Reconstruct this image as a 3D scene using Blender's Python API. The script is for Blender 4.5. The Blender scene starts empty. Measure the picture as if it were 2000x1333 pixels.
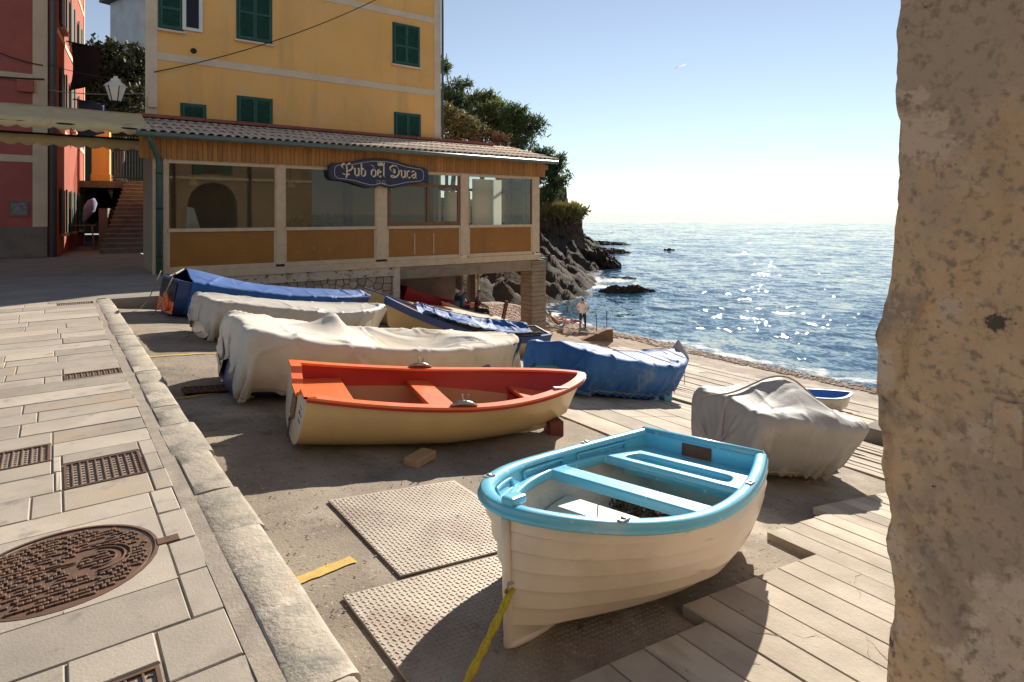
import bpy, bmesh, math, random
import numpy as np
from mathutils import Vector, Matrix
from math import sin, cos, pi, radians, sqrt, atan2

random.seed(7); RNG = np.random.default_rng(7)
scene = bpy.context.scene
COL = scene.collection

# ---------------------------------------------------------------- camera
PSI = radians(36.78)                       # heading, clockwise from +Y
FWD = Vector((sin(PSI), cos(PSI), 0)); RGT = Vector((cos(PSI), -sin(PSI), 0))
CAM_H, FPX, HX, HY = 1.6, 1197.0, 1000.0, 420.0
cam_d = bpy.data.cameras.new('camera'); cam = bpy.data.objects.new('camera', cam_d); COL.objects.link(cam)
cam.location = (0, 0, CAM_H); cam.rotation_euler = (radians(90), 0, -PSI)
cam_d.sensor_width = 36; cam_d.lens = 36 * FPX / 2000; cam_d.shift_y = -(666.5 - HY) / 2000
cam_d.clip_start = 0.05; cam_d.clip_end = 60000
scene.camera = cam

# ---------------------------------------------------------------- sky, sun, exposure
SUN_AZ = PSI + radians(22.5); SUN_EL = radians(27)
SUND = Vector((sin(SUN_AZ) * cos(SUN_EL), cos(SUN_AZ) * cos(SUN_EL), sin(SUN_EL)))
world = bpy.data.worlds.new('World'); scene.world = world; world.use_nodes = True
wn = world.node_tree.nodes; wl = world.node_tree.links
sky = wn.new('ShaderNodeTexSky'); sky.sky_type = 'NISHITA'; sky.sun_disc = False
sky.sun_elevation = SUN_EL; sky.sun_rotation = SUN_AZ; sky.altitude = 10
sky.air_density = 1.0; sky.dust_density = 0.0; sky.ozone_density = 3.2
wn['Background'].inputs['Strength'].default_value = 0.060
hsv = wn.new('ShaderNodeHueSaturation'); hsv.inputs['Saturation'].default_value = .68
wl.new(sky.outputs['Color'], hsv.inputs['Color']); wl.new(hsv.outputs['Color'], wn['Background'].inputs['Color'])
sun_d = bpy.data.lights.new('sun', 'SUN'); sun = bpy.data.objects.new('sun', sun_d); COL.objects.link(sun)
sun_d.energy = 4.5; sun_d.angle = radians(0.53); sun_d.color = (1.0, 0.90, 0.77)
sun.rotation_euler = SUND.to_track_quat('Z', 'Y').to_euler(); sun.location = (20, 12, 20)
scene.view_settings.view_transform = 'Standard'; scene.view_settings.look = 'None'
scene.view_settings.exposure = 1.0; scene.view_settings.gamma = 1.0
scene.render.engine = 'CYCLES'; scene.cycles.use_denoising = True
scene.cycles.max_bounces = 8; scene.cycles.sample_clamp_indirect = 8

# ---------------------------------------------------------------- measuring: a sight line cut with a plane of the place
def ray(x, y):
    t = (x - HX) / FPX
    return FWD + RGT * t + Vector((0, 0, -(y - HY) / FPX))
C0 = Vector((0, 0, CAM_H))
def at_d(x, y, d): return C0 + ray(x, y) * d
def at_Y(x, y, Y):
    r = ray(x, y); return C0 + r * (Y / r.y)
def at_z(x, y, z):
    r = ray(x, y); return C0 + r * ((z - CAM_H) / r.z)
def W(d, r, z=0): 
    p = FWD * d + RGT * r; return Vector((p.x, p.y, z))

# ---------------------------------------------------------------- helpers
WM = {}
def _link(o, parent, local):
    COL.objects.link(o)
    if parent is not None:
        o.parent = parent
        if local: WM[o] = WM[parent]
        else:
            o.matrix_parent_inverse = WM[parent].inverted(); WM[o] = Matrix.Identity(4)
    else: WM[o] = Matrix.Identity(4)
def tag(o, label=None, cat=None, group=None, kind=None):
    if label: o['label'] = label
    if cat: o['category'] = cat
    if group: o['group'] = group
    if kind: o['kind'] = kind
    return o
def thing(name, label, cat, loc=(0, 0, 0), group=None, mat=None):
    o = bpy.data.objects.new(name, None); o.empty_display_size = .2
    if mat is None: mat = Matrix.Translation(Vector(loc))
    COL.objects.link(o); o.matrix_world = mat; WM[o] = mat.copy()
    return tag(o, label, cat, group)

class MB:
    def __init__(s): s.v = []; s.f = []; s.m = []
    def add(s, vs, fs, mi=0):
        b = len(s.v); s.v += [tuple(p) for p in vs]; s.f += [tuple(i + b for i in q) for q in fs]; s.m += [mi] * len(fs); return s
    def box(s, x0, x1, y0, y1, z0, z1, mi=0):
        return s.add([(x0,y0,z0),(x1,y0,z0),(x1,y1,z0),(x0,y1,z0),(x0,y0,z1),(x1,y0,z1),(x1,y1,z1),(x0,y1,z1)],
                     [(0,3,2,1),(4,5,6,7),(0,1,5,4),(1,2,6,5),(2,3,7,6),(3,0,4,7)], mi)
    def cbox(s, x0, x1, y0, y1, z0, z1, c=.01, mi=0):     # chamfered top
        return s.add([(x0,y0,z0),(x1,y0,z0),(x1,y1,z0),(x0,y1,z0),(x0,y0,z1-c),(x1,y0,z1-c),(x1,y1,z1-c),(x0,y1,z1-c),
                      (x0+c,y0+c,z1),(x1-c,y0+c,z1),(x1-c,y1-c,z1),(x0+c,y1-c,z1)],
                     [(0,1,5,4),(1,2,6,5),(2,3,7,6),(3,0,4,7),(4,5,9,8),(5,6,10,9),(6,7,11,10),(7,4,8,11),(8,9,10,11)], mi)
    def beam(s, p, q, w, h, up=(0,0,1), mi=0):
        p = Vector(p); q = Vector(q); d = (q - p).normalized(); up = Vector(up)
        a = d.cross(up)
        if a.length < 1e-4: a = d.cross(Vector((1,0,0)))
        a.normalize(); b = a.cross(d).normalized(); a *= w/2; b *= h/2
        vs = [p-a-b, p+a-b, p+a+b, p-a+b, q-a-b, q+a-b, q+a+b, q-a+b]
        return s.add(vs, [(0,1,2,3),(7,6,5,4),(0,4,5,1),(1,5,6,2),(2,6,7,3),(3,7,4,0)], mi)
    def tube(s, pts, r, n=8, caps=True, mi=0, flat=1.0):
        pts = [Vector(p) for p in pts]; k = len(pts)
        rs = r if isinstance(r, (list, tuple)) else [r] * k
        vs = []; prev = None
        for i, p in enumerate(pts):
            t = (pts[min(i+1, k-1)] - pts[max(i-1, 0)]).normalized()
            if prev is None:
                a = t.orthogonal().normalized()
            else:
                a = (prev - t * prev.dot(t))
                a = a.normalized() if a.length > 1e-5 else t.orthogonal().normalized()
            prev = a; b = t.cross(a)
            for j in range(n):
                an = 2*pi*j/n
                vs.append(p + a * (cos(an) * rs[i]) + b * (sin(an) * rs[i] * flat))
        fs = []
        for i in range(k-1):
            for j in range(n):
                fs.append((i*n+j, i*n+(j+1) % n, (i+1)*n+(j+1) % n, (i+1)*n+j))
        if caps: fs += [tuple(range(n-1, -1, -1)), tuple((k-1)*n+j for j in range(n))]
        return s.add(vs, fs, mi)
    def prism(s, poly, f, mi=0):             # f(p, 0|1) -> 3d ; poly ccw 2d
        n = len(poly)
        vs = [f(p, 0) for p in poly] + [f(p, 1) for p in poly]
        fs = [tuple(range(n-1, -1, -1)), tuple(range(n, 2*n))] + [(i, (i+1) % n, n+(i+1) % n, n+i) for i in range(n)]
        return s.add(vs, fs, mi)
    def lathe(s, prof, c=(0,0,0), n=16, mi=0):
        vs = []; c = Vector(c)
        for (r, z) in prof:
            for j in range(n): vs.append(c + Vector((r*cos(2*pi*j/n), r*sin(2*pi*j/n), z)))
        fs = [(i*n+j, i*n+(j+1) % n, (i+1)*n+(j+1) % n, (i+1)*n+j) for i in range(len(prof)-1) for j in range(n)]
        fs += [tuple(range(n-1, -1, -1)), tuple((len(prof)-1)*n+j for j in range(n))]
        return s.add(vs, fs, mi)
    def grid(s, P, closed_u=False, mi=0):    # P: nested list [i][j] of points
        nu = len(P); nv = len(P[0]); vs = [p for row in P for p in row]
        fs = [(i*nv+j, ((i+1) % nu)*nv+j, ((i+1) % nu)*nv+j+1, i*nv+j+1) for i in range(nu if closed_u else nu-1) for j in range(nv-1)]
        return s.add(vs, fs, mi)
    def build(s, name, mat, parent=None, smooth=False, local=False, bevel=0, seg=1, angle=None, solid=0, sub=0):
        me = bpy.data.meshes.new(name); me.from_pydata(s.v, [], s.f)
        mats = mat if isinstance(mat, (list, tuple)) else [mat]
        for m in mats: me.materials.append(m)
        if len(mats) > 1: me.polygons.foreach_set('material_index', s.m)
        if smooth: me.polygons.foreach_set('use_smooth', [True]*len(me.polygons))
        me.update()
        o = bpy.data.objects.new(name, me); _link(o, parent, local)
        if solid:
            md = o.modifiers.new('thick', 'SOLIDIFY'); md.thickness = solid; md.offset = 0
        if bevel:
            md = o.modifiers.new('edge', 'BEVEL'); md.width = bevel; md.segments = seg; md.limit_method = 'ANGLE'
        if sub:
            md = o.modifiers.new('sub', 'SUBSURF'); md.levels = sub; md.render_levels = sub
        if angle is not None and smooth:
            sharp(me, angle)
        return o
def sharp(me, angle=35):
    bm = bmesh.new(); bm.from_mesh(me)
    for e in bm.edges:
        if len(e.link_faces) == 2 and e.calc_face_angle(0) > radians(angle): e.smooth = False
    bm.to_mesh(me); bm.free()
def np_mesh(name, V, F, mat, parent=None, smooth=False, local=False):
    me = bpy.data.meshes.new(name); V = np.asarray(V, np.float32); F = np.asarray(F, np.int32)
    k = F.shape[1]
    me.vertices.add(len(V)); me.vertices.foreach_set('co', V.ravel())
    me.loops.add(F.size); me.loops.foreach_set('vertex_index', F.ravel())
    me.polygons.add(len(F)); me.polygons.foreach_set('loop_start', np.arange(len(F), dtype=np.int32)*k)
    me.polygons.foreach_set('loop_total', np.full(len(F), k, np.int32))
    if smooth: me.polygons.foreach_set('use_smooth', np.ones(len(F), bool))
    me.update(calc_edges=True); me.validate()
    for m in (mat if isinstance(mat, (list, tuple)) else [mat]): me.materials.append(m)
    o = bpy.data.objects.new(name, me); _link(o, parent, local); return o
def grid_mesh(name, V, nu, nv, mat, **k):
    i, j = np.meshgrid(np.arange(nu-1), np.arange(nv-1), indexing='ij')
    a = (i*nv+j).ravel(); F = np.stack([a, a+nv, a+nv+1, a+1], 1)
    return np_mesh(name, V, F, mat, **k)
def piece(name, mesh, parent, matrix):                    # one more piece sharing a mesh
    o = bpy.data.objects.new(name, mesh); COL.objects.link(o); o.parent = parent
    o.matrix_parent_inverse = WM[parent].inverted(); o.matrix_basis = matrix; WM[o] = matrix; return o
def copy_tree(o, parent=None):
    c = o.copy(); COL.objects.link(c)
    if parent is not None: c.parent = parent
    for ch in o.children: copy_tree(ch, c)
    return c
def smoothstep(a, b, x):
    t = np.clip((np.asarray(x, float)-a)/(b-a), 0, 1); return t*t*(3-2*t)
# cheap vectorised value noise
_perm = RNG.random((64, 64, 64)).astype(np.float32)
def vnoise(x, y, z=0.0):
    x, y, z = np.broadcast_arrays(np.asarray(x, float), np.asarray(y, float), np.asarray(z, float))
    xi = np.floor(x).astype(int); yi = np.floor(y).astype(int); zi = np.floor(z).astype(int)
    fx = x-xi; fy = y-yi; fz = z-zi
    fx = fx*fx*(3-2*fx); fy = fy*fy*(3-2*fy); fz = fz*fz*(3-2*fz)
    g = lambda a, b, c: _perm[(xi+a) & 63, (yi+b) & 63, (zi+c) & 63]
    l = lambda a, b, t: a+(b-a)*t
    return l(l(l(g(0,0,0), g(1,0,0), fx), l(g(0,1,0), g(1,1,0), fx), fy), l(l(g(0,0,1), g(1,0,1), fx), l(g(0,1,1), g(1,1,1), fx), fy), fz)*2-1
def fbm(x, y, z=0.0, o=4, g=.5):
    s = 0; a = 1
    for k in range(o):
        s = s + a*vnoise(np.asarray(x)*2**k+17.3*k, np.asarray(y)*2**k+5.1*k, np.asarray(z)*2**k); a *= g
    return s

# ---------------------------------------------------------------- materials
def lin(h):                                     # 'rrggbb' photo-like swatch -> linear
    c = [int(h[i:i+2], 16)/255 for i in (0, 2, 4)]
    return tuple(((v/12.92) if v <= .04045 else ((v+.055)/1.055)**2.4) for v in c)
def M(name, c, c2=None, sc=4, rough=.75, bump=0, bsc=30, bdist=.01, metal=0, rnd=0, spots=(), spec=.5, det=8, coat=0, stretch=None, bstretch=None, rvar=0, lo=.35, hi=.65, trans=0):
    m = bpy.data.materials.new(name); m.use_nodes = True; nt = m.node_tree; N = nt.nodes; L = nt.links
    b = N['Principled BSDF']; tc = N.new('ShaderNodeTexCoord'); vec = tc.outputs['Object']
    info = None
    if rnd:
        info = N.new('ShaderNodeObjectInfo')
        ad = N.new('ShaderNodeVectorMath'); ad.operation = 'ADD'
        ml = N.new('ShaderNodeVectorMath'); ml.operation = 'SCALE'; ml.inputs[0].default_value = (31, 17, 23)
        L.new(info.outputs['Random'], ml.inputs['Scale']); L.new(vec, ad.inputs[0]); L.new(ml.outputs[0], ad.inputs[1]); vec = ad.outputs[0]
    def noise(scale, st=None, detail=det, rg=.6):
        n = N.new('ShaderNodeTexNoise'); n.inputs['Scale'].default_value = scale; n.inputs['Detail'].default_value = detail
        n.inputs['Roughness'].default_value = rg
        if st:
            mp = N.new('ShaderNodeMapping'); mp.inputs['Scale'].default_value = st; L.new(vec, mp.inputs['Vector']); L.new(mp.outputs[0], n.inputs['Vector'])
        else: L.new(vec, n.inputs['Vector'])
        return n.outputs['Fac']
    def ramp(src, a, bb):
        r = N.new('ShaderNodeMapRange'); r.inputs['From Min'].default_value = a; r.inputs['From Max'].default_value = bb
        L.new(src, r.inputs['Value']); return r.outputs[0]
    def mix(f, A, B):
        x = N.new('ShaderNodeMix'); x.data_type = 'RGBA'
        if isinstance(f, float): x.inputs[0].default_value = f
        else: L.new(f, x.inputs[0])
        for s_, v in ((6, A), (7, B)):
            if isinstance(v, tuple): x.inputs[s_].default_value = (*v[:3], 1)
            else: L.new(v, x.inputs[s_])
        return x.outputs[2]
    col = tuple(c)
    if c2: col = mix(ramp(noise(sc, stretch), lo, hi), col, tuple(c2))
    for sp in spots:                            # (colour, scale, from, to[, stretch])
        col = mix(ramp(noise(sp[1], sp[4] if len(sp) > 4 else None), sp[2], sp[3]), col, tuple(sp[0]))
    if rnd:
        hs = N.new('ShaderNodeHueSaturation'); mr = N.new('ShaderNodeMapRange')
        mr.inputs['To Min'].default_value = 1-rnd; mr.inputs['To Max'].default_value = 1+rnd
        L.new(info.outputs['Random'], mr.inputs['Value']); L.new(mr.outputs[0], hs.inputs['Value'])
        if isinstance(col, tuple): hs.inputs['Color'].default_value = (*col, 1)
        else: L.new(col, hs.inputs['Color'])
        col = hs.outputs[0]
    if isinstance(col, tuple): b.inputs['Base Color'].default_value = (*col, 1)
    else: L.new(col, b.inputs['Base Color'])
    b.inputs['Roughness'].default_value = rough; b.inputs['Metallic'].default_value = metal
    b.inputs['Specular IOR Level'].default_value = spec
    if rvar:
        mr = N.new('ShaderNodeMapRange'); mr.inputs['To Min'].default_value = max(.02, rough-rvar); mr.inputs['To Max'].default_value = min(1, rough+rvar)
        L.new(noise(sc*2.3), mr.inputs['Value']); L.new(mr.outputs[0], b.inputs['Roughness'])
    if coat: b.inputs['Coat Weight'].default_value = coat; b.inputs['Coat Roughness'].default_value = .12
    if bump:
        bp = N.new('ShaderNodeBump'); bp.inputs['Strength'].default_value = bump; bp.inputs['Distance'].default_value = bdist
        L.new(noise(bsc, bstretch, 6, .65), bp.inputs['Height']); L.new(bp.outputs[0], b.inputs['Normal'])
    if trans:
        tl = N.new('ShaderNodeBsdfTranslucent'); ms = N.new('ShaderNodeMixShader'); ms.inputs[0].default_value = trans
        if isinstance(col, tuple): tl.inputs['Color'].default_value = (*col, 1)
        else: L.new(col, tl.inputs['Color'])
        L.new(b.outputs[0], ms.inputs[1]); L.new(tl.outputs[0], ms.inputs[2]); L.new(ms.outputs[0], N['Material Output'].inputs[0])
    return m

MT = {}
MT['slab'] = M('paving_stone', (.42,.37,.30), (.345,.305,.25), sc=2.2, rough=.85, bump=.35, bsc=90, bdist=.006, rnd=.19, spots=[((.27,.24,.20), 1.6, .53, .72), ((.50,.37,.25), .8, .58, .74), ((.25,.22,.185), 7, .58, .70), ((.10,.09,.08), 13, .69, .73)])
MT['mortar'] = M('mortar', (.36,.31,.25), (.25,.215,.175), sc=5, rough=.95, bump=.5, bsc=60)
MT['kerb'] = M('kerb_stone', (.42,.37,.295), (.335,.30,.245), sc=3, rough=.9, bump=.7, bsc=28, bdist=.015, rnd=.12, spots=[((.20,.195,.165), 4, .53, .68), ((.46,.36,.25), 2.2, .6, .75), ((.50,.45,.37), 7, .6, .7)])
MT['pave_far'] = M('paving_far', (.30,.27,.23), (.22,.20,.17), sc=1.2, rough=.9, bump=.3, bsc=20)
MT['ramp'] = M('rough_concrete', (.30,.25,.19), (.165,.137,.105), sc=1.1, rough=.92, bump=.7, bsc=55, bdist=.012, spots=[((.40,.34,.265), .8, .54, .66), ((.12,.095,.07), 3.2, .60, .72), ((.09,.08,.07), 26, .60, .66), ((.42,.38,.32), 34, .62, .68), ((.11,.095,.08), .7, .6, .75)])
MT['strip'] = M('worn_concrete', (.45,.39,.31), (.30,.255,.20), sc=2.0, rough=.88, bump=.6, bsc=45, bdist=.008, rnd=.2, spots=[((.23,.19,.14), 2.2, .56, .75, (2, .5, 1)), ((.13,.11,.09), 14, .68, .73), ((.52,.45,.36), 1.2, .6, .8)])
MT['rust'] = M('rusty_iron', (.105,.062,.046), (.16,.085,.05), sc=9, rough=.8, bump=.4, bsc=80, bdist=.003, metal=.25, spots=[((.22,.10,.045), 6, .6, .75), ((.05,.04,.037), 12, .6, .7)])
MT['plate'] = M('worn_steel', (.36,.315,.26), (.27,.23,.185), sc=2.5, rough=.6, bump=.2, bsc=120, bdist=.002, metal=.35, spots=[((.14,.085,.075), 8, .60, .70), ((.19,.13,.105), 1.6, .52, .72), ((.40,.36,.33), 3, .58, .72)])
MT['yellow_paint'] = M('worn_yellow_paint', (.62,.39,.06), (.45,.30,.08), sc=18, rough=.8, bump=.4, bsc=60, spots=[((.27,.22,.16), 22, .58, .66)])
MT['yellow_wall'] = M('ochre_stucco', (.88,.49,.155), (.82,.445,.135), sc=.7, rough=.9, bump=.25, bsc=40, bdist=.006, spots=[((.66,.39,.15), 1.6, .54, .74, (1, 1, .10)), ((.78,.50,.23), .9, .55, .75), ((.66,.40,.17), .5, .58, .8)])
MT['cream'] = M('cream_stucco', (.74,.60,.43), (.64,.51,.36), sc=1.5, rough=.88, bump=.2, bsc=40)
MT['pink_wall'] = M('pink_stucco', (.46,.135,.105), (.38,.11,.09), sc=.9, rough=.9, bump=.25, bsc=30, spots=[((.50,.20,.15), .6, .6, .8)])
MT['red_wall'] = M('red_stucco', (.36,.085,.045), (.29,.07,.04), sc=.9, rough=.9, bump=.25, bsc=30, spots=[((.55,.22,.12), .5, .6, .8)])
MT['white_wall'] = M('white_stucco', (.62,.62,.62), (.5,.5,.5), sc=.8, rough=.9)
MT['dado'] = M('grey_dado', (.22,.19,.16), (.16,.14,.12), sc=1.8, rough=.95, bump=.5, bsc=25)
MT['shutter'] = M('green_shutter', (.012,.075,.055), (.02,.10,.075), sc=6, rough=.55, bump=.1)
MT['wood_cream'] = M('cream_painted_wood', (.66,.49,.32), (.56,.41,.26), sc=5, rough=.7, bump=.25, bsc=30, bstretch=(1, 1, .15), spots=[((.33,.20,.10), 4, .66, .74, (3, 3, .6)), ((.15,.10,.06), 9, .70, .75, (3, 3, .7))])
MT['wood_brown'] = M('brown_window_wood', (.20,.095,.035), (.15,.07,.028), sc=8, rough=.55, stretch=(1, 1, .1))
MT['ochre_panel'] = M('ochre_panel', (.34,.135,.012), (.29,.11,.011), sc=1.2, rough=.5, bump=.08, bsc=14, spots=[((.24,.10,.015), 2.2, .55, .75, (1, 1, .15)), ((.42,.20,.05), 5, .62, .72)])
MT['slat'] = M('pine_slats', (.42,.19,.04), (.31,.125,.025), sc=6, rough=.65, stretch=(2, 2, .25), rnd=.16, bump=.15, bsc=30, bstretch=(3, 3, .2))
MT['gutter'] = M('green_gutter', (.10,.15,.125), (.14,.16,.13), sc=4, rough=.45, spots=[((.14,.09,.06), 5, .64, .72)])
MT['pipe'] = M('green_pipe', (.03,.085,.07), (.045,.11,.09), sc=5, rough=.45)
MT['tile'] = M('weathered_roof_tile', (.64,.53,.41), (.52,.40,.30), sc=4, rough=.85, bump=.5, bsc=30, rnd=.2, spots=[((.20,.15,.12), 5, .58, .72), ((.58,.50,.42), 3, .6, .75)])
MT['ridge'] = M('red_ridge_tile', (.34,.105,.06), (.27,.085,.055), sc=5, rough=.8, rnd=.15)
MT['stone_wall'] = M('crazy_stone', (.47,.36,.25), (.36,.27,.19), sc=3, rough=.9, bump=.6, bsc=24, bdist=.012, rnd=.2, spots=[((.42,.20,.07), .7, .62, .75), ((.20,.15,.11), 6, .6, .72)])
MT['joint'] = M('dark_joint', (.21,.15,.105), (.14,.10,.075), sc=5, rough=.95, bump=.4)
MT['peel'] = M('peeling_paint', (.62,.50,.37), (.54,.42,.30), sc=3, rough=.85, bump=.5, bsc=18, spots=[((.10,.085,.07), 6, .585, .62, (1, 1, 2)), ((.36,.24,.15), 3, .6, .66)])
MT['concrete'] = M('board_concrete', (.33,.25,.165), (.24,.18,.12), sc=2.5, rough=.9, bump=.6, bsc=16, bstretch=(1, 1, 6), bdist=.02, spots=[((.15,.115,.08), 3, .58, .72, (.6, .6, 5))])
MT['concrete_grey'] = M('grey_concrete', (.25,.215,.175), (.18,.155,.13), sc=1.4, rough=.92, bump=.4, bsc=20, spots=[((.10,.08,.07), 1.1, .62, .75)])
MT['sign_blue'] = M('navy_sign', (.018,.027,.075), (.014,.02,.055), sc=8, rough=.45)
MT['sign_edge'] = M('dark_sign_edge', (.012,.014,.022), rough=.5)
MT['sign_cream'] = M('cream_lettering', (.78,.62,.40), (.7,.54,.33), sc=30, rough=.6)
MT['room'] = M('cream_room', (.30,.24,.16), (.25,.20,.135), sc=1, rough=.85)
MT['room_white'] = M('white_room', (.72,.72,.66), rough=.8)
MT['dark_wood'] = M('dark_wood', (.045,.028,.018), (.07,.04,.025), sc=10, rough=.6, stretch=(1, 1, .15))
MT['old_wood'] = M('weathered_timber', (.24,.15,.085), (.15,.095,.06), sc=7, rough=.85, stretch=(1, 4, 4), bump=.4, bsc=30, bstretch=(1, 6, 6))
MT['canvas'] = M('cream_canvas', (.84,.70,.40), (.78,.63,.34), sc=3, rough=.85, trans=.25, spots=[((.42,.33,.20), 1.5, .6, .8)])
MT['tarp_white'] = M('white_canvas', (.67,.63,.565), (.58,.54,.47), sc=2.5, rough=.9, bump=.3, bsc=30, bdist=.008, spots=[((.40,.34,.26), 1.3, .60, .80), ((.60,.50,.37), .9, .55, .75)], trans=.08)
MT['tarp_grey'] = M('grey_tarpaulin', (.33,.33,.33), (.275,.275,.27), sc=2.5, rough=.62, bump=.3, bsc=30, bdist=.008, spots=[((.26,.235,.205), 1.8, .6, .8), ((.47,.45,.42), 3, .6, .8)])
MT['tarp_grey2'] = M('silver_tarpaulin', (.46,.44,.405), (.38,.355,.32), sc=2.0, rough=.55, bump=.3, bsc=30, bdist=.008, spots=[((.31,.28,.24), 1.5, .6, .8)])
MT['tarp_blue'] = M('blue_tarpaulin', (.018,.085,.29), (.025,.11,.34), sc=2.5, rough=.7, spec=.3, bump=.3, bsc=30, bdist=.008, spots=[((.015,.065,.20), 1.4, .58, .8)])
MT['tarp_blue2'] = M('faded_blue_tarpaulin', (.02,.10,.32), (.035,.14,.38), sc=2.0, rough=.66, spec=.3, bump=.3, bsc=30, bdist=.008, spots=[((.22,.30,.38), 1.1, .60, .78), ((.02,.085,.24), 1.6, .58, .75)])
MT['tarp_beige'] = M('beige_tarpaulin', (.44,.36,.26), (.36,.29,.21), sc=2.5, rough=.8, bump=.3, bsc=40, spots=[((.27,.21,.15), 1.6, .6, .8)])
MT['boat_white'] = M('white_gelcoat', (.74,.655,.54), (.69,.60,.49), sc=1.6, rough=.32, coat=.25, rvar=.08, spots=[((.50,.40,.29), 1.0, .55, .8), ((.46,.37,.28), 6, .63, .74, (.5, .5, 3))])
MT['boat_in'] = M('grey_inner_gelcoat', (.64,.60,.54), (.55,.51,.45), sc=3, rough=.6, spots=[((.22,.185,.15), 2.6, .58, .78)])
MT['boat_floor'] = M('white_floor', (.72,.68,.62), (.64,.59,.53), sc=4, rough=.55, spots=[((.40,.33,.26), 5, .64, .8)])
MT['boat_blue'] = M('sky_blue_gelcoat', (.11,.47,.66), (.14,.52,.70), sc=2.5, rough=.3, coat=.3, rvar=.1, spots=[((.36,.56,.62), 1.7, .58, .80), ((.42,.60,.64), 16, .62, .68), ((.05,.25,.36), 9, .68, .74)])
MT['boat_cream'] = M('cream_gelcoat', (.66,.47,.215), (.61,.43,.19), sc=1.2, rough=.34, coat=.25, rvar=.08, spots=[((.50,.35,.16), .9, .54, .8), ((.40,.29,.16), 7, .64, .72, (.5, .5, 3)), ((.50,.36,.17), 3, .62, .8)])
MT['boat_transom'] = M('pale_gelcoat', (.62,.545,.43), (.57,.49,.38), sc=2, rough=.4, spots=[((.42,.35,.26), 1.6, .6, .8)])
MT['boat_orange'] = M('orange_paint', (.86,.17,.045), (.80,.145,.04), sc=3, rough=.38, coat=.2, spots=[((.70,.26,.12), 2.5, .56, .76), ((.50,.10,.04), 12, .63, .70)])
MT['boat_red'] = M('red_paint', (.42,.018,.012), (.36,.015,.012), sc=3, rough=.4, spots=[((.46,.07,.03), 3, .62, .8)])
MT['boat_inner_tan'] = M('tan_inner_hull', (.46,.25,.11), (.40,.21,.09), sc=2, rough=.6, spots=[((.30,.16,.08), 2, .58, .8)])
MT['boat_navy'] = M('navy_gunwale', (.018,.045,.16), (.025,.06,.20), sc=4, rough=.4)
MT['boat_turq'] = M('turquoise_hull', (.03,.23,.36), (.04,.28,.41), sc=2, rough=.4, spots=[((.16,.26,.30), 2.2, .6, .8)])
MT['chrome'] = M('galvanised_metal', (.42,.41,.39), (.3,.28,.26), sc=20, rough=.35, metal=.9)
MT['rope_yellow'] = M('yellow_rope', (.55,.44,.03), (.40,.31,.02), sc=60, rough=.8, bump=.6, bsc=90)
MT['rope'] = M('old_rope', (.38,.31,.22), (.26,.21,.15), sc=60, rough=.9, bump=.6, bsc=90)
MT['black'] = M('black_plastic', (.015,.015,.016), rough=.5)
MT['cable'] = M('cable', (.02,.018,.018), rough=.7)
MT['debris'] = M('leaf_litter', (.055,.035,.022), (.10,.065,.04), sc=20, rough=.95, bump=.5)
MT['brick'] = M('terracotta_block', (.40,.17,.075), (.33,.13,.06), sc=6, rough=.9, bump=.3, bsc=40)
MT['dark_red'] = M('dark_red_wood', (.16,.045,.035), (.12,.03,.025), sc=8, rough=.8)
MT['glass'] = None
MT['step'] = M('old_stair_stone', (.20,.17,.145), (.14,.12,.10), sc=3, rough=.92, bump=.5, bsc=20, rnd=.12)
MT['iron'] = M('dark_iron', (.02,.02,.022), rough=.6, metal=.4)
MT['rock'] = M('dark_shore_rock', spec=.12, c=(.036,.028,.022), c2=(.062,.048,.036), sc=.5, rough=.85, bump=1.0, bsc=1.7, bdist=.3, spots=[((.05,.043,.036), .35, .55, .7), ((.11,.088,.066), 1.3, .64, .78)])
MT['old_masonry'] = M('dark_old_masonry', spec=.12, c=(.11,.088,.07), c2=(.16,.125,.10), sc=1.2, rough=.95, bump=1.0, bsc=3, bdist=.1)
MT['pebble'] = M('pebbles', (.38,.29,.22), (.24,.19,.15), sc=9, rough=.85, rnd=.2, spots=[((.46,.36,.28), 6, .58, .7)])
MT['beach'] = M('shingle_ground', (.32,.25,.19), (.22,.17,.13), sc=3, rough=.95, bump=1, bsc=14, bdist=.04)
MT['bark'] = M('pine_bark', (.13,.085,.06), (.08,.055,.04), sc=8, rough=.95, bump=.6, bsc=10)
MT['pine'] = M('pine_needles', (.10,.14,.045), (.16,.18,.06), sc=.9, rough=.75, trans=.45)
MT['pine_dark'] = M('dark_pine_needles', (.065,.11,.042), (.11,.145,.055), sc=.9, rough=.75, trans=.42)
MT['shrub'] = M('shrub_leaves', (.14,.155,.055), (.22,.20,.10), sc=1.1, rough=.7, trans=.25)
MT['hedge'] = M('evergreen_leaves', (.03,.04,.016), (.05,.055,.02), sc=1.1, rough=.7, trans=.2)
MT['grass'] = M('dry_grass', (.20,.19,.06), (.28,.23,.09), sc=1.5, rough=.8, trans=.25)
MT['wall_old'] = M('old_plaster', (.70,.475,.285), (.57,.38,.22), sc=3.5, rough=.93, bump=1.0, bsc=26, bdist=.014, lo=.38, hi=.62, spots=[((.46,.345,.24), 1.1, .49, .58), ((.68,.53,.38), .9, .53, .545), ((.36,.265,.185), 3.1, .60, .68), ((.62,.47,.33), 5.5, .58, .61), ((.10,.08,.06), 7, .66, .69), ((.30,.22,.15), 40, .52, .66), ((.06,.05,.042), 21, .67, .70)])
MT['skin'] = M('skin', (.44,.23,.15), rough=.6)
MT['hair'] = M('dark_hair', (.03,.018,.012), rough=.6)
MT['hair_grey'] = M('grey_hair', (.13,.12,.115), rough=.6)
MT['white_cloth'] = M('white_cloth', (.68,.62,.62), rough=.9)
MT['grey_cloth'] = M('grey_cloth', (.17,.18,.17), rough=.9)
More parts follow.
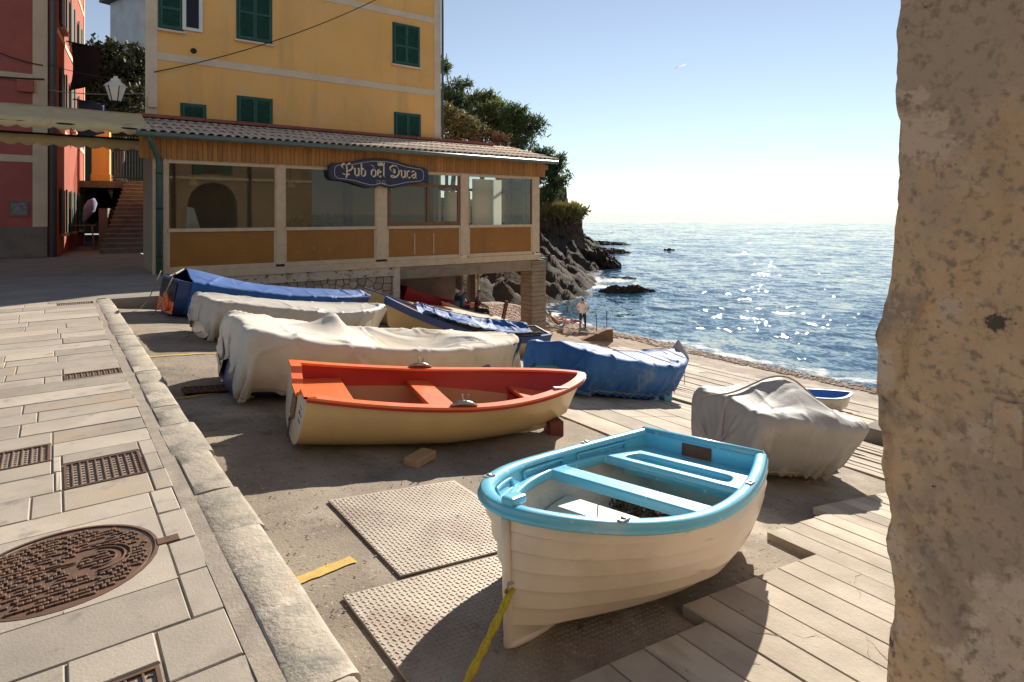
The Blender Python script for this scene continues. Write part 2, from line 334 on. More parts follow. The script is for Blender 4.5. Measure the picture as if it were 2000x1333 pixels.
MT['dark_cloth'] = M('dark_cloth', (.02,.024,.035), rough=.9)
MT['teal_cloth'] = M('teal_cloth', (.02,.24,.26), rough=.85)
MT['purple_cloth'] = M('mauve_cloth', (.24,.10,.14), (.19,.08,.12), sc=12, rough=.9)
MT['blue_cloth'] = M('blue_cloth', (.03,.07,.2), rough=.9)
MT['lamp_glass'] = M('frosted_lamp_glass', (.75,.68,.58), rough=.4)
MT['slate'] = M('grey_roof', (.11,.10,.10), rough=.8)
def glass_mat(name, tint, refl=.9):
    m = bpy.data.materials.new(name); m.use_nodes = True; nt = m.node_tree; N = nt.nodes; L = nt.links
    N.remove(N['Principled BSDF'])
    t = N.new('ShaderNodeBsdfTransparent'); t.inputs['Color'].default_value = (*tint, 1)
    g = N.new('ShaderNodeBsdfGlossy'); g.inputs['Roughness'].default_value = .015
    fr = N.new('ShaderNodeFresnel'); fr.inputs['IOR'].default_value = 1.5
    x = N.new('ShaderNodeMixShader'); L.new(fr.outputs[0], x.inputs[0]); L.new(t.outputs[0], x.inputs[1]); L.new(g.outputs[0], x.inputs[2])
    L.new(x.outputs[0], N['Material Output'].inputs[0]); return m
MT['glass'] = glass_mat('window_glass', (.90,.92,.90)); MT['glass_dark'] = glass_mat('dark_window_glass', (.25,.25,.25))
# ================================================================ THE SETTING
SEA = -4.85
_RX = [-2, .8, 1.8, 4, 5.3, 7.3, 10, 15, 17, 20, 24.5, 30, 40]
_RZ = [-.02, -.30, -.40, -.70, -.90, -1.30, -2.08, -3.62, -3.98, -4.22, -4.87, -5.9, -7]
_xs = np.linspace(-2, 40, 841); _zs = np.interp(_xs, _RX, _RZ)
_k = np.ones(21)/21; _zs = np.convolve(np.pad(_zs, 10, mode='edge'), _k, 'valid')
def RZ(x, y):
    z = np.interp(x, _xs, _zs)
    return z + .13*smoothstep(5.5, 10, y)*(1-smoothstep(1.5, 5, x))
def rz(x, y): return float(RZ(x, y))

# ramp ground
nu, nv = 300, 260
X, Y = np.meshgrid(.72+(np.linspace(0, 1, nu)**1.5)*27.3, np.linspace(-7, 24, nv), indexing='ij')
def RN(x, y):
    q = 1-.9*((smoothstep(.95, 1.12, x)*(1-smoothstep(2.65, 2.85, x)))*(smoothstep(1.3, 1.45, y)*(1-smoothstep(4.15, 4.3, y))))
    return RZ(x, y) + q*(.008*fbm(np.asarray(x)*1.3, np.asarray(y)*1.3) + .004*fbm(np.asarray(x)*6, np.asarray(y)*6))
Z = RN(X, Y)
near = (1-smoothstep(2.2, 3.2, X)); Z = Z - .0
ramp = tag(grid_mesh('ramp', np.stack([X, Y, Z], -1).reshape(-1, 3), nu, nv, MT['ramp'], smooth=True), kind='structure')

# concrete strips of the slipway, lines parallel to the kerb
def strip_mesh(x0, x1, y0, y1, h):
    mb = MB(); c = .003
    e = .0015
    pts = []
    for (x, y) in ((x0, y0), (x1, y0), (x1, y1), (x0, y1)):
        pts.append((x, y, rz(x, y)+h+random.uniform(-e, e)))
    lo = [(p[0], p[1], p[2]-h-.12) for p in pts]
    ins = [(pts[0][0]+c, pts[0][1]+c, pts[0][2]), (pts[1][0]-c, pts[1][1]+c, pts[1][2]), (pts[2][0]-c, pts[2][1]-c, pts[2][2]), (pts[3][0]+c, pts[3][1]-c, pts[3][2])]
    mid = [(p[0], p[1], p[2]-c) for p in pts]
    mb.add(lo+mid+ins, [(0,1,5,4),(1,2,6,5),(2,3,7,6),(3,0,4,7),(4,5,9,8),(5,6,10,9),(6,7,11,10),(7,4,8,11),(8,9,10,11)])
    return mb
x = 1.72; k = 0
while x < 20.0:
    w = .225+.02*random.random() if x < 6.4 else (.34 if x < 12 else .5)
    if x < 2.55: yl, h = 1.9, .055
    elif x < 3.95: yl, h = 2.05, .06
    elif x < 5.75: yl, h = 2.4+.03*(x-3.95), .055
    elif x < 7: yl, h = 2.78, .06
    elif x < 9: yl, h = 3.88, .03
    else: yl, h = (17.6 if x < 15 else 18.6), .035
    if x > 4.9 and x < 7: yl = 2.55
    y = yl
    while y > -3.2:
        ln = random.uniform(3.2, 5.5) if x > 6.4 else random.uniform(4.5, 6)
        y2 = max(-3.4, y-ln)
        strip_mesh(x+.003, x+w-(.004 if x < 6.4 else .04), y2+.004, y, h+(0 if x < 6.4 else random.uniform(-.01, .02))).build('concrete_strip', MT['strip'], ramp)
        y = y2
    x += w
x = 4.9
while x < 9.0:                        # big worn slabs between the boats
    y = 9.6-.2*random.random()
    while y > 3.95:
        ln = random.uniform(1.3, 2.4); y2 = max(3.9, y-ln)
        if y-y2 > .3: strip_mesh(x+.008, x+.52, y2+.01, y, .016).build('concrete_slab', MT['strip'], ramp)
        y = y2
    x += .53
# low step blocks close by
for (x0, x1, y0, y1, h) in ((1.05, 2.02, -1.6, 1.22, .20),):
    strip_mesh(x0, x1, y0, y1, h).build('step_block', MT['strip'], ramp)

# cracks in the near strips
def crack(pts, w=.006):
    P = []; pts = [Vector(p) for p in pts]; out = []
    for a, b in zip(pts[:-1], pts[1:]):
        for i in range(6):
            p = a.lerp(b, i/6); out.append((p.x+random.gauss(0, .012), p.y+random.gauss(0, .012)))
    for i, (x_, y_) in enumerate(out):
        h_ = w*(.4+.6*random.random())*min(1, i/3, (len(out)-1-i)/3+.1); z_ = rz(x_, y_)+.0605
        P.append([(x_-h_, y_-h_*.4, z_), (x_+h_, y_+h_*.4, z_)])
    m_ = MB(); m_.grid(P); m_.build('crack', MT['joint'], ramp)
crack([(3.05, 1.25), (3.3, 1.42), (3.62, 1.55), (3.9, 1.75), (4.15, 1.78)]); crack([(3.3, 1.42), (3.15, 1.2), (3.05, .9), (2.9, .6)], .008); crack([(2.75, 1.75), (2.95, 1.6), (3.1, 1.5)])
# pavement: bedding sheet, slabs on it, kerb stones along the edge
mb = MB()
mb.add([(-40,-12,-.008),(.66,-12,-.008),(.66,14.2,-.008),(-40,14.2,-.008)], [(0,1,2,3)])
pave = tag(mb.build('pavement', MT['mortar']), kind='structure')
mb = MB(); mb.add([(-40,14.2,-.012),(2.9,14.2,-.012),(2.9,60,-.012),(-40,60,-.012)], [(0,1,2,3)])
mb.box(.8, 2.9, 14.0, 14.2, -.8, -.012)
mb.add([(2.9,14.0,-.8),(2.9,60,-.8),(2.9,60,-.012),(2.9,14.0,-.012)], [(0,1,2,3)])
tag(mb.build('street', MT['pave_far']), kind='structure')
holes = [(.03-.41, .03+.41, 3.46-.41, 3.46+.41)]
def cut(a, b, c0, c1, x0, x1):     # remove [x0,x1] from [a,b]
    return [(p, q) for p, q in ((a, min(b, x0)), (max(a, x1), b)) if q-p > .03] if (b > x0 and a < x1) else [(a, b)]
GR = [('left_pavement', -.42, -.02, 5.0, 5.36), ('mid', .05, .46, 4.42, 4.86), ('far', .08, .55, 7.36, 7.6), ('bottom', -.12, .30, 2.14, 2.5), ('shade', .05, .58, 13.45, 13.75)]
y = .9; row = 0; slabs = []
while y < 14.05:
    h = random.choice([.30, .33, .36, .41]) if y < 9.5 else .45
    h = min(h, 14.12-y)
    if h < .1: break
    xx = .585; 
    lim = -1.9-.42*y if y < 10.5 else -6.2
    xx -= random.uniform(0, .03)
    while xx > lim:
        ln = random.uniform(.42, 1.15)
        slabs.append((xx-ln, xx, y, y+h)); xx -= ln
    y += h
def subtract(r, q):
    x0, x1, y0, y1 = r; a0, a1, b0, b1 = q
    if x1 <= a0 or x0 >= a1 or y1 <= b0 or y0 >= b1: return [r]
    out = []
    if x0 < a0: out.append((x0, a0, y0, y1))
    if x1 > a1: out.append((a1, x1, y0, y1))
    m0, m1 = max(x0, a0), min(x1, a1)
    if y0 < b0: out.append((m0, m1, y0, b0))
    if y1 > b1: out.append((m0, m1, b1, y1))
    return [o for o in out if o[1]-o[0] > .035 and o[3]-o[2] > .035]
for g in GR:
    q = (g[1]-.01, g[2]+.01, g[3]-.01, g[4]+.01); slabs = [o for r in slabs for o in subtract(r, q)]
slabs_n = []
for r in slabs:                      # circular manhole: keep slab pieces outside its square, trim corners with a ring collar
    slabs_n += subtract(r, holes[0])
slabs = slabs_n
slabs.sort(key=lambda r: (r[2]))
for i, (x0, x1, y0, y1) in enumerate(slabs):
    g = .0028+.0018*random.random(); dz = random.uniform(-.003, .002)
    mb = MB(); mb.cbox(x0+g, x1-g, y0+g, y1-g, -.05, dz, .005)
    for k in range(8, 12):            # slightly out of true
        v = mb.v[k]; mb.v[k] = (v[0], v[1], v[2]+random.uniform(-.0015, .0015))
    if i < 300: mb.build('paving_slab', MT['slab'], pave)
# four corner slabs shaped round the manhole
for sx in (-1, 1):
    for sy in (-1, 1):
        arc = [(.03+sx*.383*cos(t), 3.46+sy*.383*sin(t)) for t in np.linspace(0, pi/2, 10)]
        poly = [(.03+sx*.408, 3.46+sy*.002)]+[(.03+sx*.408, 3.46+sy*.408), (.03+sx*.002, 3.46+sy*.408)]
        pl = arc[::-1]+poly
        if sx*sy < 0: pl = pl[::-1]
        mb = MB(); mb.prism(pl, lambda p, t: (p[0], p[1], -.05+.048*t)); mb.build('paving_slab', MT['slab'], pave)

# kerb stones
kerb = thing('kerb', None, None, (.75, 5, 0)); kerb['kind'] = 'structure'
y = -2.0
while y < 13.9:
    ln = random.choice([.55, .7, .9, 1.15, 1.3]); y1 = min(y+ln, 14.0)
    n = 9; m = 8; P = []
    x0 = .635+random.uniform(-.018, .012); x1 = .862+random.uniform(-.015, .02); top = random.uniform(-.004, .004)
    sd = random.random()*50
    prof = [(x0, -.10), (x0, top-.012), (x0+.015, top), (x0+.11, top+.003), (x1-.03, top-.001), (x1-.008, top-.010), (x1+.002, top-.030), (x1+.012, -.48)]
    tt = np.linspace(0, 1, n+1); yy = y+.003+(y1-y-.006)*tt; rd = .005*np.exp(-np.minimum(tt, 1-tt)*(y1-y)/.02)
    J = np.arange(8)[None]; n1 = fbm(yy[:, None]*3+sd, J*.9); n2 = fbm(yy[:, None]*5+sd, J*1.3+9)
    for i in range(n+1):
        P.append([(px+.004*n1[i, j]*(.3 if j < 2 else 1), yy[i], pz-(rd[i] if 2 <= j <= 5 else 0)+(.0022*n2[i, j] if 0 < j < 7 else 0)) for j, (px, pz) in enumerate(prof)])
    mb = MB(); mb.grid(P); k = len(prof)
    mb.f += [tuple(range(k)), tuple(n*k+j for j in range(k-1, -1, -1))]; mb.m += [0, 0]
    mb.build('kerb_stone', MT['kerb'], kerb, smooth=True, angle=40); y = y1
# lumpy mortar bed behind the kerb
_y = np.linspace(-2, 14, 260); _x = np.array([.56, .585, .61, .64]); _n = fbm(_x[None]*14, _y[:, None]*4)
P = [[(_x[j], _y[i], -.002+.003*_n[i, j]) for j in range(4)] for i in range(260)]
mb = MB(); mb.grid(P); mb.build('kerb_mortar', MT['mortar'], kerb, smooth=True)

# painted marks
def paint(pts, label):
    mb = MB(); n = len(pts)//2
    P = [[(p[0], p[1], float(RN(p[0], p[1]))+.007) for p in pts[i*2:i*2+2]] for i in range(n)]
    mb.grid(P); return tag(mb.build('painted_line', MT['yellow_paint']), label, 'marking', kind='structure')
def line_pts(a, b, w, n=10):
    a = Vector(a); b = Vector(b); d = (b-a).normalized(); s = Vector((-d.y, d.x))*w/2; out = []
    for i in range(n+1):
        p = a.lerp(b, i/n); j = w*.12
        out += [p-s*(1+random.uniform(-.25, .1)), p+s*(1+random.uniform(-.25, .1))]
    return out
paint(line_pts((.9, 3.22), (1.36, 3.32), .075), 'short worn yellow stripe beside the steel plates and kerb')
paint(line_pts((.95, 7.05), (2.2, 7.42), .07, 16), 'worn yellow stripe beside the rusty grate under the white covered boat')
paint(line_pts((.95, 8.95), (2.4, 9.15), .06, 16), 'thin worn yellow stripe in front of the grey covered boat')

# sea: fine where the photo sees it, then out to the horizon
ang = np.concatenate([np.linspace(-180, -14, 40, endpoint=False), np.linspace(-14, 44, 720, endpoint=False), np.linspace(44, 180, 34)])
rad = np.concatenate([np.linspace(6, 20, 10, endpoint=False), 20*np.exp(np.linspace(0, math.log(25), 470, endpoint=False)), 500*np.exp(np.linspace(0, math.log(72), 60))])
A, R_ = np.meshgrid(np.radians(ang)+PSI, rad, indexing='ij')
SX = np.sin(A)*R_; SY = np.cos(A)*R_
wv = np.zeros_like(SX)
for k in range(26):
    lam = .7*1.16**k if k < 20 else 8+2*(k-20); amp = .0030*lam**.75 if k < 20 else .012
    th = radians(235)+RNG.normal(0, .55); ph = RNG.random()*6.28
    kk = 2*pi/lam
    dw = .35*vnoise(SX/7+k, SY/7)
    s = np.sin(kk*(SX*cos(th)+SY*sin(th))+ph+dw*2)
    fade = np.clip(1.4-R_/(lam*140), 0, 1)
    wv += amp*(s+.25*np.cos(2*np.arcsin(np.clip(s, -1, 1)))) * fade
shore = smoothstep(24.0, 28, SX)            # flatten a little at the beach
wv *= .35+.65*shore
V = np.stack([SX, SY, SEA+wv], -1).reshape(-1, 3)
def sea_mat():
    m = bpy.data.materials.new('sea_water'); m.use_nodes = True; nt = m.node_tree; N = nt.nodes; L = nt.links
    b = N['Principled BSDF']; b.inputs['Base Color'].default_value = (.018,.07,.12,1)
    b.inputs['Roughness'].default_value = .04; b.inputs['IOR'].default_value = 1.33
    tc = N.new('ShaderNodeTexCoord'); n1 = N.new('ShaderNodeTexNoise'); n1.inputs['Scale'].default_value = 5.0; n1.inputs['Detail'].default_value = 3; n1.inputs['Roughness'].default_value = .5
    n2 = N.new('ShaderNodeTexNoise'); n2.inputs['Scale'].default_value = .9; n2.inputs['Detail'].default_value = 3
    n3 = N.new('ShaderNodeTexNoise'); n3.inputs['Scale'].default_value = .11; n3.inputs['Detail'].default_value = 2
    mp = N.new('ShaderNodeMapping'); mp.inputs['Rotation'].default_value = (0, 0, radians(-35)); mp.inputs['Scale'].default_value = (1.5, .75, 1)
    L.new(tc.outputs['Object'], mp.inputs[0]); L.new(mp.outputs[0], n1.inputs['Vector']); L.new(mp.outputs[0], n2.inputs['Vector']); L.new(mp.outputs[0], n3.inputs['Vector'])
    nrm = N.new('ShaderNodeNewGeometry').outputs['Normal']         # facets of the ripples, the same near and far
    for n_, a_ in ((n1, .46), (n2, .52), (n3, .30)):
        s_ = N.new('ShaderNodeVectorMath'); s_.operation = 'SUBTRACT'; s_.inputs[1].default_value = (.5, .5, .5); L.new(n_.outputs['Color'], s_.inputs[0])
        m2_ = N.new('ShaderNodeVectorMath'); m2_.operation = 'MULTIPLY'; m2_.inputs[1].default_value = (a_, a_, 0); L.new(s_.outputs[0], m2_.inputs[0])
        ad = N.new('ShaderNodeVectorMath'); ad.operation = 'ADD'; L.new(nrm, ad.inputs[0]); L.new(m2_.outputs[0], ad.inputs[1]); nrm = ad.outputs[0]
    no = N.new('ShaderNodeVectorMath'); no.operation = 'NORMALIZE'; L.new(nrm, no.inputs[0]); L.new(no.outputs[0], b.inputs['Normal'])
    at = N.new('ShaderNodeAttribute'); at.attribute_name = 'foam'
    nf = N.new('ShaderNodeTexNoise'); nf.inputs['Scale'].default_value = 2.2; nf.inputs['Detail'].default_value = 9; nf.inputs['Roughness'].default_value = .72
    L.new(mp.outputs[0], nf.inputs['Vector'])
    s = N.new('ShaderNodeMath'); s.operation = 'ADD'; L.new(at.outputs['Fac'], s.inputs[0]); L.new(nf.outputs['Fac'], s.inputs[1])
    r = N.new('ShaderNodeMapRange'); r.inputs['From Min'].default_value = 1.0; r.inputs['From Max'].default_value = 1.18; L.new(s.outputs[0], r.inputs['Value'])
    fo = N.new('ShaderNodeBsdfDiffuse'); fo.inputs['Color'].default_value = (.78,.78,.78,1)
    x = N.new('ShaderNodeMixShader'); L.new(r.outputs[0], x.inputs[0]); L.new(b.outputs[0], x.inputs[1]); L.new(fo.outputs[0], x.inputs[2])
    L.new(x.outputs[0], N['Material Output'].inputs[0]); return m
MT['sea'] = sea_mat()
sea = tag(grid_mesh('sea', V, len(ang), len(rad), MT['sea'], smooth=True), kind='structure')
# headland in (distance, side) coordinates of the sight line: d along FWD, r along RGT
def coast(d): return np.interp(d, [36, 42, 48, 56, 64, 77, 90, 102, 125, 140, 170], [-1.5, 1.5, 5.0, 7.2, 8.8, 10.6, 12.6, 14.8, 17.5, 18.5, 4])
nd, nr = 300, 220
Dg, Tg = np.meshgrid(np.linspace(34, 190, nd), np.linspace(0, 1, nr)**1.35, indexing='ij')
RC = coast(Dg)+1.6*fbm(Dg/9, 3.3)+.7*fbm(Dg/2.2, 8.1)+3.0
Rg = RC-Tg*75
inl = np.clip((RC-Rg)-3.0, -3, 80)                  # metres inland
hh = np.where(inl < 0, inl*.75, 0)
hh = hh + np.interp(np.clip(inl, 0, 80), [0, 1.5, 4, 7, 9, 14, 22, 80], [0, .9, 2.2, 3.3, 4.3, 6.0, 7.5, 8.5])*(1-.45*smoothstep(85, 135, Dg))
rough_a = np.clip(inl+1.5, 0, 6)/6
strata = np.abs(((Dg*.55+Rg*.32+hh*.9+1.5*fbm(Dg/7, Rg/7)) % 1.9)/1.9-.5)*2
hh = hh + rough_a*(1.1*fbm(Dg/6, Rg/6, 2.0)+1.7*(strata-.5)+.9*np.abs(fbm(Dg/2.2, Rg/1.5, 5))+.35*fbm(Dg/.7, Rg/.6, 7))
HX_ = FWD.x*Dg+RGT.x*Rg; HY_ = FWD.y*Dg+RGT.y*Rg
def land_z(d, r):
    i = min(nd-1, max(0, int(round((d-34)/(190-34)*(nd-1))))); j = int(np.argmin(abs(Rg[i]-r))); return float(SEA+hh[i, j])
head = tag(grid_mesh('headland', np.stack([HX_, HY_, SEA-.15+hh], -1).reshape(-1, 3), nd, nr, MT['rock'], smooth=False), kind='structure')

# separate sea rocks
def sea_rock(px0, px1, py, hpx, label, seed, thick=.35):
    c = at_z((px0+px1)/2, py, SEA); d = (c-C0).dot(FWD); L_ = (px1-px0)*d/FPX; H_ = hpx*d/FPX
    n, m = 48, 22; U, J = np.meshgrid(np.linspace(0, 1, n+1), np.arange(m+1), indexing='ij'); a = pi*J/m
    w = np.sin(pi*U)**.5; rr = 1+.35*fbm(U*6+seed, J*.35, seed)+.22*fbm(U*22, J*1.1, seed)
    sx = (U-.5)*L_+.03*L_*fbm(U*4, J*.3, seed+3); sy = -np.cos(a)*L_*thick*.55*w*rr; sz = np.sin(a)*H_*w*rr*(1-.3*U)-.3
    P = [[(c.x+RGT.x*sx[i, j]+FWD.x*sy[i, j], c.y+RGT.y*sx[i, j]+FWD.y*sy[i, j], SEA+sz[i, j]) for j in range(m+1)] for i in range(n+1)]
    mb = MB(); mb.grid(P); return tag(mb.build('sea_rock', MT['rock']), label, 'rock', 'rocks in the sea off the headland')
sea_rock(1165, 1292, 570, 20, 'long low dark rock nearest the beach, reaching out into the sea', 1.5, .22)
sea_rock(1100, 1214, 522, 44, 'big dark sloping rock tip of the headland', 9.1, .6)
sea_rock(1125, 1235, 494, 14, 'low dark rock spit below the bastion wall', 4.4)
sea_rock(1140, 1240, 478, 9, 'farthest long flat rock beyond the bastion', 6.2, .3)
sea_rock(1294, 1322, 489, 7, 'small lone dark rock farthest right in the sea', 2.2, .5)
sea_rock(1180, 1262, 543, 8, 'thin half submerged rock with white surf around it', 7.7, .3)
sea_rock(1268, 1310, 536, 5, 'tiny wave washed rock between two lines of surf', 3.9, .3)
# foam: at the beach, round the rocks, and a few breaking lines
fd = np.sum(V[:, :2]*np.array([FWD.x, FWD.y]), 1); fr_ = np.sum(V[:, :2]*np.array([RGT.x, RGT.y]), 1)
xs_, ys_ = V[:, 0], V[:, 1]
wob = .9*fbm(ys_/3.1, 1.7, 0)+.4*fbm(ys_/.8, 5.7, 0)
foam = .62*np.exp(-((xs_-25.0-wob)/.9)**2) + .36*np.exp(-((xs_-26.6-1.3*wob)/.35)**2)
foam += .52*np.exp(-np.clip(fr_-(coast(fd)+.4), 0, 99)/1.7)*((fd > 36) & (fd < 170))
fpx = HX+FPX*fr_/np.maximum(fd, 1); fpy = HY+FPX*(CAM_H-SEA)/np.maximum(fd, 1)
for (px, py, sx, sy, a) in ((1270, 533, 60, 4, .5), (1255, 500, 75, 3, .48), (1215, 548, 45, 6, .55), (1200, 488, 60, 2.5, .5), (1185, 562, 35, 5, .45), (1300, 505, 60, 1.2, .4), (1225, 575, 60, 2, .3)):
    foam += a*np.exp(-((fpx-px)/sx)**2-((fpy-py)/sy)**2)*(fd > 5)
at_ = sea.data.attributes.new('foam', 'FLOAT', 'POINT'); at_.data.foreach_set('value', np.clip(foam, 0, .75).astype(np.float32))

# shingle beach beyond the slipway
nu, nv = 90, 110
X, Y = np.meshgrid(np.linspace(11.5, 27.5, nu), np.linspace(17.8, 36, nv), indexing='ij')
Z = RZ(X, Y) + .10*smoothstep(17.8, 20, Y)*(1-smoothstep(23, 26, X)) + .05*fbm(X, Y) + .5*smoothstep(26, 35, Y)
beach = tag(grid_mesh('beach', np.stack([X, Y, Z], -1).reshape(-1, 3), nu, nv, MT['beach'], smooth=True), kind='structure')
ico = np.array([(0,0,1),(.89,0,.45),(.28,.85,.45),(-.72,.53,.45),(-.72,-.53,.45),(.28,-.85,.45),(.72,.53,-.45),(-.28,.85,-.45),(-.89,0,-.45),(-.28,-.85,-.45),(.72,-.53,-.45),(0,0,-1)])
icf = np.array([(0,1,2),(0,2,3),(0,3,4),(0,4,5),(0,5,1),(1,6,2),(2,6,7),(2,7,3),(3,7,8),(3,8,4),(4,8,9),(4,9,5),(5,9,10),(5,10,1),(1,10,6),(11,7,6),(11,8,7),(11,9,8),(11,10,9),(11,6,10)])
def pebbles(name, xs, ys, zs, smin, smax, mat):
    n = len(xs); s = RNG.uniform(smin, smax, (n, 1, 1))*np.stack([np.ones(n), RNG.uniform(.6, 1, n), RNG.uniform(.35, .6, n)], 1)[:, None, :]
    an = RNG.random(n)*6.28; c, s_ = np.cos(an), np.sin(an)
    P = ico[None]*(1+RNG.normal(0, .12, (n, 12, 1)))*s
    Q = np.stack([P[..., 0]*c[:, None]-P[..., 1]*s_[:, None], P[..., 0]*s_[:, None]+P[..., 1]*c[:, None], P[..., 2]], -1)+np.stack([xs, ys, zs], 1)[:, None]
    F = (icf[None]+(np.arange(n)*12)[:, None, None]).reshape(-1, 3)
    return np_mesh(name, Q.reshape(-1, 3), F, mat)
n = 9000; px = RNG.uniform(12.5, 25.6, n); py = 19+RNG.random(n)**1.3*13
keep = ~((px < 20.5) & (py < 23.2)) | (px > 20.8) | (py > 22.5)
keep &= ~((py < 21.2) & (px < 22.6))
px, py = px[keep], py[keep]
pz = RZ(px, py)+.10*smoothstep(17.8, 20, py)*(1-smoothstep(23, 26, px))+.05*fbm(px, py)+.5*smoothstep(26, 35, py)
tag(pebbles('shingle', px, py, pz+.01, .05, .14, MT['pebble']), 'loose beach pebbles between the pub pillar and the water', 'pebbles', kind='stuff')
n = 3500; px = RNG.uniform(22.8, 25.4, n); py = RNG.uniform(4, 20, n)
tag(pebbles('shore_shingle', px, py, RZ(px, py)+.01, .04, .11, MT['pebble']), 'wet shingle strip along the foot of the slipway', 'pebbles', kind='stuff')

# gravel crumbs on the rough ground by the boats
n = 900; px = RNG.uniform(1.0, 4.5, n); py = RNG.uniform(2.3, 9, n)
tag(pebbles('gravel_crumbs', px, py, RZ(px, py)+.006, .003, .009, MT['ramp']), 'small grit scattered on the rough ground round the boats', 'grit', kind='stuff')

# old plastered wall close by on the right
prof = [(-300, 1752), (0, 1750), (110, 1748), (225, 1746), (240, 1752), (260, 1747), (330, 1746), (430, 1745), (440, 1741), (500, 1737), (560, 1729), (600, 1722), (640, 1711), (700, 1706), (770, 1705), (780, 1714), (850, 1716), (900, 1722), (960, 1730), (1000, 1737), (1050, 1728), (1110, 1740), (1170, 1746), (1200, 1742), (1230, 1732), (1333, 1727), (1600, 1722)]
WX = 1.76; zz = np.concatenate([np.linspace(-.9, 2.4, 210), np.linspace(2.42, 5.2, 30)])
pys = [p[0] for p in prof]; pxs = [p[1] for p in prof]
wall = thing('plastered_wall', 'old brown flaking plaster wall in shade at the right edge', 'wall', (2.1, -1, -.5))
ycols = np.concatenate([[0], np.linspace(.004, .12, 14), np.linspace(.13, 1.6, 70), [3, 6, 9]])
edge = np.full(len(zz), .68)
for _ in range(6):                           # edge where the sight line meets the wall's face
    t = (np.interp(HY-(zz-CAM_H)*FPX/np.maximum(.3, FWD.x*WX+FWD.y*edge), pys, pxs)-HX)/FPX
    edge = WX/(FWD.x+RGT.x*t)*(FWD.y+RGT.y*t)
edge = edge+.003*fbm(zz*14, 3.1)+.002*fbm(zz*45, 9.1)
Cg, Zg = np.meshgrid(ycols, zz); Yg = edge[:, None]-Cg
ap = .004*fbm(Yg*7, Zg*7, 1)+.012*fbm(Yg*1.5, Zg*1.5, 4)
ap = ap+.014*smoothstep(.16, .19, fbm(Yg*1.9+4.2, Zg*1.3+1.7, 2))+.012*smoothstep(.05, .09, fbm(Zg*3.1, 7.7, Yg*3))*np.exp(-(Cg/.05)**2)
XW = WX+ap+.012*np.exp(-Cg/.012)
P = [[(WX+.55, edge[i]-.02, zz[i]), (WX+.06, edge[i]+.004, zz[i])]+list(zip(XW[i], Yg[i], Zg[i])) for i in range(len(zz))]
mb = MB(); mb.grid(P); mb.build('wall_face', MT['wall_old'], wall, smooth=True)
mb = MB(); mb.box(WX+.5, WX+.56, -8.4, .62, -.9, 5.2); mb.build('wall_back', MT['wall_old'], wall)
mb = MB(); mb.box(WX-.006, WX+.02, .415, .475, 1.02, 1.17); mb.build('plaster_patch', MT['wall_old'], wall, bevel=.004)
# ================================================================ BUILDINGS
MT['blind'] = M('white_blind', (.82,.84,.83), rough=.9, trans=.85)
FY = 19.1                                              # plane of the pub front
def fx(x): return at_Y(x, 420, FY).x
def quad_prism(mb, p, q, y0, y1, z0, z1): mb.box(p, q, y0, y1, z0, z1)

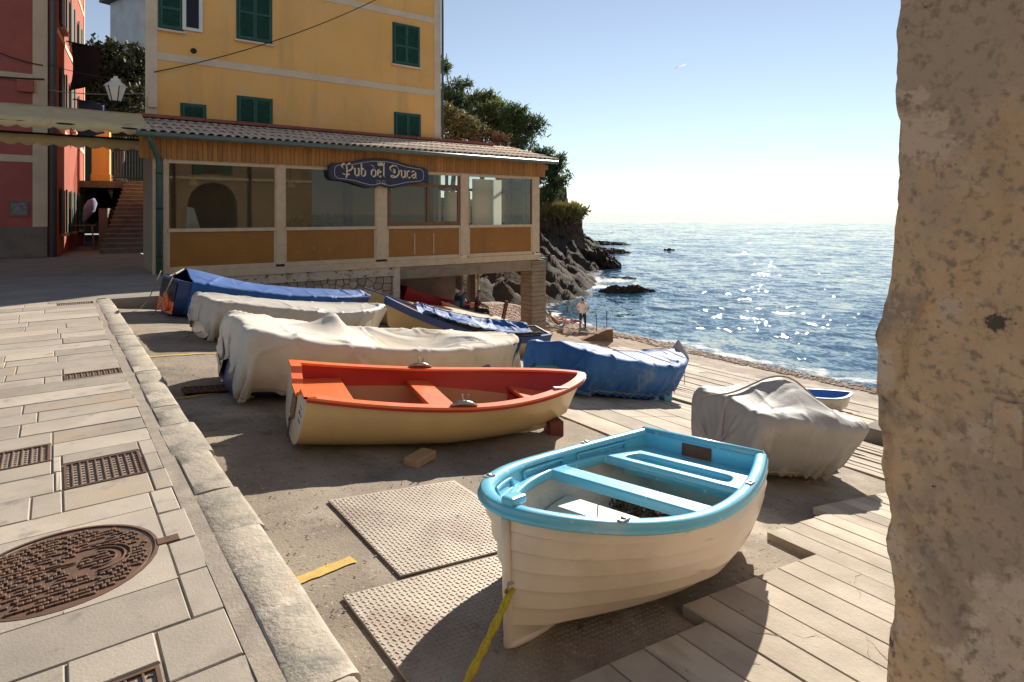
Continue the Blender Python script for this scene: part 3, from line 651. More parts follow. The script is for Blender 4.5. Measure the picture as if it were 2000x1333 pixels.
pub = thing('pub', 'low ochre and cream pub with glazed front and navy sign', 'pub', (9, 20.5, -.2))
XL, XR = fx(318), fx(1053)
posts = [(fx(318), fx(327)), (fx(539), fx(556)), (fx(734), fx(756)), (fx(899), fx(915)), (fx(1039), fx(1053))]
for i, (a, b) in enumerate(posts):
    mb = MB(); mb.box(a, b, FY-.03, FY+.12, .1 if i else .0, 3.16); mb.build('post', MT['wood_cream'], pub, bevel=.008)
for i in range(4):
    a = posts[i][1]; b = posts[i+1][0]
    def rail(z0, z1, nm, mat=MT['wood_cream'], y0=-.015, y1=.09, o=0):
        mb = MB(); mb.box(a+.002+o, b-.002-o, FY+y0, FY+y1, z0, z1); return mb.build(nm, mat, pub, bevel=.005)
    rail(1.12, 1.22, 'window_sill', y0=-.05); rail(3.02, 3.14, 'top_rail'); rail(.03, .16, 'bottom_rail')
    for q0, q1 in ((a, a+.06), (b-.06, b)):
        mb = MB(); mb.box(q0, q1, FY-.008, FY+.06, .162, 1.118); mb.build('panel_batten', MT['wood_cream'], pub)
    mb = MB(); mb.box(a+.05, b-.05, FY+.015, FY+.05, .15, 1.13); pn = mb.build('lower_panel', MT['ochre_panel'], pub)
    if i == 2:
        for q in (.36, .62):
            mb = MB(); xx = a+(b-a)*q; mb.box(xx-.015, xx+.015, FY+.0, FY+.02, .22, .95); mb.build('cover_strip', MT['wood_cream'], pn)
        # brown sliding window
        w0, w1 = a+.03, b-.02
        fr = MB(); fr.box(w0, w1, FY-.012, FY+.05, 1.222, 1.36); fr.box(w0, w1, FY-.012, FY+.05, 2.58, 2.68); fr.box(w0, w0+.10, FY-.012, FY+.05, 1.361, 2.579); fr.box(w1-.10, w1, FY-.012, FY+.05, 1.361, 2.579)
        md = w0+(w1-w0)*.54
        fr.box(md-.06, md+.05, FY-.016, FY+.046, 1.361, 2.579); fr.box(w0, w0+.08, FY-.012, FY+.05, 2.681, 3.019); fr.box(w1-.08, w1, FY-.012, FY+.05, 2.681, 3.019); fr.box(md-.03, md+.03, FY-.012, FY+.05, 2.681, 3.019)
        f_ = fr.build('sliding_window', MT['wood_brown'], pub, bevel=.004)
        for (p, q, r0, r1) in ((w0+.1, md-.06, 1.36, 2.58), (md+.05, w1-.1, 1.36, 2.58), (w0+.08, md-.03, 2.68, 3.02), (md+.03, w1-.08, 2.68, 3.02)):
            mb = MB(); mb.box(p, q, FY+.015, FY+.021, r0, r1); mb.build('pane', MT['glass'], f_)
    else:
        mb = MB(); mb.box(a+.001, b-.001, FY+.03, FY+.036, 1.221, 3.019); mb.build('window_pane', MT['glass'], pub)
        for q0, q1 in ((a, a+.035), (b-.035, b)):
            mb = MB(); mb.box(q0, q1, FY+.0, FY+.06, 1.222, 3.018); mb.build('window_frame', MT['wood_cream'] if i < 3 else MT['wood_brown'], pub)
# beam below
mb = MB(); mb.box(XL, XR+.03, FY-.04, FY+.16, -.19, .028); mb.build('sill_beam', MT['wood_cream'], pub, bevel=.008)
# fascia boards with rounded ends
zt, zb = 3.74, 3.16
bw = .128; nb = int((XR+.35-(XL-.55))/bw)
poly = [(-bw/2+.004, 0)]+[(-(bw/2-.004)*cos(t), -(.045)*sin(t)) for t in np.linspace(.3, pi-.3, 5)]+[(bw/2-.004, 0), (bw/2-.004, zt-zb), (-bw/2+.004, zt-zb)]
mb = MB(); mb.prism(poly, lambda p, t: (p[0], .022*t, p[1])); b0 = mb.build('fascia_board', MT['slat'], pub)
bm_ = b0.data; bpy.data.objects.remove(b0)
for i in range(nb):
    piece('fascia_board', bm_, pub, Matrix.Translation((XL-.5+bw*i, FY-.075+.003*random.random(), zb+.0)))
mb = MB(); mb.box(XL-.4, XR+.25, FY-.04, FY+.1, 3.142, 3.8); mb.build('eaves_beam', MT['dark_wood'], pub)
mb = MB(); mb.box(XR+.03, XR+.42, FY-.06, FY+.06, 3.42, 3.62); mb.build('beam_end', MT['slat'], pub, bevel=.01)
# roof: boarding, curved tiles, ridge
RY0, RY1, RZ0, RZ1 = FY-.42, 22.0, 3.83, 4.62
RX0, RX1 = XL-.62, XR+.52
sl = (RZ1-RZ0)/(RY1-RY0)
mb = MB(); mb.add([(RX0, RY0+.05, RZ0-.05), (RX1, RY0+.05, RZ0-.05), (RX1, RY1, RZ1-.05), (RX0, RY1, RZ1-.05), (RX0, RY0+.05, RZ0-.1), (RX1, RY0+.05, RZ0-.1), (RX1, RY1, RZ1-.1), (RX0, RY1, RZ1-.1)],
    [(0,1,2,3),(7,6,5,4),(0,4,5,1),(1,5,6,2),(2,6,7,3),(3,7,4,0)]); roof = mb.build('roof_boarding', MT['tile'], pub)
tw = .232; rows = 4; tl = (RY1-RY0)/rows*sqrt(1+sl*sl)
def tile_mesh():
    mb = MB(); n = 7; P = []
    for (yy, r, zz_) in ((0, .098, 0), (tl+.05, .082, -.022)):
        P.append([(-r*cos(pi*k/n)*1.02, yy, r*.78*sin(pi*k/n)+zz_) for k in range(n+1)])
    for (yy, r, zz_) in ((tl+.05, .068, -.022), (0, .084, 0)):
        P.append([(-r*cos(pi*k/n)*1.02, yy, r*.78*sin(pi*k/n)+zz_) for k in range(n+1)])
    mb.grid(P, closed_u=True); return mb.build('roof_tile', MT['tile'], roof, smooth=True, angle=50)
t0 = tile_mesh(); tm = t0.data; bpy.data.objects.remove(t0)
nc = int((RX1-RX0)/tw)
rotx = Matrix.Rotation(math.atan(sl), 4, 'X')
for i in range(nc+1):
    for j in range(rows):
        yy = RY0+(RY1-RY0)*j/rows
        piece('roof_tile', tm, roof, Matrix.Translation((RX0+tw*(i+.5)+random.uniform(-.008, .008), yy-.02*random.random(), RZ0-.045+sl*(yy-RY0)+.012)) @ rotx @ Matrix.Rotation(random.uniform(-.02, .02), 4, 'Z'))
mb = MB()                                              # valley channels between
for i in range(nc): mb.tube([(RX0+tw*(i+1), RY0-.03, RZ0-.02), (RX0+tw*(i+1), RY1, RZ1-.02)], .05, 6, flat=.5)
vt_ = mb.build('valley_tiles', MT['tile'], roof, smooth=True); vt_['kind'] = 'stuff'
i = 0; xx = RX0+.25
while xx < RX1-1.2:
    mb = MB(); mb.cbox(xx, xx+.93, RY1-.32, RY1-.03, RZ1-.02, RZ1+.085-.0, .02); mb.build('ridge_tile', MT['ridge'], roof); xx += .95
# gutter and downpipe
mb = MB(); mb.tube([(RX0-.05, RY0-.06, RZ0-.10), (RX1+.05, RY0-.06, RZ0-.13)], .075, 10); mb.build('gutter', MT['gutter'], pub, smooth=True)
gx = RX0+.25
dp = MB(); dp.tube([(gx, RY0-.05, 3.72), (gx+.03, RY0-.05, 3.55), (XL-.14, FY-.13, 3.15), (XL-.10, FY-.12, 2.95), (XL-.10, FY-.12, 0.0)], .062, 10); dpo = dp.build('downpipe', MT['pipe'], pub, smooth=True)
for z in (.45, 1.75, 2.7):
    mb = MB(); mb.tube([(XL-.10, FY-.12, z), (XL-.10, FY-.12, z+.04)], .075, 10); mb.build('pipe_bracket', MT['iron'], dpo)
mb = MB(); mb.box(XL-.24, XL-.175, FY-.06, FY+.06, -.02, 3.2); mb.build('corner_board', MT['wood_cream'], pub)
# left and right side walls, floor, ceiling
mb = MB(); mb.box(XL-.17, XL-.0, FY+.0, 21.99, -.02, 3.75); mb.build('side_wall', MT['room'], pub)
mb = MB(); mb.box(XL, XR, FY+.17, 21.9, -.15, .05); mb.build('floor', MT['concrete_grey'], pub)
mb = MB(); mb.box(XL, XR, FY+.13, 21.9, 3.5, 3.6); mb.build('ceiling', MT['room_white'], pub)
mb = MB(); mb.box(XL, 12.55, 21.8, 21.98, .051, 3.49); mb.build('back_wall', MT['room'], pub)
# sea side: posts, rails, glass
ys = [FY+.13, 20.05, 21.0, 21.9]
for y in ys[1:]:
    mb = MB(); mb.box(XR-.12, XR-.0, y-.06, y+.06, .051, 3.49); mb.build('side_post', MT['dark_wood'], pub)
for (z0, z1) in ((.06, 1.15), (2.55, 2.66)):
    for k in range(3):
        mb = MB(); mb.box(XR-.10, XR-.02, ys[k]+.061, ys[k+1]-.061, z0, z1); mb.build('side_rail', MT['room_white'] if z0 < 1 else MT['dark_wood'], pub)
for k in range(3):
    mb = MB(); mb.box(XR-.06, XR-.055, ys[k]+.06, ys[k+1]-.06, 1.15, 3.49); mb.build('side_pane', MT['glass'], pub)
# rear windows of the seaward room
for k, xx in enumerate((13.0, 13.9, 14.8, 15.55)):
    mb = MB(); mb.box(xx-.05, xx+.05, 21.85, 21.95, .051, 3.49); mb.build('rear_post', MT['dark_wood'], pub)
for (z0, z1, m_) in ((.06, 1.2, 'room_white'), (2.6, 2.72, 'dark_wood'), (1.2, 1.28, 'dark_wood')):
    mb = MB(); mb.box(12.56, XR-.13, 21.87, 21.93, z0, z1); mb.build('rear_rail', MT[m_], pub)
for (x0, x1) in ((12.6, 12.95), (13.05, 13.85), (13.95, 14.75), (14.85, 15.5)):
    mb = MB(); mb.box(x0, x1, 21.9, 21.905, 1.28, 3.49); mb.build('rear_pane', MT['glass'], pub)
for (x0, x1, z0, z1) in ((12.65, 13.9, 1.25, 2.55), (14.0, 15.5, .9, 3.1)):  # blinds added so backlight through them makes this bay glow pale
    mb = MB(); mb.box(x0, x1, 21.5, 21.51, z0, z1); mb.build('added_glow_blind', MT['blind'], pub)
for (x, y) in ((8.35, 20.9), (11.6, 20.9)):
    mb = MB(); mb.box(x-.13, x+.13, y-.13, y+.13, .051, 3.49); mb.build('inner_column', MT['dark_wood'], pub)
# basement: crazy stone wall, opening, beam, pillars
XO = fx(780)
mb = MB(); mb.box(XL-.1, XO, FY+.10, FY+.35, -3.2, -.19); wallb = mb.build('stone_wall', MT['joint'], pub)
mb = MB(); 
P = [[(x_, FY+.02+.02*float(0), z_) for z_ in (-.44, -.19)] for x_ in np.linspace(XL, XO, 30)]
mb.box(XL-.1, XO, FY+.0, FY+.11, -.47, -.192); mb.build('peeling_band', MT['peel'], pub)
seeds = []
tries = 0
while len(seeds) < 270 and tries < 20000:
    tries += 1; p = (random.uniform(XL, XO-.3), random.uniform(-2.6, -.47))
    if all((p[0]-q[0])**2+(p[1]-q[1])**2 > .034 for q in seeds): seeds.append(p)
def clip(poly, a, b):                                  # keep the side of a nearer than b
    mx, mz = (a[0]+b[0])/2, (a[1]+b[1])/2; nx, nz = b[0]-a[0], b[1]-a[1]; out = []
    f = lambda p: (p[0]-mx)*nx+(p[1]-mz)*nz
    for i in range(len(poly)):
        p, q = poly[i], poly[(i+1) % len(poly)]; fp, fq = f(p), f(q)
        if fp <= 0: out.append(p)
        if fp*fq < 0:
            t = fp/(fp-fq); out.append((p[0]+(q[0]-p[0])*t, p[1]+(q[1]-p[1])*t))
    return out
for s in seeds:
    poly = [(XL-.05, -2.8), (XO-.24, -2.8), (XO-.24, -.475), (XL-.05, -.475)]
    for q in sorted(seeds, key=lambda q: (q[0]-s[0])**2+(q[1]-s[1])**2)[1:16]:
        poly = clip(poly, s, q)
        if len(poly) < 3: break
    if len(poly) < 3: continue
    cx = sum(p[0] for p in poly)/len(poly); cz = sum(p[1] for p in poly)/len(poly); k = .93
    pr = random.uniform(.02, .045)
    pl = [(cx+(p[0]-cx)*k, cz+(p[1]-cz)*k) for p in poly]; n = len(pl)
    mb = MB(); mb.add([(p[0], FY+.105, p[1]) for p in pl]+[(cx+(p[0]-cx)*.93, FY+.10-pr, cz+(p[1]-cz)*.93) for p in pl],
        [(i, (i+1) % n, n+(i+1) % n, n+i) for i in range(n)]+[tuple(range(n, 2*n))]); mb.build('stone', MT['stone_wall'], wallb)
mb = MB(); mb.box(XO-.24, XO+.02, FY-.02, FY+.36, -3.1, -.193); mb.build('opening_jamb', MT['peel'], pub, bevel=.01)
mb = MB(); mb.box(XO+.02, XR, FY+.0, FY+.5, -.62, -.193); mb.build('lintel_beam', MT['concrete'], pub, bevel=.015)
PX0, PX1 = fx(1038), fx(1066)
mb = MB(); zz_ = -3.95
while zz_ < -.2:
    hgt = min(random.uniform(.13, .2), -.195-zz_); o = [random.uniform(0, .035) for _ in range(4)]
    mb.box(PX0+o[0]*.3, PX1-.05+o[1]+.02*(-zz_)*.8, FY-.02-o[2], FY+.72+o[3]*.3, zz_, zz_+hgt-.006); zz_ += hgt
mb.build('corner_pillar', MT['concrete'], pub, bevel=.012)
mb = MB(); mb.box(PX1-.02, PX1+.18, FY+.1, FY+.5, -.62, -.15); mb.build('green_bracket', MT['pipe'], pub)
mb = MB(); mb.box(XL, 13.3, 21.7, 21.95, -4, -.16); mb.build('basement_wall', MT['concrete_grey'], pub)
mb = MB(); mb.box(XL, XR, FY+.51, 21.9, -.4, -.155); mb.build('floor_slab', MT['concrete_grey'], pub)
a_ = at_Y(921, 600, 21.2); mb = MB(); mb.box(a_.x-.12, a_.x+.12, 21.1, 21.35, -4, -.4); mb.build('inner_post', MT['dark_wood'], pub)
mb = MB(); mb.tube([(a_.x+.3, 21.15, -4), (a_.x+.3, 21.15, -.4)], .06, 8); mb.build('waste_pipe', MT['wood_cream'], pub, smooth=True)
# sign board
sx0, sx1 = at_Y(641, 340, FY-.2).x, at_Y(838, 340, FY-.2).x; sc_ = ((sx0+sx1)/2, at_Y(740, 339, FY-.2).z); hw, hh_ = (sx1-sx0)/2, .50
half = [(.0, 1.0), (.18, .985), (.36, .87), (.58, .66), (.80, .56), (.93, .52), (.985, .34), (1.0, 0), (.985, -.34), (.93, -.52), (.80, -.56), (.58, -.66), (.36, -.88), (.22, -.98), (.10, -.93), (.0, -.80)]
out = half+[(-a, b) for a, b in half[::-1][1:-1]]
out = out[::-1]
sign = thing('pub_sign', 'navy shaped sign board lettered Pub del Duca above the pub windows', 'sign', (sc_[0], FY-.2, sc_[1]))
mb = MB(); mb.prism(out, lambda p, t: (sc_[0]+p[0]*hw, FY-.10-.07*t, sc_[1]+p[1]*hh_)); mb.build('board', MT['sign_edge'], sign)
mb = MB(); mb.prism(out, lambda p, t: (sc_[0]+p[0]*hw*.985, FY-.171-.012*t, sc_[1]+p[1]*hh_*.955)); mb.build('face', MT['sign_blue'], sign)
mb = MB(); ring = [(sc_[0]+p[0]*hw*.885, FY-.186, sc_[1]+p[1]*hh_*.80) for p in out]; ring.append(ring[0]); mb.tube(ring, .009, 5); mb.build('border_line', MT['sign_cream'], sign)
G = {'u': (.72, [[(.0,.85),(.12,1),(.12,.15),(.25,0),(.5,.2)], [(.42,.9),(.54,1),(.54,.12),(.66,0)]]),
 'b': (.72, [[(.1,1.62),(.1,.15),(.28,0),(.52,.2),(.52,.78),(.34,1),(.12,.85)]]),
 'd': (.72, [[(.02,1.5),(.28,1.35),(.54,.85),(.54,.2),(.3,0),(.06,.2),(.06,.72),(.28,.95),(.5,.8)]]),
 'e': (.6, [[(.46,.15),(.24,0),(.06,.2),(.06,.78),(.26,1),(.46,.75),(.1,.5)]]),
 'l': (.4, [[(.02,1.5),(.14,1.62),(.14,.15),(.3,0)]]),
 'c': (.58, [[(.46,.15),(.24,0),(.06,.2),(.06,.78),(.28,1),(.46,.84)]]),
 'a': (.74, [[(.06,.85),(.3,1),(.52,.82),(.52,.12),(.66,0)], [(.5,.55),(.16,.45),(.06,.2),(.24,0),(.5,.2)]]),
 'P': (1.28, [[(.0,1.05),(.02,1.35),(.28,1.55),(.5,1.3),(.56,.2),(.46,-.25)], [(.62,1.45),(.88,1.62),(1.12,1.32),(1.1,.95),(.86,.68),(.62,.62)], [(.06,.25),(.5,.1),(.82,.22)], [(.0,1.05),(.22,.9)]]),
 'D': (1.28, [[(.08,.95),(.04,1.3),(.4,1.6),(.85,1.5),(1.1,1.0),(1.08,.5),(.75,.08),(.35,.0),(.1,.12),(.3,.28),(.7,.15)], [(.5,1.15),(.5,.55)], [(.08,.95),(.3,.8)], [(.62,1.0),(.62,.6)]])}
txt = 'Pub del Duca'; adv = {' ': .42}; tot = sum(G[c][0] if c in G else .42 for c in txt)
s_ = hw*1.50/tot; nib = Vector((.075, .075)); xcur = sc_[0]-hw*.75; zb_ = sc_[1]-hh_*.24
word = None
for c in txt:
    if c == ' ': xcur += .42*s_; continue
    mb = MB()
    for st in G[c][1]:
        for k in range(len(st)-1):
            p = Vector(st[k]); q = Vector(st[k+1])
            n2 = Vector((nib.x, -nib.y*.45)) if abs((q-p).x) < .1 else Vector((nib.x*.75, -nib.y))
            pl = [p-n2, p+n2, q+n2, q-n2]
            ar = sum(pl[i].x*pl[(i+1) % 4].y-pl[(i+1) % 4].x*pl[i].y for i in range(4))
            if ar < 0: pl = pl[::-1]
            dz = .0008*k
            mb.prism(pl, lambda w, t: (xcur+w.x*s_, FY-.184-(.008+dz)*t, zb_+w.y*s_*.82))
    mb.build('letter', MT['sign_cream'], sign); xcur += G[c][0]*s_
mb = MB(); cw = .22; cz_ = sc_[1]+hh_*.62
crown = [(-.5, 0), (.5, 0), (.62, .62), (.3, .3), (.16, .7), (0, .35), (-.16, .7), (-.3, .3), (-.62, .62)]
for i in range(1, len(crown)): pass
mb.prism(crown, lambda p, t: (sc_[0]+p[0]*cw, FY-.184-.008*t, cz_-.06+p[1]*cw)); mb.build('crown_emblem', MT['sign_cream'], sign)
mb = MB()
for sg in (-1, 1):
    mb.tube([(sc_[0]+sg*.16, FY-.19, sc_[1]-hh_*.50), (sc_[0]+sg*.06, FY-.19, sc_[1]-hh_*.48), (sc_[0]+sg*.03, FY-.19, sc_[1]-hh_*.58), (sc_[0]+sg*.08, FY-.19, sc_[1]-hh_*.66), (sc_[0]+sg*.18, FY-.19, sc_[1]-hh_*.64)], .007, 5)
mb.build('scroll_mark', MT['sign_cream'], sign)
# things seen through the glass
mb = MB(); mb.prism([(-.18, 0), (.22, 0), (.30, .25), (.02, 1.25), (-.15, 1.28)], lambda p, t: (at_Y(377, 430, 19.9).x+p[0], 19.9+.03*t, .55+p[1])); tag(mb.build('white_board', MT['room_white']), 'pale leaning board just inside the leftmost pub window', 'board')
mb = MB(); mb.box(at_Y(345, 430, 19.9).x, at_Y(640, 430, 19.9).x, 19.7, 20.4, .05, .55); tag(mb.build('window_bench', MT['dark_wood'], bevel=.01), 'long dark bench inside behind the pub windows', 'bench')

for k, (x, y) in enumerate(((3.4, 20.9), (6.3, 20.7), (9.6, 20.4), (11.9, 20.0))):
    tt = thing('pub_table', ('round table deep inside behind the first pub window', 'round table inside behind the second pub window', 'round table inside left of the sliding window', 'round table inside behind the sliding window')[k], 'table', (x, y, .05), 'tables inside the pub')
    mb = MB(); mb.lathe([(.45, .74), (.45, .78), (.44, .785)], (x, y, .05), 20); mb.build('table_top', MT['dark_wood'], tt); mb = MB(); mb.lathe([(.22, 0), (.2, .03), (.04, .06), (.04, .74)], (x, y, .05), 12); mb.build('pedestal', MT['iron'], tt)
    lt = thing('pendant_shade', ('cream lampshade inside, first from the left', 'cream lampshade inside, second from the left', 'cream lampshade inside, third from the left', 'cream lampshade inside, fourth from the left')[k], 'lampshade', (x, y, 2.5), 'lampshades inside the pub')
    mb = MB(); mb.lathe([(.20, 0), (.19, .02), (.06, .2), (.05, .21)], (x, y, 2.5), 16); mb.build('shade', MT['cream'], lt, smooth=True); mb = MB(); mb.tube([(x, y, 2.7), (x, y, 3.49)], .01, 5); mb.build('flex', MT['cable'], lt)
# ---------------------------------------------------------------- yellow house
YY = 22.0
def hx(x): return at_Y(x, 420, YY).x
def hp(x, y): return at_Y(x, y, YY)
yh = thing('yellow_house', 'tall ochre yellow house with dark green shutters and cream bands', 'house', (7.5, 24, 0))
HL, HR, HT = hx(284), hx(860), 17.0
pl = [(HL, YY), (HR, YY), (HR+.2, YY+10), (HL+1.9, YY+12)]
mb = MB(); mb.prism(pl, lambda p, t: (p[0], p[1], -4+(HT+4)*t)); mb.build('wall', MT['yellow_wall'], yh)
mb = MB(); mb.box(HL-.3, HR+.4, YY-.5, YY+10, HT+.001, HT+.3); mb.build('roof', MT['ridge'], yh)
mb = MB(); mb.box(HL-.005, HL+.32, YY-.035, YY-.001, 0, HT-.01); mb.build('corner_strip', MT['cream'], yh)
mb = MB(); mb.box(HR-.30, HR+.005, YY-.035, YY-.001, 0, HT-.01); mb.build('corner_strip', MT['cream'], yh)
for (a, b, h) in ((hp(300, 112).z, hp(852, 183).z, .24), (hp(560, 0).z, hp(850, 42).z, .24)):
    z = b; mb = MB(); mb.box(HL+.322, HR-.302, YY-.03, YY-.001, z-h/2, z+h/2); mb.build('string_course', MT['cream'], yh)
mb = MB(); mb.box(HL+.322, HR-.302, YY-.03, YY-.001, 14.6, 14.85); mb.build('string_course', MT['cream'], yh)
def shutters(par, x0, x1, z0, z1, y, n=2, open_=0, nslat=22):
    w = (x1-x0)/n
    mb = MB(); mb.box(x0-.06, x1+.06, y-.02, y-.001, z0-.05, z1+.03); fr = mb.build('window', MT['shutter'], par)
    mb = MB(); mb.box(x0-.12, x1+.12, y-.14, y-.001, z0-.12, z0-.052); mb.build('sill', MT['cream'], fr, bevel=.01)
    for k in range(n):
        a, b = x0+k*w+.004, x0+(k+1)*w-.004
        mb = MB(); t = .055
        mb.box(a, a+t, y-.065, y-.021, z0, z1); mb.box(b-t, b, y-.065, y-.021, z0, z1)
        zm = z0+(z1-z0)*.45
        for (q0, q1) in ((z0, z0+.09), (zm-.04, zm+.04), (z1-.07, z1)): mb.box(a+t, b-t, y-.064, y-.022, q0, q1)
        sh = mb.build('shutter', MT['shutter'], fr)
        mb = MB(); N_ = int((z1-z0)/.065)
        for i in range(N_):
            z = z0+.09+(z1-z0-.16)*i/N_
            mb.beam((a+t, y-.045, z), (b-t, y-.045, z), .045, .008, up=(0, -.7, 1))
        s = mb.build('louvres', MT['shutter'], sh); s['kind'] = 'stuff'
def win(x0, y0, x1, y1, n=2):
    p, q = hp(x0, y0), hp(x1, y1); cz0 = hp((x0+x1)/2, y1).z; cz1 = hp((x0+x1)/2, y0).z; shutters(yh, p.x, q.x, cz0, cz1, YY, n)
win(466, 192, 529, 300); win(356, 205, 399, 280, 1); win(772, 223, 819, 320)
win(465, -35, 528, 80); win(769, 50, 817, 127)
win(320, -190, 400, -70); win(465, -190, 528, -80); win(769, -100, 817, -20)
# half open window at top left: one shutter swung, white frame
p, q = hp(313, -30), hp(354, 57); 
shutters(yh, p.x, q.x, hp(333, 57).z, hp(333, -30).z, YY, 1)
a_, b_ = hp(357, 60), hp(394, -30); z0, z1 = hp(376, 62).z, hp(376, -30).z
mb = MB(); mb.box(a_.x, b_.x, YY-.02, YY-.001, z0, z1); wn_ = mb.build('dark_room_pane', MT['glass_dark'], yh)
mb = MB()
for (x0, x1, c0, c1) in ((a_.x-.02, a_.x+.09, z0, z1), (b_.x-.09, b_.x+.02, z0, z1), (a_.x+.091, b_.x-.091, z0, z0+.1), (a_.x+.091, b_.x-.091, z1-.42, z1-.34)): mb.box(x0, x1, YY-.06, YY-.021, c0, c1)
mb.build('white_window_frame', MT['room_white'], wn_, bevel=.006)
mb = MB(); mb.lathe([(.09, 0), (.09, .03), (.05, .05)], (0, 0, 0), 12); o = mb.build('vent', MT['iron'], yh); o.matrix_basis = Matrix.Translation((hp(378, 100).x, YY, hp(378, 100).z)) @ Matrix.Rotation(radians(90), 4, 'X')
mb = MB(); mb.tube([(HR+.07, YY-.06, 4.7), (HR+.07, YY-.06, HT)], .05, 8); mb.build('downpipe', MT['pipe'], yh, smooth=True)
p = hp(290, 195); mb = MB(); mb.box(p.x-.02, p.x+.22, YY-.16, YY-.036, p.z-.25, p.z+.12); mb.build('junction_box', MT['cream'], yh, bevel=.01)

# ---------------------------------------------------------------- pink house, red house
ph = thing('pink_house', 'dusty pink house with cream corner and grey base at far left', 'house', (-3, 29, 0))
cp = at_z(91, 502, 0); PHX, PHY = cp.x, cp.y
mb = MB(); mb.box(PHX-14, PHX, PHY, PHY+5, 0, 19); mb.build('wall', MT['pink_wall'], ph)
mb = MB(); mb.box(PHX-14, PHX+.02, PHY-.03, PHY-.001, 0, 1.15); mb.box(PHX+.001, PHX+.02, PHY, PHY+1.2, 0, 1.15); mb.build('base_course', MT['dado'], ph)
mb = MB(); mb.box(PHX-.42, PHX+.03, PHY-.045, PHY-.031, 1.151, 19); mb.box(PHX+.001, PHX+.03, PHY-.03, PHY+.4, 1.151, 19); mb.build('corner_strip', MT['cream'], ph)
for zc in (at_Y(40, 310, PHY).z, at_Y(40, 150, PHY).z):
    mb = MB(); mb.box(PHX-14, PHX-.421, PHY-.03, PHY-.001, zc-.13, zc+.13); mb.build('string_course', MT['cream'], ph)
p = at_Y(37, 408, PHY); mb = MB(); mb.box(p.x-.28, p.x+.28, PHY-.05, PHY-.001, p.z-.28, p.z+.28); nt_ = mb.build('notice_frame', MT['dado'], ph)
mb = MB(); mb.box(p.x-.22, p.x+.22, PHY-.06, PHY-.051, p.z-.22, p.z+.22); mb.build('notice_face', M('faded_print', (.30,.30,.32), (.14,.13,.15), sc=7, rough=.6), nt_)
mb = MB(); mb.tube([(PHX+.2, PHY-.08, 0), (PHX+.2, PHY-.08, 19)], .10, 10); mb.build('drainpipe', M('blue_grey_pipe', (.10,.11,.13), rough=.5), ph, smooth=True)
p = at_Y(50, 168, PHY); mb = MB(); mb.box(p.x-.25, p.x+.25, PHY-.2, PHY-.031, p.z-.25, p.z+.2); mb.build('meter_box', MT['pink_wall'], ph, bevel=.02)

rh = thing('red_house', 'brick red house with dark shutters along the shaded alley', 'house', (1, 34, 0))
R0 = Vector((PHX+.32, PHY+.05, 0)); e_ = at_d(163, 420, 33.2); R1 = Vector((e_.x, e_.y, 0)); rd_ = (R1-R0).normalized(); rn = Vector((rd_.y, -rd_.x, 0))   # rn towards the alley
RL = (R1-R0).length
def rp(s, z, o=0): return R0+rd_*s+rn*o+Vector((0, 0, z))
def rbox(mb, s0, s1, z0, z1, o0, o1):
    mb.add([rp(s0, z0, o0), rp(s1, z0, o0), rp(s1, z0, o1), rp(s0, z0, o1), rp(s0, z1, o0), rp(s1, z1, o0), rp(s1, z1, o1), rp(s0, z1, o1)], [(0,1,2,3),(7,6,5,4),(1,0,4,5),(2,1,5,6),(3,2,6,7),(0,3,7,4)])
    return mb
rbox(MB(), 0, RL, 0, 17, -5, 0).build('wall', MT['red_wall'], rh)
for z in (4.9, 8.6, 12.3): rbox(MB(), 0, RL, z, z+.2, .001, .03).build('string_course', MT['cream'], rh)
for fl, (z0, z1) in enumerate(((.9, 2.6), (5.5, 7.4), (9.2, 11.1), (12.9, 14.8))):
    for s in (1.2, 4.6, 8.2):
        w = rbox(MB(), s, s+1.0, z0, z1, .001, .05).build('window', MT['dark_wood'], rh)
        for k in (-.55, 1.05):
            rbox(MB(), s+k, s+k+.5, z0-.05, z1+.05, .055, .10).build('shutter', MT['shutter'], w)
        rbox(MB(), s-.1, s+1.1, z0-.16, z0-.06, .001, .18).build('sill', MT['cream'], w)
rbox(MB(), RL, RL+.3, 0, 17, -.5, .04).build('corner_strip', MT['cream'], rh)
# laundry poles and hanging cloth
for (s, z, c) in ((2.5, 8.9, 'dark_cloth'), (5.2, 6.9, 'blue_cloth')):
    a = rp(s, z, .05); b = rp(s+.2, z-.1, 1.3)
    mb = MB(); mb.tube([a, b], .03, 6); pole = tag(mb.build('laundry_pole', MT['iron']), 'dark pole jutting from the red house wall, ' + ('upper one' if z > 8 else 'lower one'), 'pole', 'laundry poles on the red house')
    P = []
    for i in range(13):
        t = i/12; q = a.lerp(b, .15+.8*t); P.append([(q.x+.10*sin(9*t+j*.5)*j/8, q.y+.06*sin(7*t), q.z-j*.26*(1-.35*t)) for j in range(9)])
    mb = MB(); mb.grid(P); tag(mb.build('hanging_cloth', MT[c], smooth=True, solid=.01), ('dark' if c[0] == 'd' else 'blue') + ' washing hanging from a pole over the alley', 'laundry')

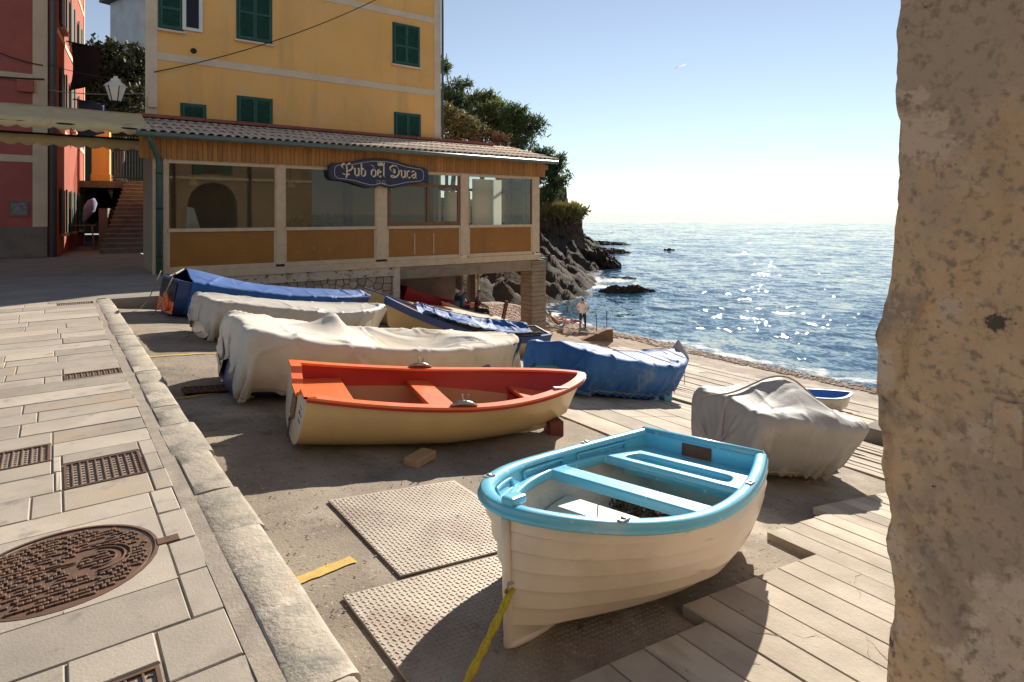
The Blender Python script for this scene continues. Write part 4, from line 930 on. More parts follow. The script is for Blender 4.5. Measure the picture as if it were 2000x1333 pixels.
# ---------------------------------------------------------------- alley stairs, gate pillar, gate
AD = Vector((.16, 1, 0)).normalized(); AN = Vector((AD.y, -AD.x, 0)); S0 = Vector((2.75, 30.2, 0))
def ap_(s, o, z): return S0+AD*s+AN*o+Vector((0, 0, z))
def abox(mb, s0, s1, o0, o1, z0, z1):
    mb.add([ap_(s0,o0,z0), ap_(s0,o1,z0), ap_(s1,o1,z0), ap_(s1,o0,z0), ap_(s0,o0,z1), ap_(s0,o1,z1), ap_(s1,o1,z1), ap_(s1,o0,z1)], [(0,3,2,1),(4,5,6,7),(0,1,5,4),(1,2,6,5),(2,3,7,6),(3,0,4,7)]); return mb
MT['tread'] = M('lit_tone_tread', (.29,.25,.21), (.21,.18,.15), sc=3, rough=.9, rnd=.15)  # treads toned lighter than risers: painted light that picks out the steps
st = thing('alley_stairs', 'worn stone stairway climbing the dark alley to a gate', 'stairs', S0)
ns = 17; rise = 3.35/ns
for i in range(ns):
    mb = abox(MB(), i*.44, i*.44+.46, -1.25+.02*i, 3.0, -.02, rise*(i+1)-.045); mb.build('riser', MT['step'], st)
    mb = abox(MB(), i*.44-.035, i*.44+.46, -1.27+.02*i, 3.0, rise*(i+1)-.044, rise*(i+1)); mb.build('tread', MT['tread'], st, bevel=.01)
abox(MB(), ns*.44, ns*.44+8, -6, 6, 3.0, 3.34).build('landing', MT['step'], st)
abox(MB(), 3.0, ns*.44, -1.62, -1.28, 0, 1.9).build('side_wall', MT['dado'], st)
gp = thing('gate_pillar', 'ochre gate pillar with moulded cap at the head of the stairs', 'pillar', ap_(7.7, -.2, 3.3))
q = (at_d(203, 300, 32.8)-S0); so = q.dot(AN)
abox(MB(), 7.55, 8.3, so-.38, so+.38, 3.34, 6.2).build('shaft', MT['yellow_wall'], gp); abox(MB(), 7.45, 8.4, so-.48, so+.48, 6.2, 6.45).build('cap', MT['yellow_wall'], gp, bevel=.04); abox(MB(), 7.5, 8.35, so-.43, so+.43, 3.341, 3.7).build('plinth', MT['yellow_wall'], gp, bevel=.02)
gt = thing('iron_gate', 'black iron bar gate closing the top of the alley stairs', 'gate', ap_(7.9, 1.2, 3.3))
for o in np.arange(so+.45, so+2.9, .13):
    mb = MB(); mb.tube([ap_(7.9, o, 3.36), ap_(7.9, o, 5.75)], .016, 6); mb.build('bar', MT['iron'], gt)
for z in (3.55, 5.0, 5.6):
    mb = MB(); mb.beam(ap_(7.9, so+.4, z), ap_(7.9, so+2.95, z), .03, .05); mb.build('cross_rail', MT['iron'], gt)

# awning over the street
aw = thing('awning', 'cream scalloped canvas awning joining the pub and pink house', 'awning', (-1, 20, 3.6))
AX0, AX1 = -5.5, XL-.30
def valance(y, z, h, nm):
    mb = MB(); P = []; n = 220
    for i in range(n+1):
        x = AX0+(AX1-AX0)*i/n; ph_ = (x/.36) % 1
        P.append([(x, y+.012*sin(x*5)+.02*t*sin(x*8.7), z-(h-.07+.07*sin(pi*ph_))*t) for t in (0, .5, 1)])
    mb.grid(P); mb.build(nm, MT['canvas'], aw, smooth=True, solid=.006)
P = [[(AX0+(AX1-AX0)*i/40, 19.0+2.2*j/8, 3.98+.62*j/8-.05*sin(pi*j/8)*(1+.4*sin(i*1.1))) for j in range(9)] for i in range(41)]
mb = MB(); mb.grid(P); mb.build('canvas_top', MT['canvas'], aw, smooth=True, solid=.006)
valance(18.99, 3.985, .27, 'front_valance'); valance(20.4, 3.72, .3, 'rear_valance')
mb = MB(); mb.tube([(AX0, 19.02, 3.88), (AX1, 19.02, 3.88)], .03, 8); mb.tube([(AX0, 20.4, 3.74), (AX1, 20.4, 3.74)], .03, 8)
for x in np.arange(AX0, AX1, 1.5): mb.tube([(x, 19.02, 3.90), (x, 20.1, 4.05), (x, 21.2, 4.42)], .02, 6)
mb.build('frame', MT['iron'], aw)

# street lantern on its wire, overhead cables
def cable(name, a, b, sag, label, r=.012, m='cable'):
    a, b = Vector(a), Vector(b); pts = []
    for i in range(25):
        t = i/24; p = a.lerp(b, t); p.z -= sag*4*t*(1-t); pts.append(p)
    mb = MB(); mb.tube(pts, r, 5); return tag(mb.build(name, MT[m]), label, 'cable', 'overhead cables')
lp = at_Y(226, 178, 21.0)
la = thing('street_lantern', 'white glass street lantern hung on a wire across the alley', 'lamp', (lp.x, lp.y, lp.z-.4))
mb = MB(); P = [[(lp.x+r*cos(pi/4+k*pi/3), lp.y+r*sin(pi/4+k*pi/3), lp.z+z) for k in range(7)] for r, z in ((.14, -.30), (.27, .12))]; mb.grid(P); mb.build('glass_body', MT['lamp_glass'], la)
mb = MB(); mb.lathe([(.30, .12), (.28, .15), (.13, .28), (.12, .34), (.06, .36), (.05, .42)], lp, 6); mb.build('cap', MT['lamp_glass'], la)
mb = MB(); mb.lathe([(.03, -.42), (.05, -.36), (.15, -.31), (.15, -.295)], lp, 6); mb.build('base', MT['iron'], la)
for k in range(6):
    an = pi/4+k*pi/3; mb = MB(); mb.tube([(lp.x+.14*cos(an), lp.y+.14*sin(an), lp.z-.3), (lp.x+.27*cos(an), lp.y+.27*sin(an), lp.z+.12)], .014, 5); mb.build('rib', MT['iron'], la)
cable('lantern_wire', at_Y(92, 125, PHY), (HL+.1, YY-.04, hp(288, 157).z), .15, 'thin wire carrying the street lantern across the alley')
cable('lamp_cable', at_Y(95, 176, PHY), (HL+.1, YY-.04, hp(290, 182).z), .1, 'pale cable strung just under the lantern wire', .016, 'rope')
cable('facade_cable', hp(300, 142)+Vector((0, -.06, 0)), hp(760, -10)+Vector((0, -.9, 0)), .35, 'dark cable rising in front of the yellow house facade', .016)
cable('left_cable', at_Y(-80, 60, PHY-.2), at_Y(84, 128, PHY-.1), .2, 'dark cable sloping down across the pink house front', .02)
cable('pink_wall_cable', at_Y(-60, 143, PHY-.1), at_Y(86, 155, PHY-.1), .05, 'dark cable running level along the pink house wall', .03)
# folding table and folded parasol by the stairs
tb = thing('folding_table', 'folding table with grey cloth standing before the alley stairs', 'table', (1.6, 29.3, 0))
tp = at_d(148, 440, 27.5); tx, ty, tz = tp.x, tp.y, tp.z
mb = MB(); mb.box(tx-.75, tx+.75, ty-.4, ty+.4, tz-.03, tz); mb.build('table_top', MT['grey_cloth'], tb)
for sx in (-1, 1):
    for sy in (-1, 1):
        mb = MB(); mb.tube([(tx+sx*.68, ty+sy*.34, 0), (tx+sx*.6, ty+sy*.33, tz-.03)], .02, 6); mb.build('leg', MT['chrome'], tb)
p0 = at_d(163, 434, 27.9); p1 = at_d(184, 388, 28.4)
mb = MB(); mb.tube([p0, p0.lerp(p1, .2), p0.lerp(p1, .55), p0.lerp(p1, .85), p1], [.05, .13, .24, .20, .03], 10); tag(mb.build('folded_parasol', M('lilac_white_cloth', (.30,.32,.40), (.14,.13,.34), sc=2.2, rough=.85), smooth=True), 'bundled white and violet parasol leaning on the folding table', 'parasol')

# house on the hill above the alley
wh = thing('white_house', 'white house with grey roof on the hill above the alley', 'house', at_d(250, 100, 62))
c_ = at_d(262, 100, 62); ax = (RGT*.55+FWD*.83).normalized(); bx_ = Vector((-ax.y, ax.x, 0))
def wbox(mb, a0, a1, b0, b1, z0, z1):
    f = lambda a, b, z: c_+ax*a+bx_*b+Vector((0, 0, z))
    mb.add([f(a0,b0,z0), f(a1,b0,z0), f(a1,b1,z0), f(a0,b1,z0), f(a0,b0,z1), f(a1,b0,z1), f(a1,b1,z1), f(a0,b1,z1)], [(0,1,2,3),(7,6,5,4),(1,0,4,5),(2,1,5,6),(3,2,6,7),(0,3,7,4)]); return mb
wbox(MB(), -2.2, 14, -6, 0, -6, 4.2).build('wall', MT['white_wall'], wh); rf_ = wbox(MB(), -2.9, 14.5, -6.6, .7, 4.2, 4.5).build('roof', MT['slate'], wh)
wbox(MB(), 1.5, 14, -5.5, -.5, 4.5, 8.5).build('upper_wall', MT['white_wall'], wh)
for k in range(3):
    w = wbox(MB(), -1.4+k*1.6, -.7+k*1.6, -.06+.06, .05, .6, 2.0).build('window', MT['blue_cloth'], wh)
# ================================================================ BOATS
class Hull:
    """x from stern 0 to bow L, y to port, z up from the keel line."""
    def __init__(s, L, B, Hs, Hm, Hb, tw=.8, um=.42, fore=.30, full=2.4, rake=.06, bow=.9, vexp=.85, rise=.30):
        s.L, s.B, s.H, s.tw, s.um, s.fore, s.full, s.rake, s.bow = L, B, (Hs, Hm, Hb), tw, um, fore, full, rake, bow; s.vexp, s.rise = vexp, rise
    def b(s, u):
        u = np.asarray(u, float); a = np.clip((s.um-u)/s.um, 0, 1); c = np.clip((u-s.um)/(1-s.um), 0, 1)
        return s.B/2*np.where(u < s.um, 1-(1-s.tw)*a**1.8, np.clip(1-c**2.5, 0, 1)**s.bow)+.006
    def zs(s, u):
        Hs, Hm, Hb = s.H; u = np.asarray(u, float)
        return np.where(u < .45, Hm+(Hs-Hm)*((.45-u)/.45)**2, Hm+(Hb-Hm)*(np.clip(u-.45, 0, 1)/.55)**2)
    def zk(s, u):
        c = np.clip((np.asarray(u, float)-(1-s.fore))/s.fore, 0, 1); return s.H[2]*s.rise*c**2.6
    def sec(s, u, v):
        u = np.asarray(u, float); n = s.full; a = (1-(1-np.clip(v, 0, 1))**n)**(1/n); w = np.clip((u-.45)/.55, 0, 1)**1.3
        return a*(1-w)+np.clip(v, 0, 1)**s.vexp*w
    def pt(s, u, v, side, off=0.0):
        zk, zs = s.zk(u), s.zs(u); y = np.maximum(s.b(u)*s.sec(u, v)-off, 0)*side
        z = zk+off*(1-v)+(zs-zk-off*(1-v))*v
        x = s.L*u+s.rake*s.L*np.asarray(v)*np.clip((np.asarray(u)-.6)/.4, 0, 1)**2-off*np.clip((np.asarray(u)-.85)/.15, 0, 1)*1.2+off*np.clip((.1-np.asarray(u))/.1, 0, 1)
        return x, y, z
    def inner_half(s, u, z, off):
        zk, zs = float(s.zk(u)), float(s.zs(u)); v = min(1, max(0, (z-zk)/(zs-zk))); return max(0, float(s.b(u)*s.sec(u, v))-off)
US = np.concatenate([np.linspace(0, .8, 33), np.linspace(.815, 1, 20)])
def shell(h, off, v0=0., v1=1., nv=16, strakes=0, so=.010, cap=True):
    if strakes:
        vs = []; fr = []
        for k in range(strakes):
            for f in (0, .5, .90): vs.append((k+f)/strakes); fr.append(f)
        vs.append(1.); fr.append(1.)
        vs = np.array(vs); fr = np.array(fr)
    else:
        vs = v0+(v1-v0)*np.linspace(0, 1, nv+1)**1.25; fr = None
    P = []
    for u in US:
        row = []
        o = np.full(len(vs), off)
        if strakes: o = off-so*(1-fr)*np.clip(vs*6, 0, 1)*min(1, float((1-u)*9)+.15)
        for side in (1, -1):
            x, y, z = h.pt(u, vs, side, o); pts = list(zip(np.broadcast_to(x, vs.shape), y, z))
            row += pts[::-1] if side == 1 else (pts[1:] if v0 == 0 else pts)
        P.append(row)
    mb = MB(); mb.grid(P)
    if cap and v0 == 0:
        n = len(P[0]); mb.f.append(tuple(range(n))); mb.m.append(0)
    return mb, P
def rim(h, w, t, out=.0, u0=0., drop=0., prof=None):
    """gunwale: flat band of width w and thickness t following the sheer on both sides and round the bow"""
    path = []
    us = [u for u in US if u >= u0]
    for side in (1, -1):
        seq = us if side == 1 else us[::-1][1:]
        for u in seq:
            x, y, z = h.pt(u, 1., side, 0); path.append(Vector((float(x), float(y), float(z)-drop)))
    n = len(path); P = []
    for i, p in enumerate(path):
        tn = (path[min(n-1, i+1)]-path[max(0, i-1)]); tn.z = 0; tn.normalize(); nn = Vector((-tn.y, tn.x, 0))   # points inboard/outboard
        ctr = Vector((h.L*.45, 0, p.z)); 
        if nn.dot(ctr-p) < 0: nn = -nn
        if prof: P.append([tuple(p+nn*a+Vector((0, 0, c))) for a, c in prof])
        else: P.append([tuple(p-nn*out), tuple(p-nn*out+Vector((0, 0, t))), tuple(p+nn*w+Vector((0, 0, t))), tuple(p+nn*w), tuple(p-nn*out)])
    mb = MB(); mb.grid(P); return mb
def place(stern, bow, sink=0.0, heel=0.0):
    a = Vector((stern[0], stern[1], rz(*stern)+sink)); b = Vector((bow[0], bow[1], rz(*bow)+sink))
    xax = (b-a).normalized(); yax = Vector((0, 0, 1)).cross(xax).normalized(); zax = xax.cross(yax)
    R = Matrix((xax, yax, zax)).transposed().to_4x4()
    return Matrix.Translation(a) @ R @ Matrix.Rotation(radians(heel), 4, 'X')
def curve_plate(outline, holes, z, thick, bev, name, mat, parent):
    cu = bpy.data.curves.new(name, 'CURVE'); cu.dimensions = '2D'; cu.fill_mode = 'BOTH'; cu.extrude = thick/2; cu.bevel_depth = bev; cu.bevel_resolution = 2
    for pts in [outline]+holes:
        sp = cu.splines.new('POLY'); sp.points.add(len(pts)-1); sp.use_cyclic_u = True
        for i, p in enumerate(pts): sp.points[i].co = (p[0], p[1], 0, 1)
    o = bpy.data.objects.new(name, cu); COL.objects.link(o)
    dg = bpy.context.evaluated_depsgraph_get(); me = bpy.data.meshes.new_from_object(o.evaluated_get(dg)); bpy.data.objects.remove(o)
    me.transform(Matrix.Translation((0, 0, z))); me.materials.clear(); me.materials.append(mat); me.name = name
    ob = bpy.data.objects.new(name, me); _link(ob, parent, True); return ob
def rounded(pts, r=.03, n=5):
    out = []; k = len(pts)
    for i in range(k):
        p = Vector(pts[i]); a = Vector(pts[i-1]); b = Vector(pts[(i+1) % k]); da = (a-p); db = (b-p)
        rr = min(r, da.length*.45, db.length*.45); s = p+da.normalized()*rr; e = p+db.normalized()*rr
        for j in range(n+1):
            t = j/n; out.append(tuple((1-t)**2*s+2*t*(1-t)*p+t*t*e))
    return out

# ---------------------------------------------------------------- cloth draped over a hull
def drape(h, drop, top, nx=84, ny=58, steps=130, seed=0, over=(.06, .05), slack=1.0, sub=8, cling=.6, hem=None, bow_w=.5):
    rg = np.random.default_rng(seed)
    u = np.linspace(-over[0], 1+over[1], nx); s = np.linspace(-1, 1, ny)
    bw = h.b(np.clip(u, 0, 1)); dr = drop*np.ones(nx) if hem is None else np.array([hem(q) for q in u])
    half = (np.maximum(bw, h.B*bow_w*.5)+dr)*slack
    X = h.L*u[:, None]*np.ones(ny); Y = half[:, None]*s[None]
    rest = np.stack([X, Y, np.zeros_like(X)], -1)
    P = rest.copy(); P[..., 2] = max(h.H)+.18+.02*rg.normal(size=X.shape)
    P[..., 2] += .05*np.sin(X*5+seed)*np.cos(Y*4)
    Q = P.copy()
    cons = []
    def addc(di, dj, st):
        a = (slice(0, nx-di), slice(0, ny-dj) if dj >= 0 else slice(-dj, ny)); b = (slice(di, nx), slice(dj, ny) if dj >= 0 else slice(0, ny+dj))
        L0 = np.linalg.norm(rest[b]-rest[a], axis=-1)
        ii, jj = np.meshgrid(np.arange(L0.shape[0]), np.arange(L0.shape[1]), indexing='ij')
        key = (ii//max(di, 1)) if di else (jj//max(abs(dj), 1))
        for c in (0, 1): cons.append((a, b, L0, ((key % 2) == c).astype(float)[..., None]*.5*st))
    addc(1, 0, 1.); addc(0, 1, 1.); addc(1, 1, .5); addc(1, -1, .5); addc(2, 0, .03); addc(0, 2, .03)
    g = np.array([0, 0, -.0022])
    def collide(P, Q):
        x, y, z = P[..., 0], P[..., 1], P[..., 2]
        uu = x/h.L; uc = np.clip(uu, 0, 1); zk = h.zk(uc); zs = h.zs(uc); b = h.b(uc)
        inside_x = (uu > -.012) & (uu < 1.02+h.rake)
        yn = np.clip(np.abs(y)/np.maximum(b, .02), 0, 1)
        T = zs+top(uc, np.clip(y/np.maximum(b, .02), -1, 1))+.012+.036*smoothstep(.72, .9, yn)
        v = np.clip((z-zk)/(zs-zk), 0, 1); hb = b*h.sec(uc, v)+.014+.032*smoothstep(.6, .9, v)
        hit = inside_x & (np.abs(y) < hb) & (z < T) & (z > zk-.05)
        lat = hb-np.abs(y); ver = T-z; end = (uu+.012)*h.L
        m = np.minimum(np.minimum(lat, ver), np.where(uu < .12, end, 9))
        pv = hit & (m == ver); plt = hit & (m == lat) & ~pv; pe = hit & ~pv & ~plt
        P[..., 2] = np.where(pv, T, z); P[..., 1] = np.where(plt, np.sign(y)*hb, y); P[..., 0] = np.where(pe, -.012*h.L, x)
        gl = P[..., 2] < .02; P[..., 2] = np.where(gl, .02, P[..., 2])
        fr = (hit | gl)[..., None]*.55
        Q[:] = Q+(P-Q)*fr
    for it in range(steps):
        V = (P-Q)*.965; Q = P.copy(); P = P+V+g
        if cling:
            lowm = P[..., 2] < h.zs(np.clip(P[..., 0]/h.L, 0, 1))-.03
            P[..., 1] -= np.sign(P[..., 1])*lowm*.0012*cling
            P[..., 0] += ((P[..., 0] < 0) & lowm)*.0012*cling
        for k in range(sub):
            for a, b, L0, w in cons:
                d = P[b]-P[a]; ln = np.linalg.norm(d, axis=-1); c = (d*((ln-L0)/np.maximum(ln, 1e-6))[..., None])*w
                P[a] += c; P[b] -= c
            if k % 3 == 2: collide(P, Q)
        collide(P, Q)
    return P
def cover(h, root, mat, name='cover', **k):
    amp = k.pop('wrinkle', .013); ties = k.pop('ties', 8); P = drape(h, **k); sd = k.get('seed', 0)
    def up(A, n, ax):                                   # finer grid before the creases are pressed in
        m = A.shape[ax]; t = np.linspace(0, m-1, n); a = np.floor(t).astype(int).clip(0, m-2); f = (t-a); sh = [1, 1, 1]; sh[ax] = n; f = f.reshape(sh); f = f*f*(3-2*f)*.35+f*.65
        return np.take(A, a, ax)*(1-f)+np.take(A, a+1, ax)*f
    nx, ny = int(P.shape[0]*2.2), int(P.shape[1]*2.2); P = up(up(P, nx, 0), ny, 1)
    for _ in range(2):
        Q = P.copy(); Q[1:-1] = (P[:-2]+2*P[1:-1]+P[2:])/4; P = Q.copy(); P[:, 1:-1] = (Q[:, :-2]+2*Q[:, 1:-1]+Q[:, 2:])/4
    du = np.gradient(P, axis=0); dv = np.gradient(P, axis=1); nn = np.cross(du, dv); nn /= np.maximum(np.linalg.norm(nn, axis=-1, keepdims=True), 1e-9)
    nn *= np.sign(nn[nx//2, ny//2, 2])
    si = np.cumsum(np.linalg.norm(du, axis=-1), 0); sj = np.cumsum(np.linalg.norm(dv, axis=-1), 1); sj = sj-sj[:, ny//2:ny//2+1]; si = si.mean(1, keepdims=True)+0*si
    rg = np.random.default_rng(sd+50); H_ = np.zeros((nx, ny)); Ls = si.max()
    tp = [(Ls*(q+.5+rg.uniform(-.25, .25))/ties, s_) for q in range(ties) for s_ in (-1, 1)]
    for (tx_, s_) in tp:
        gi = int(np.clip(tx_/Ls*nx, 0, nx-1)); bb = float(h.b(np.clip(P[gi, ny//2, 0]/h.L, 0, 1))); ty_ = s_*bb*1.02
        for q in range(rg.integers(4, 7)):
            inw = rg.random() < .6; an = rg.normal(0, .75); dx, dy = math.sin(an), -s_*math.cos(an)*(1 if inw else -1)
            ln = rg.uniform(.25, .9)*min(1.2, h.B*.75); A = amp*rg.uniform(.5, 1.6)*rg.choice([1, 1, -.6]); w_ = rg.uniform(.018, .05)
            ox, oy = tx_+rg.normal(0, .05), ty_+rg.normal(0, .03)
            cx, cy = si-ox, sj-oy; t = (cx*dx+cy*dy)/ln; dist = np.abs(-cx*dy+cy*dx+.03*np.sin(t*3+q))
            H_ += A*np.exp(-dist/(w_*(.6+.8*np.clip(t, 0, 1))))*smoothstep(-.08, .12, t)*(1-smoothstep(.45, 1.0, t))
    for q in range(14):                                 # long creases from folding and storage
        an = rg.uniform(0, pi); ox, oy = rg.uniform(0, Ls), rg.uniform(-1, 1)*h.B*.6; cx, cy = si-ox, sj-oy; t = np.abs(cx*math.cos(an)+cy*math.sin(an)); dist = np.abs(-cx*math.sin(an)+cy*math.cos(an)+.05*np.sin(t*4+q))
        H_ += amp*.55*rg.choice([1, -1])*np.exp(-dist/.025)*(1-smoothstep(.2, .7, t))
    P = P+nn*(H_+amp*.5*fbm(si*2.2, sj*2.2, sd))[..., None]
    o = grid_mesh(name, P.reshape(-1, 3), nx, ny, mat, parent=root, smooth=True, local=True)
    md = o.modifiers.new('thick', 'SOLIDIFY'); md.thickness = .005; md.offset = 1
    for jj_ in (4, ny-5):
        mb = MB(); mb.tube([tuple(P[i, jj_]+nn[i, jj_]*.012) for i in range(4, nx-4)], .006, 5); mb.build('hem_cord', MT['rope'], root, local=True)
    return o, P
def simple_hull(h, root, mat, rim_mat=None, strakes=0, rw=.05, inner=None, rail=True):
    mb, _ = shell(h, 0, strakes=strakes); o = mb.build('hull', mat, root, smooth=True, local=True, angle=38)
    mb, _ = shell(h, .03, cap=True); mb.build('hull_inside', inner or mat, root, smooth=True, local=True, angle=38)
    if not rail: return o
    r = rim(h, rw, .03, out=.03).build('gunwale', rim_mat or mat, root, smooth=True, local=True, angle=38)
    mb = MB(); hw = float(h.b(0)); z = float(h.zs(0)); mb.box(-.03, .05, -hw, hw, z-.0, z+.03); mb.build('transom_rail', rim_mat or mat, root, local=True, bevel=.008)
    return o
def rope(pts, r, label, cat='rope', m='rope', name='rope', n=6, group=None):
    mb = MB(); mb.tube(pts, r, n); return tag(mb.build(name, MT[m], smooth=True), label, cat, group)
def block(c, s, rot, mat, name, label, cat, group=None):
    mb = MB(); x, y, z = s; mb.box(-x/2, x/2, -y/2, y/2, 0, z)
    o = mb.build(name, mat, bevel=.008); o.matrix_world = Matrix.Translation(c) @ Matrix.Rotation(radians(rot), 4, 'Z') @ Matrix.Rotation(random.uniform(-.04, .04), 4, 'X'); WM[o] = o.matrix_world
    return tag(o, label, cat, group)

# 1. white clinker dinghy with sky blue rim, nearest
m1 = place((3.72, 2.74), (1.62, 2.22), .02, 1.5)
b1 = thing('dinghy', 'white clinker dinghy with sky blue rim lying nearest the camera', 'boat', mat=m1, group='boats on the slipway')
L1 = 2.16; h1 = Hull(L1, 1.20, .575, .53, .62, tw=.74, um=.47, fore=.28, full=2.5, rake=.03, bow=.62, vexp=1.25, rise=.06)
mb, P1 = shell(h1, 0, strakes=7, so=.028); mb.build('hull', MT['boat_white'], b1, smooth=True, local=True, angle=28)
zb1 = .47                                             # bench level
mb, _ = shell(h1, .022, strakes=8, so=-.006); mb.build('hull_inside', MT['boat_in'], b1, smooth=True, local=True, angle=28)
# keel and stem
kp = []
for u in list(np.linspace(0, .72, 12))+list(np.linspace(.75, 1, 14)): 
    x, y, z = h1.pt(u, 0., 1); kp.append((float(x), 0, float(z)-.012))
x, y, z = h1.pt(1., .5, 1); kp.append((float(x)+.008, 0, float(z))); x, y, z = h1.pt(1., 1., 1); kp.append((float(x)+.008, 0, float(z)-.03))
mb = MB(); mb.tube(kp, .022, 8); mb.build('keel', MT['boat_white'], b1, smooth=True, local=True)
# blue liner above the benches, and the rolled rim
P = []
for u in US:
    row = []
    zs_, zk_ = float(h1.zs(u)), float(h1.zk(u)); v_ = (zb1-zk_)/(zs_-zk_)
    vs = np.linspace(v_, 1, 5)
    for side in (1, -1):
        x, y, z = h1.pt(u, vs, side, .034); pts = list(zip(np.broadcast_to(x, vs.shape), y, z)); row.append(pts if side == 1 else pts)
    P.append(row)
mb = MB(); mb.grid([r[0] for r in P]); mb.build('blue_liner', MT['boat_blue'], b1, smooth=True, local=True)
mb = MB(); mb.grid([r[1][::-1] for r in P]); mb.build('blue_liner', MT['boat_blue'], b1, smooth=True, local=True)
hw = float(h1.b(0)); zt_ = float(h1.zs(0))
mb = MB(); mb.box(-.004, .05, -hw+.01, hw-.01, zb1-.02, zt_+.005); mb.build('transom_liner', MT['boat_blue'], b1, local=True, bevel=.01, seg=2)
prof = [(.052, -.006), (.050, .014), (.034, .026), (.010, .028), (-.014, .024), (-.026, .012), (-.017, .004), (-.030, -.006), (-.036, -.018), (-.024, -.030), (.0, -.033), (.030, -.022), (.052, -.006)]
rim(h1, 0, 0, prof=prof).build('gunwale', MT['boat_blue'], b1, smooth=True, local=True)
mb = MB(); mb.tube([(.0, -hw-.0, zt_+.004), (.0, hw+.0, zt_+.004)], .036, 12); mb.build('transom_rim', MT['boat_blue'], b1, smooth=True, local=True)
# recessed side lockers in the liner: raised blue ribs between them
for side in (1, -1):
    for (ua, ub) in ((.12, .36), (.44, .66), (.74, .86)):
        pts = []
        for u in np.linspace(ua, ub, 9):
            x, y, z = h1.pt(u, .865, side, .040); pts.append((float(x), float(y), float(z)))
        lo = []
        for u in np.linspace(ua, ub, 9)[::-1]:
            x, y, z = h1.pt(u, .95, side, .044); lo.append((float(x), float(y), float(z)))
        mb = MB(); mb.tube(pts+lo+[pts[0]], .011, 6); mb.build('liner_moulding', MT['boat_blue'], b1, smooth=True, local=True)
# bench ring, thwart and stern seat as one moulding with openings
def ring(off, ua, ub, n=24):
    a = [(L1*u, h1.inner_half(u, zb1, off)) for u in np.linspace(ua, ub, n)]; return a
ua = ring(.03, .02, .975, 40); outline = ua+[(x, -y) for x, y in ua[::-1]]
f = [(L1*u, h1.inner_half(u, zb1, .07)) for u in np.linspace(.52, .945, 18)]
hole_f = rounded([(f[0][0], 0)] and f+[(x, -y) for x, y in f[::-1]], .07)
m_ = [(L1*u, h1.inner_half(u, zb1, .075)) for u in np.linspace(.24, .455, 8)]
hole_m = rounded(m_+[(x, -y) for x, y in m_[::-1]], .08)
s_ = [(L1*.125, .36), (L1*.215, .39), (L1*.215, -.39), (L1*.125, -.36)]
hole_s = rounded(s_, .07, 6)
curve_plate(outline, [hole_f, hole_m, hole_s], zb1-.014, .022, .012, 'bench_moulding', MT['boat_blue'], b1)
# vertical apron under the bench edges
for hole, dep in ((hole_f, .05), (hole_m, .05), (hole_s, .09)):
    mb = MB(); mb.grid([[(p[0], p[1], zb1-.02), (p[0], p[1], zb1-dep)] for p in hole+[hole[0]]]); mb.build('bench_apron', MT['boat_blue'], b1, smooth=True, local=True, solid=.012)
# floor panels, stern grime, rust plate, cleats
fl = [(L1*u, h1.inner_half(u, .25, .05)) for u in np.linspace(.44, .84, 14)]
curve_plate(rounded(fl+[(x, -y) for x, y in fl[::-1]], .1), [], .26, .03, .01, 'floor_panel', MT['boat_floor'], b1)
fl = [(L1*u, h1.inner_half(u, .17, .03)) for u in np.linspace(.03, .455, 14)]
curve_plate(fl+[(x, -y) for x, y in fl[::-1]], [], .165, .02, .004, 'rear_floor', MT['boat_in'], b1)
mb = MB(); mb.box(.051, .062, -.11, .11, zt_-.115, zt_-.01); mb.build('rust_plate', M('rust_plate', (.17,.07,.035), (.11,.05,.03), sc=14, rough=.8), b1, local=True, bevel=.004)
for (u, side) in ((.30, 1), (.30, -1), (.86, -1), (.86, 1)):
    x, y, z = h1.pt(u, 1., side); mb = MB(); mb.box(float(x)-.035, float(x)+.035, float(y)*.985-.016*1, float(y)*.985+.016, float(z)+.026, float(z)+.036); mb.lathe([(.012, 0), (.013, .008), (.008, .010)], (float(x), float(y)*.985, float(z)+.034), 10)
    mb.build('oar_socket', MT['chrome'], b1, local=True)
x, y, z = h1.pt(1., 1., 1); mb = MB(); mb.box(float(x)-.10, float(x)+.012, -.035, .035, float(z)+.02, float(z)+.06); mb.build('bow_cap', MT['boat_blue'], b1, local=True, bevel=.012, seg=2)
# leaf litter lying in the stern well
def litter(n, fn, name, label, mat, size, root=None, local=True):
    V, F = [], []
    for i in range(n):
        c = np.array(fn()); a = RNG.normal(size=3); a /= np.linalg.norm(a); b = np.cross(a, RNG.normal(size=3)); b /= np.linalg.norm(b); l = size*RNG.uniform(.5, 1.5)
        V += [c-a*l, c+b*l*.35, c+a*l, c-b*l*.35]; F.append((4*i, 4*i+1, 4*i+2, 4*i+3))
    o = np_mesh(name, V, F, mat, parent=root, local=local); return tag(o, label, 'leaves', kind='stuff') if label else o
o = litter(900, lambda: (L1*RNG.uniform(.235, .30)+.05*RNG.random(), RNG.uniform(-.34, .34), .18+.10*RNG.random()**2), 'leaf_litter', 'heap of brown leaves and twigs in the white dinghy stern well', MT['debris'], .022)
o.matrix_world = m1; 
o = litter(14, lambda: (L1*RNG.uniform(.25, .31), RNG.uniform(-.3, -.05), .28+.02*RNG.random()), 'paper_scraps', 'few white paper scraps on the leaf heap in the dinghy', MT['boat_floor'], .022); o.matrix_world = m1
mb = MB(); mb.beam((L1*.50, .0, .292), (L1*.72, .12, .292), .035, .025); o = tag(mb.build('driftwood_stick', MT['old_wood'], bevel=.004), 'thin brown stick lying on the white dinghy floor', 'stick'); o.matrix_world = m1
o = litter(120, lambda: (L1*RNG.normal(.73, .012), .12+RNG.normal(0, .03), .29+.03*RNG.random()), 'twig_bundle', 'small tuft of reddish twigs on the white dinghy floor', M('twigs', (.14,.06,.05), rough=.9), .03); o.matrix_world = m1
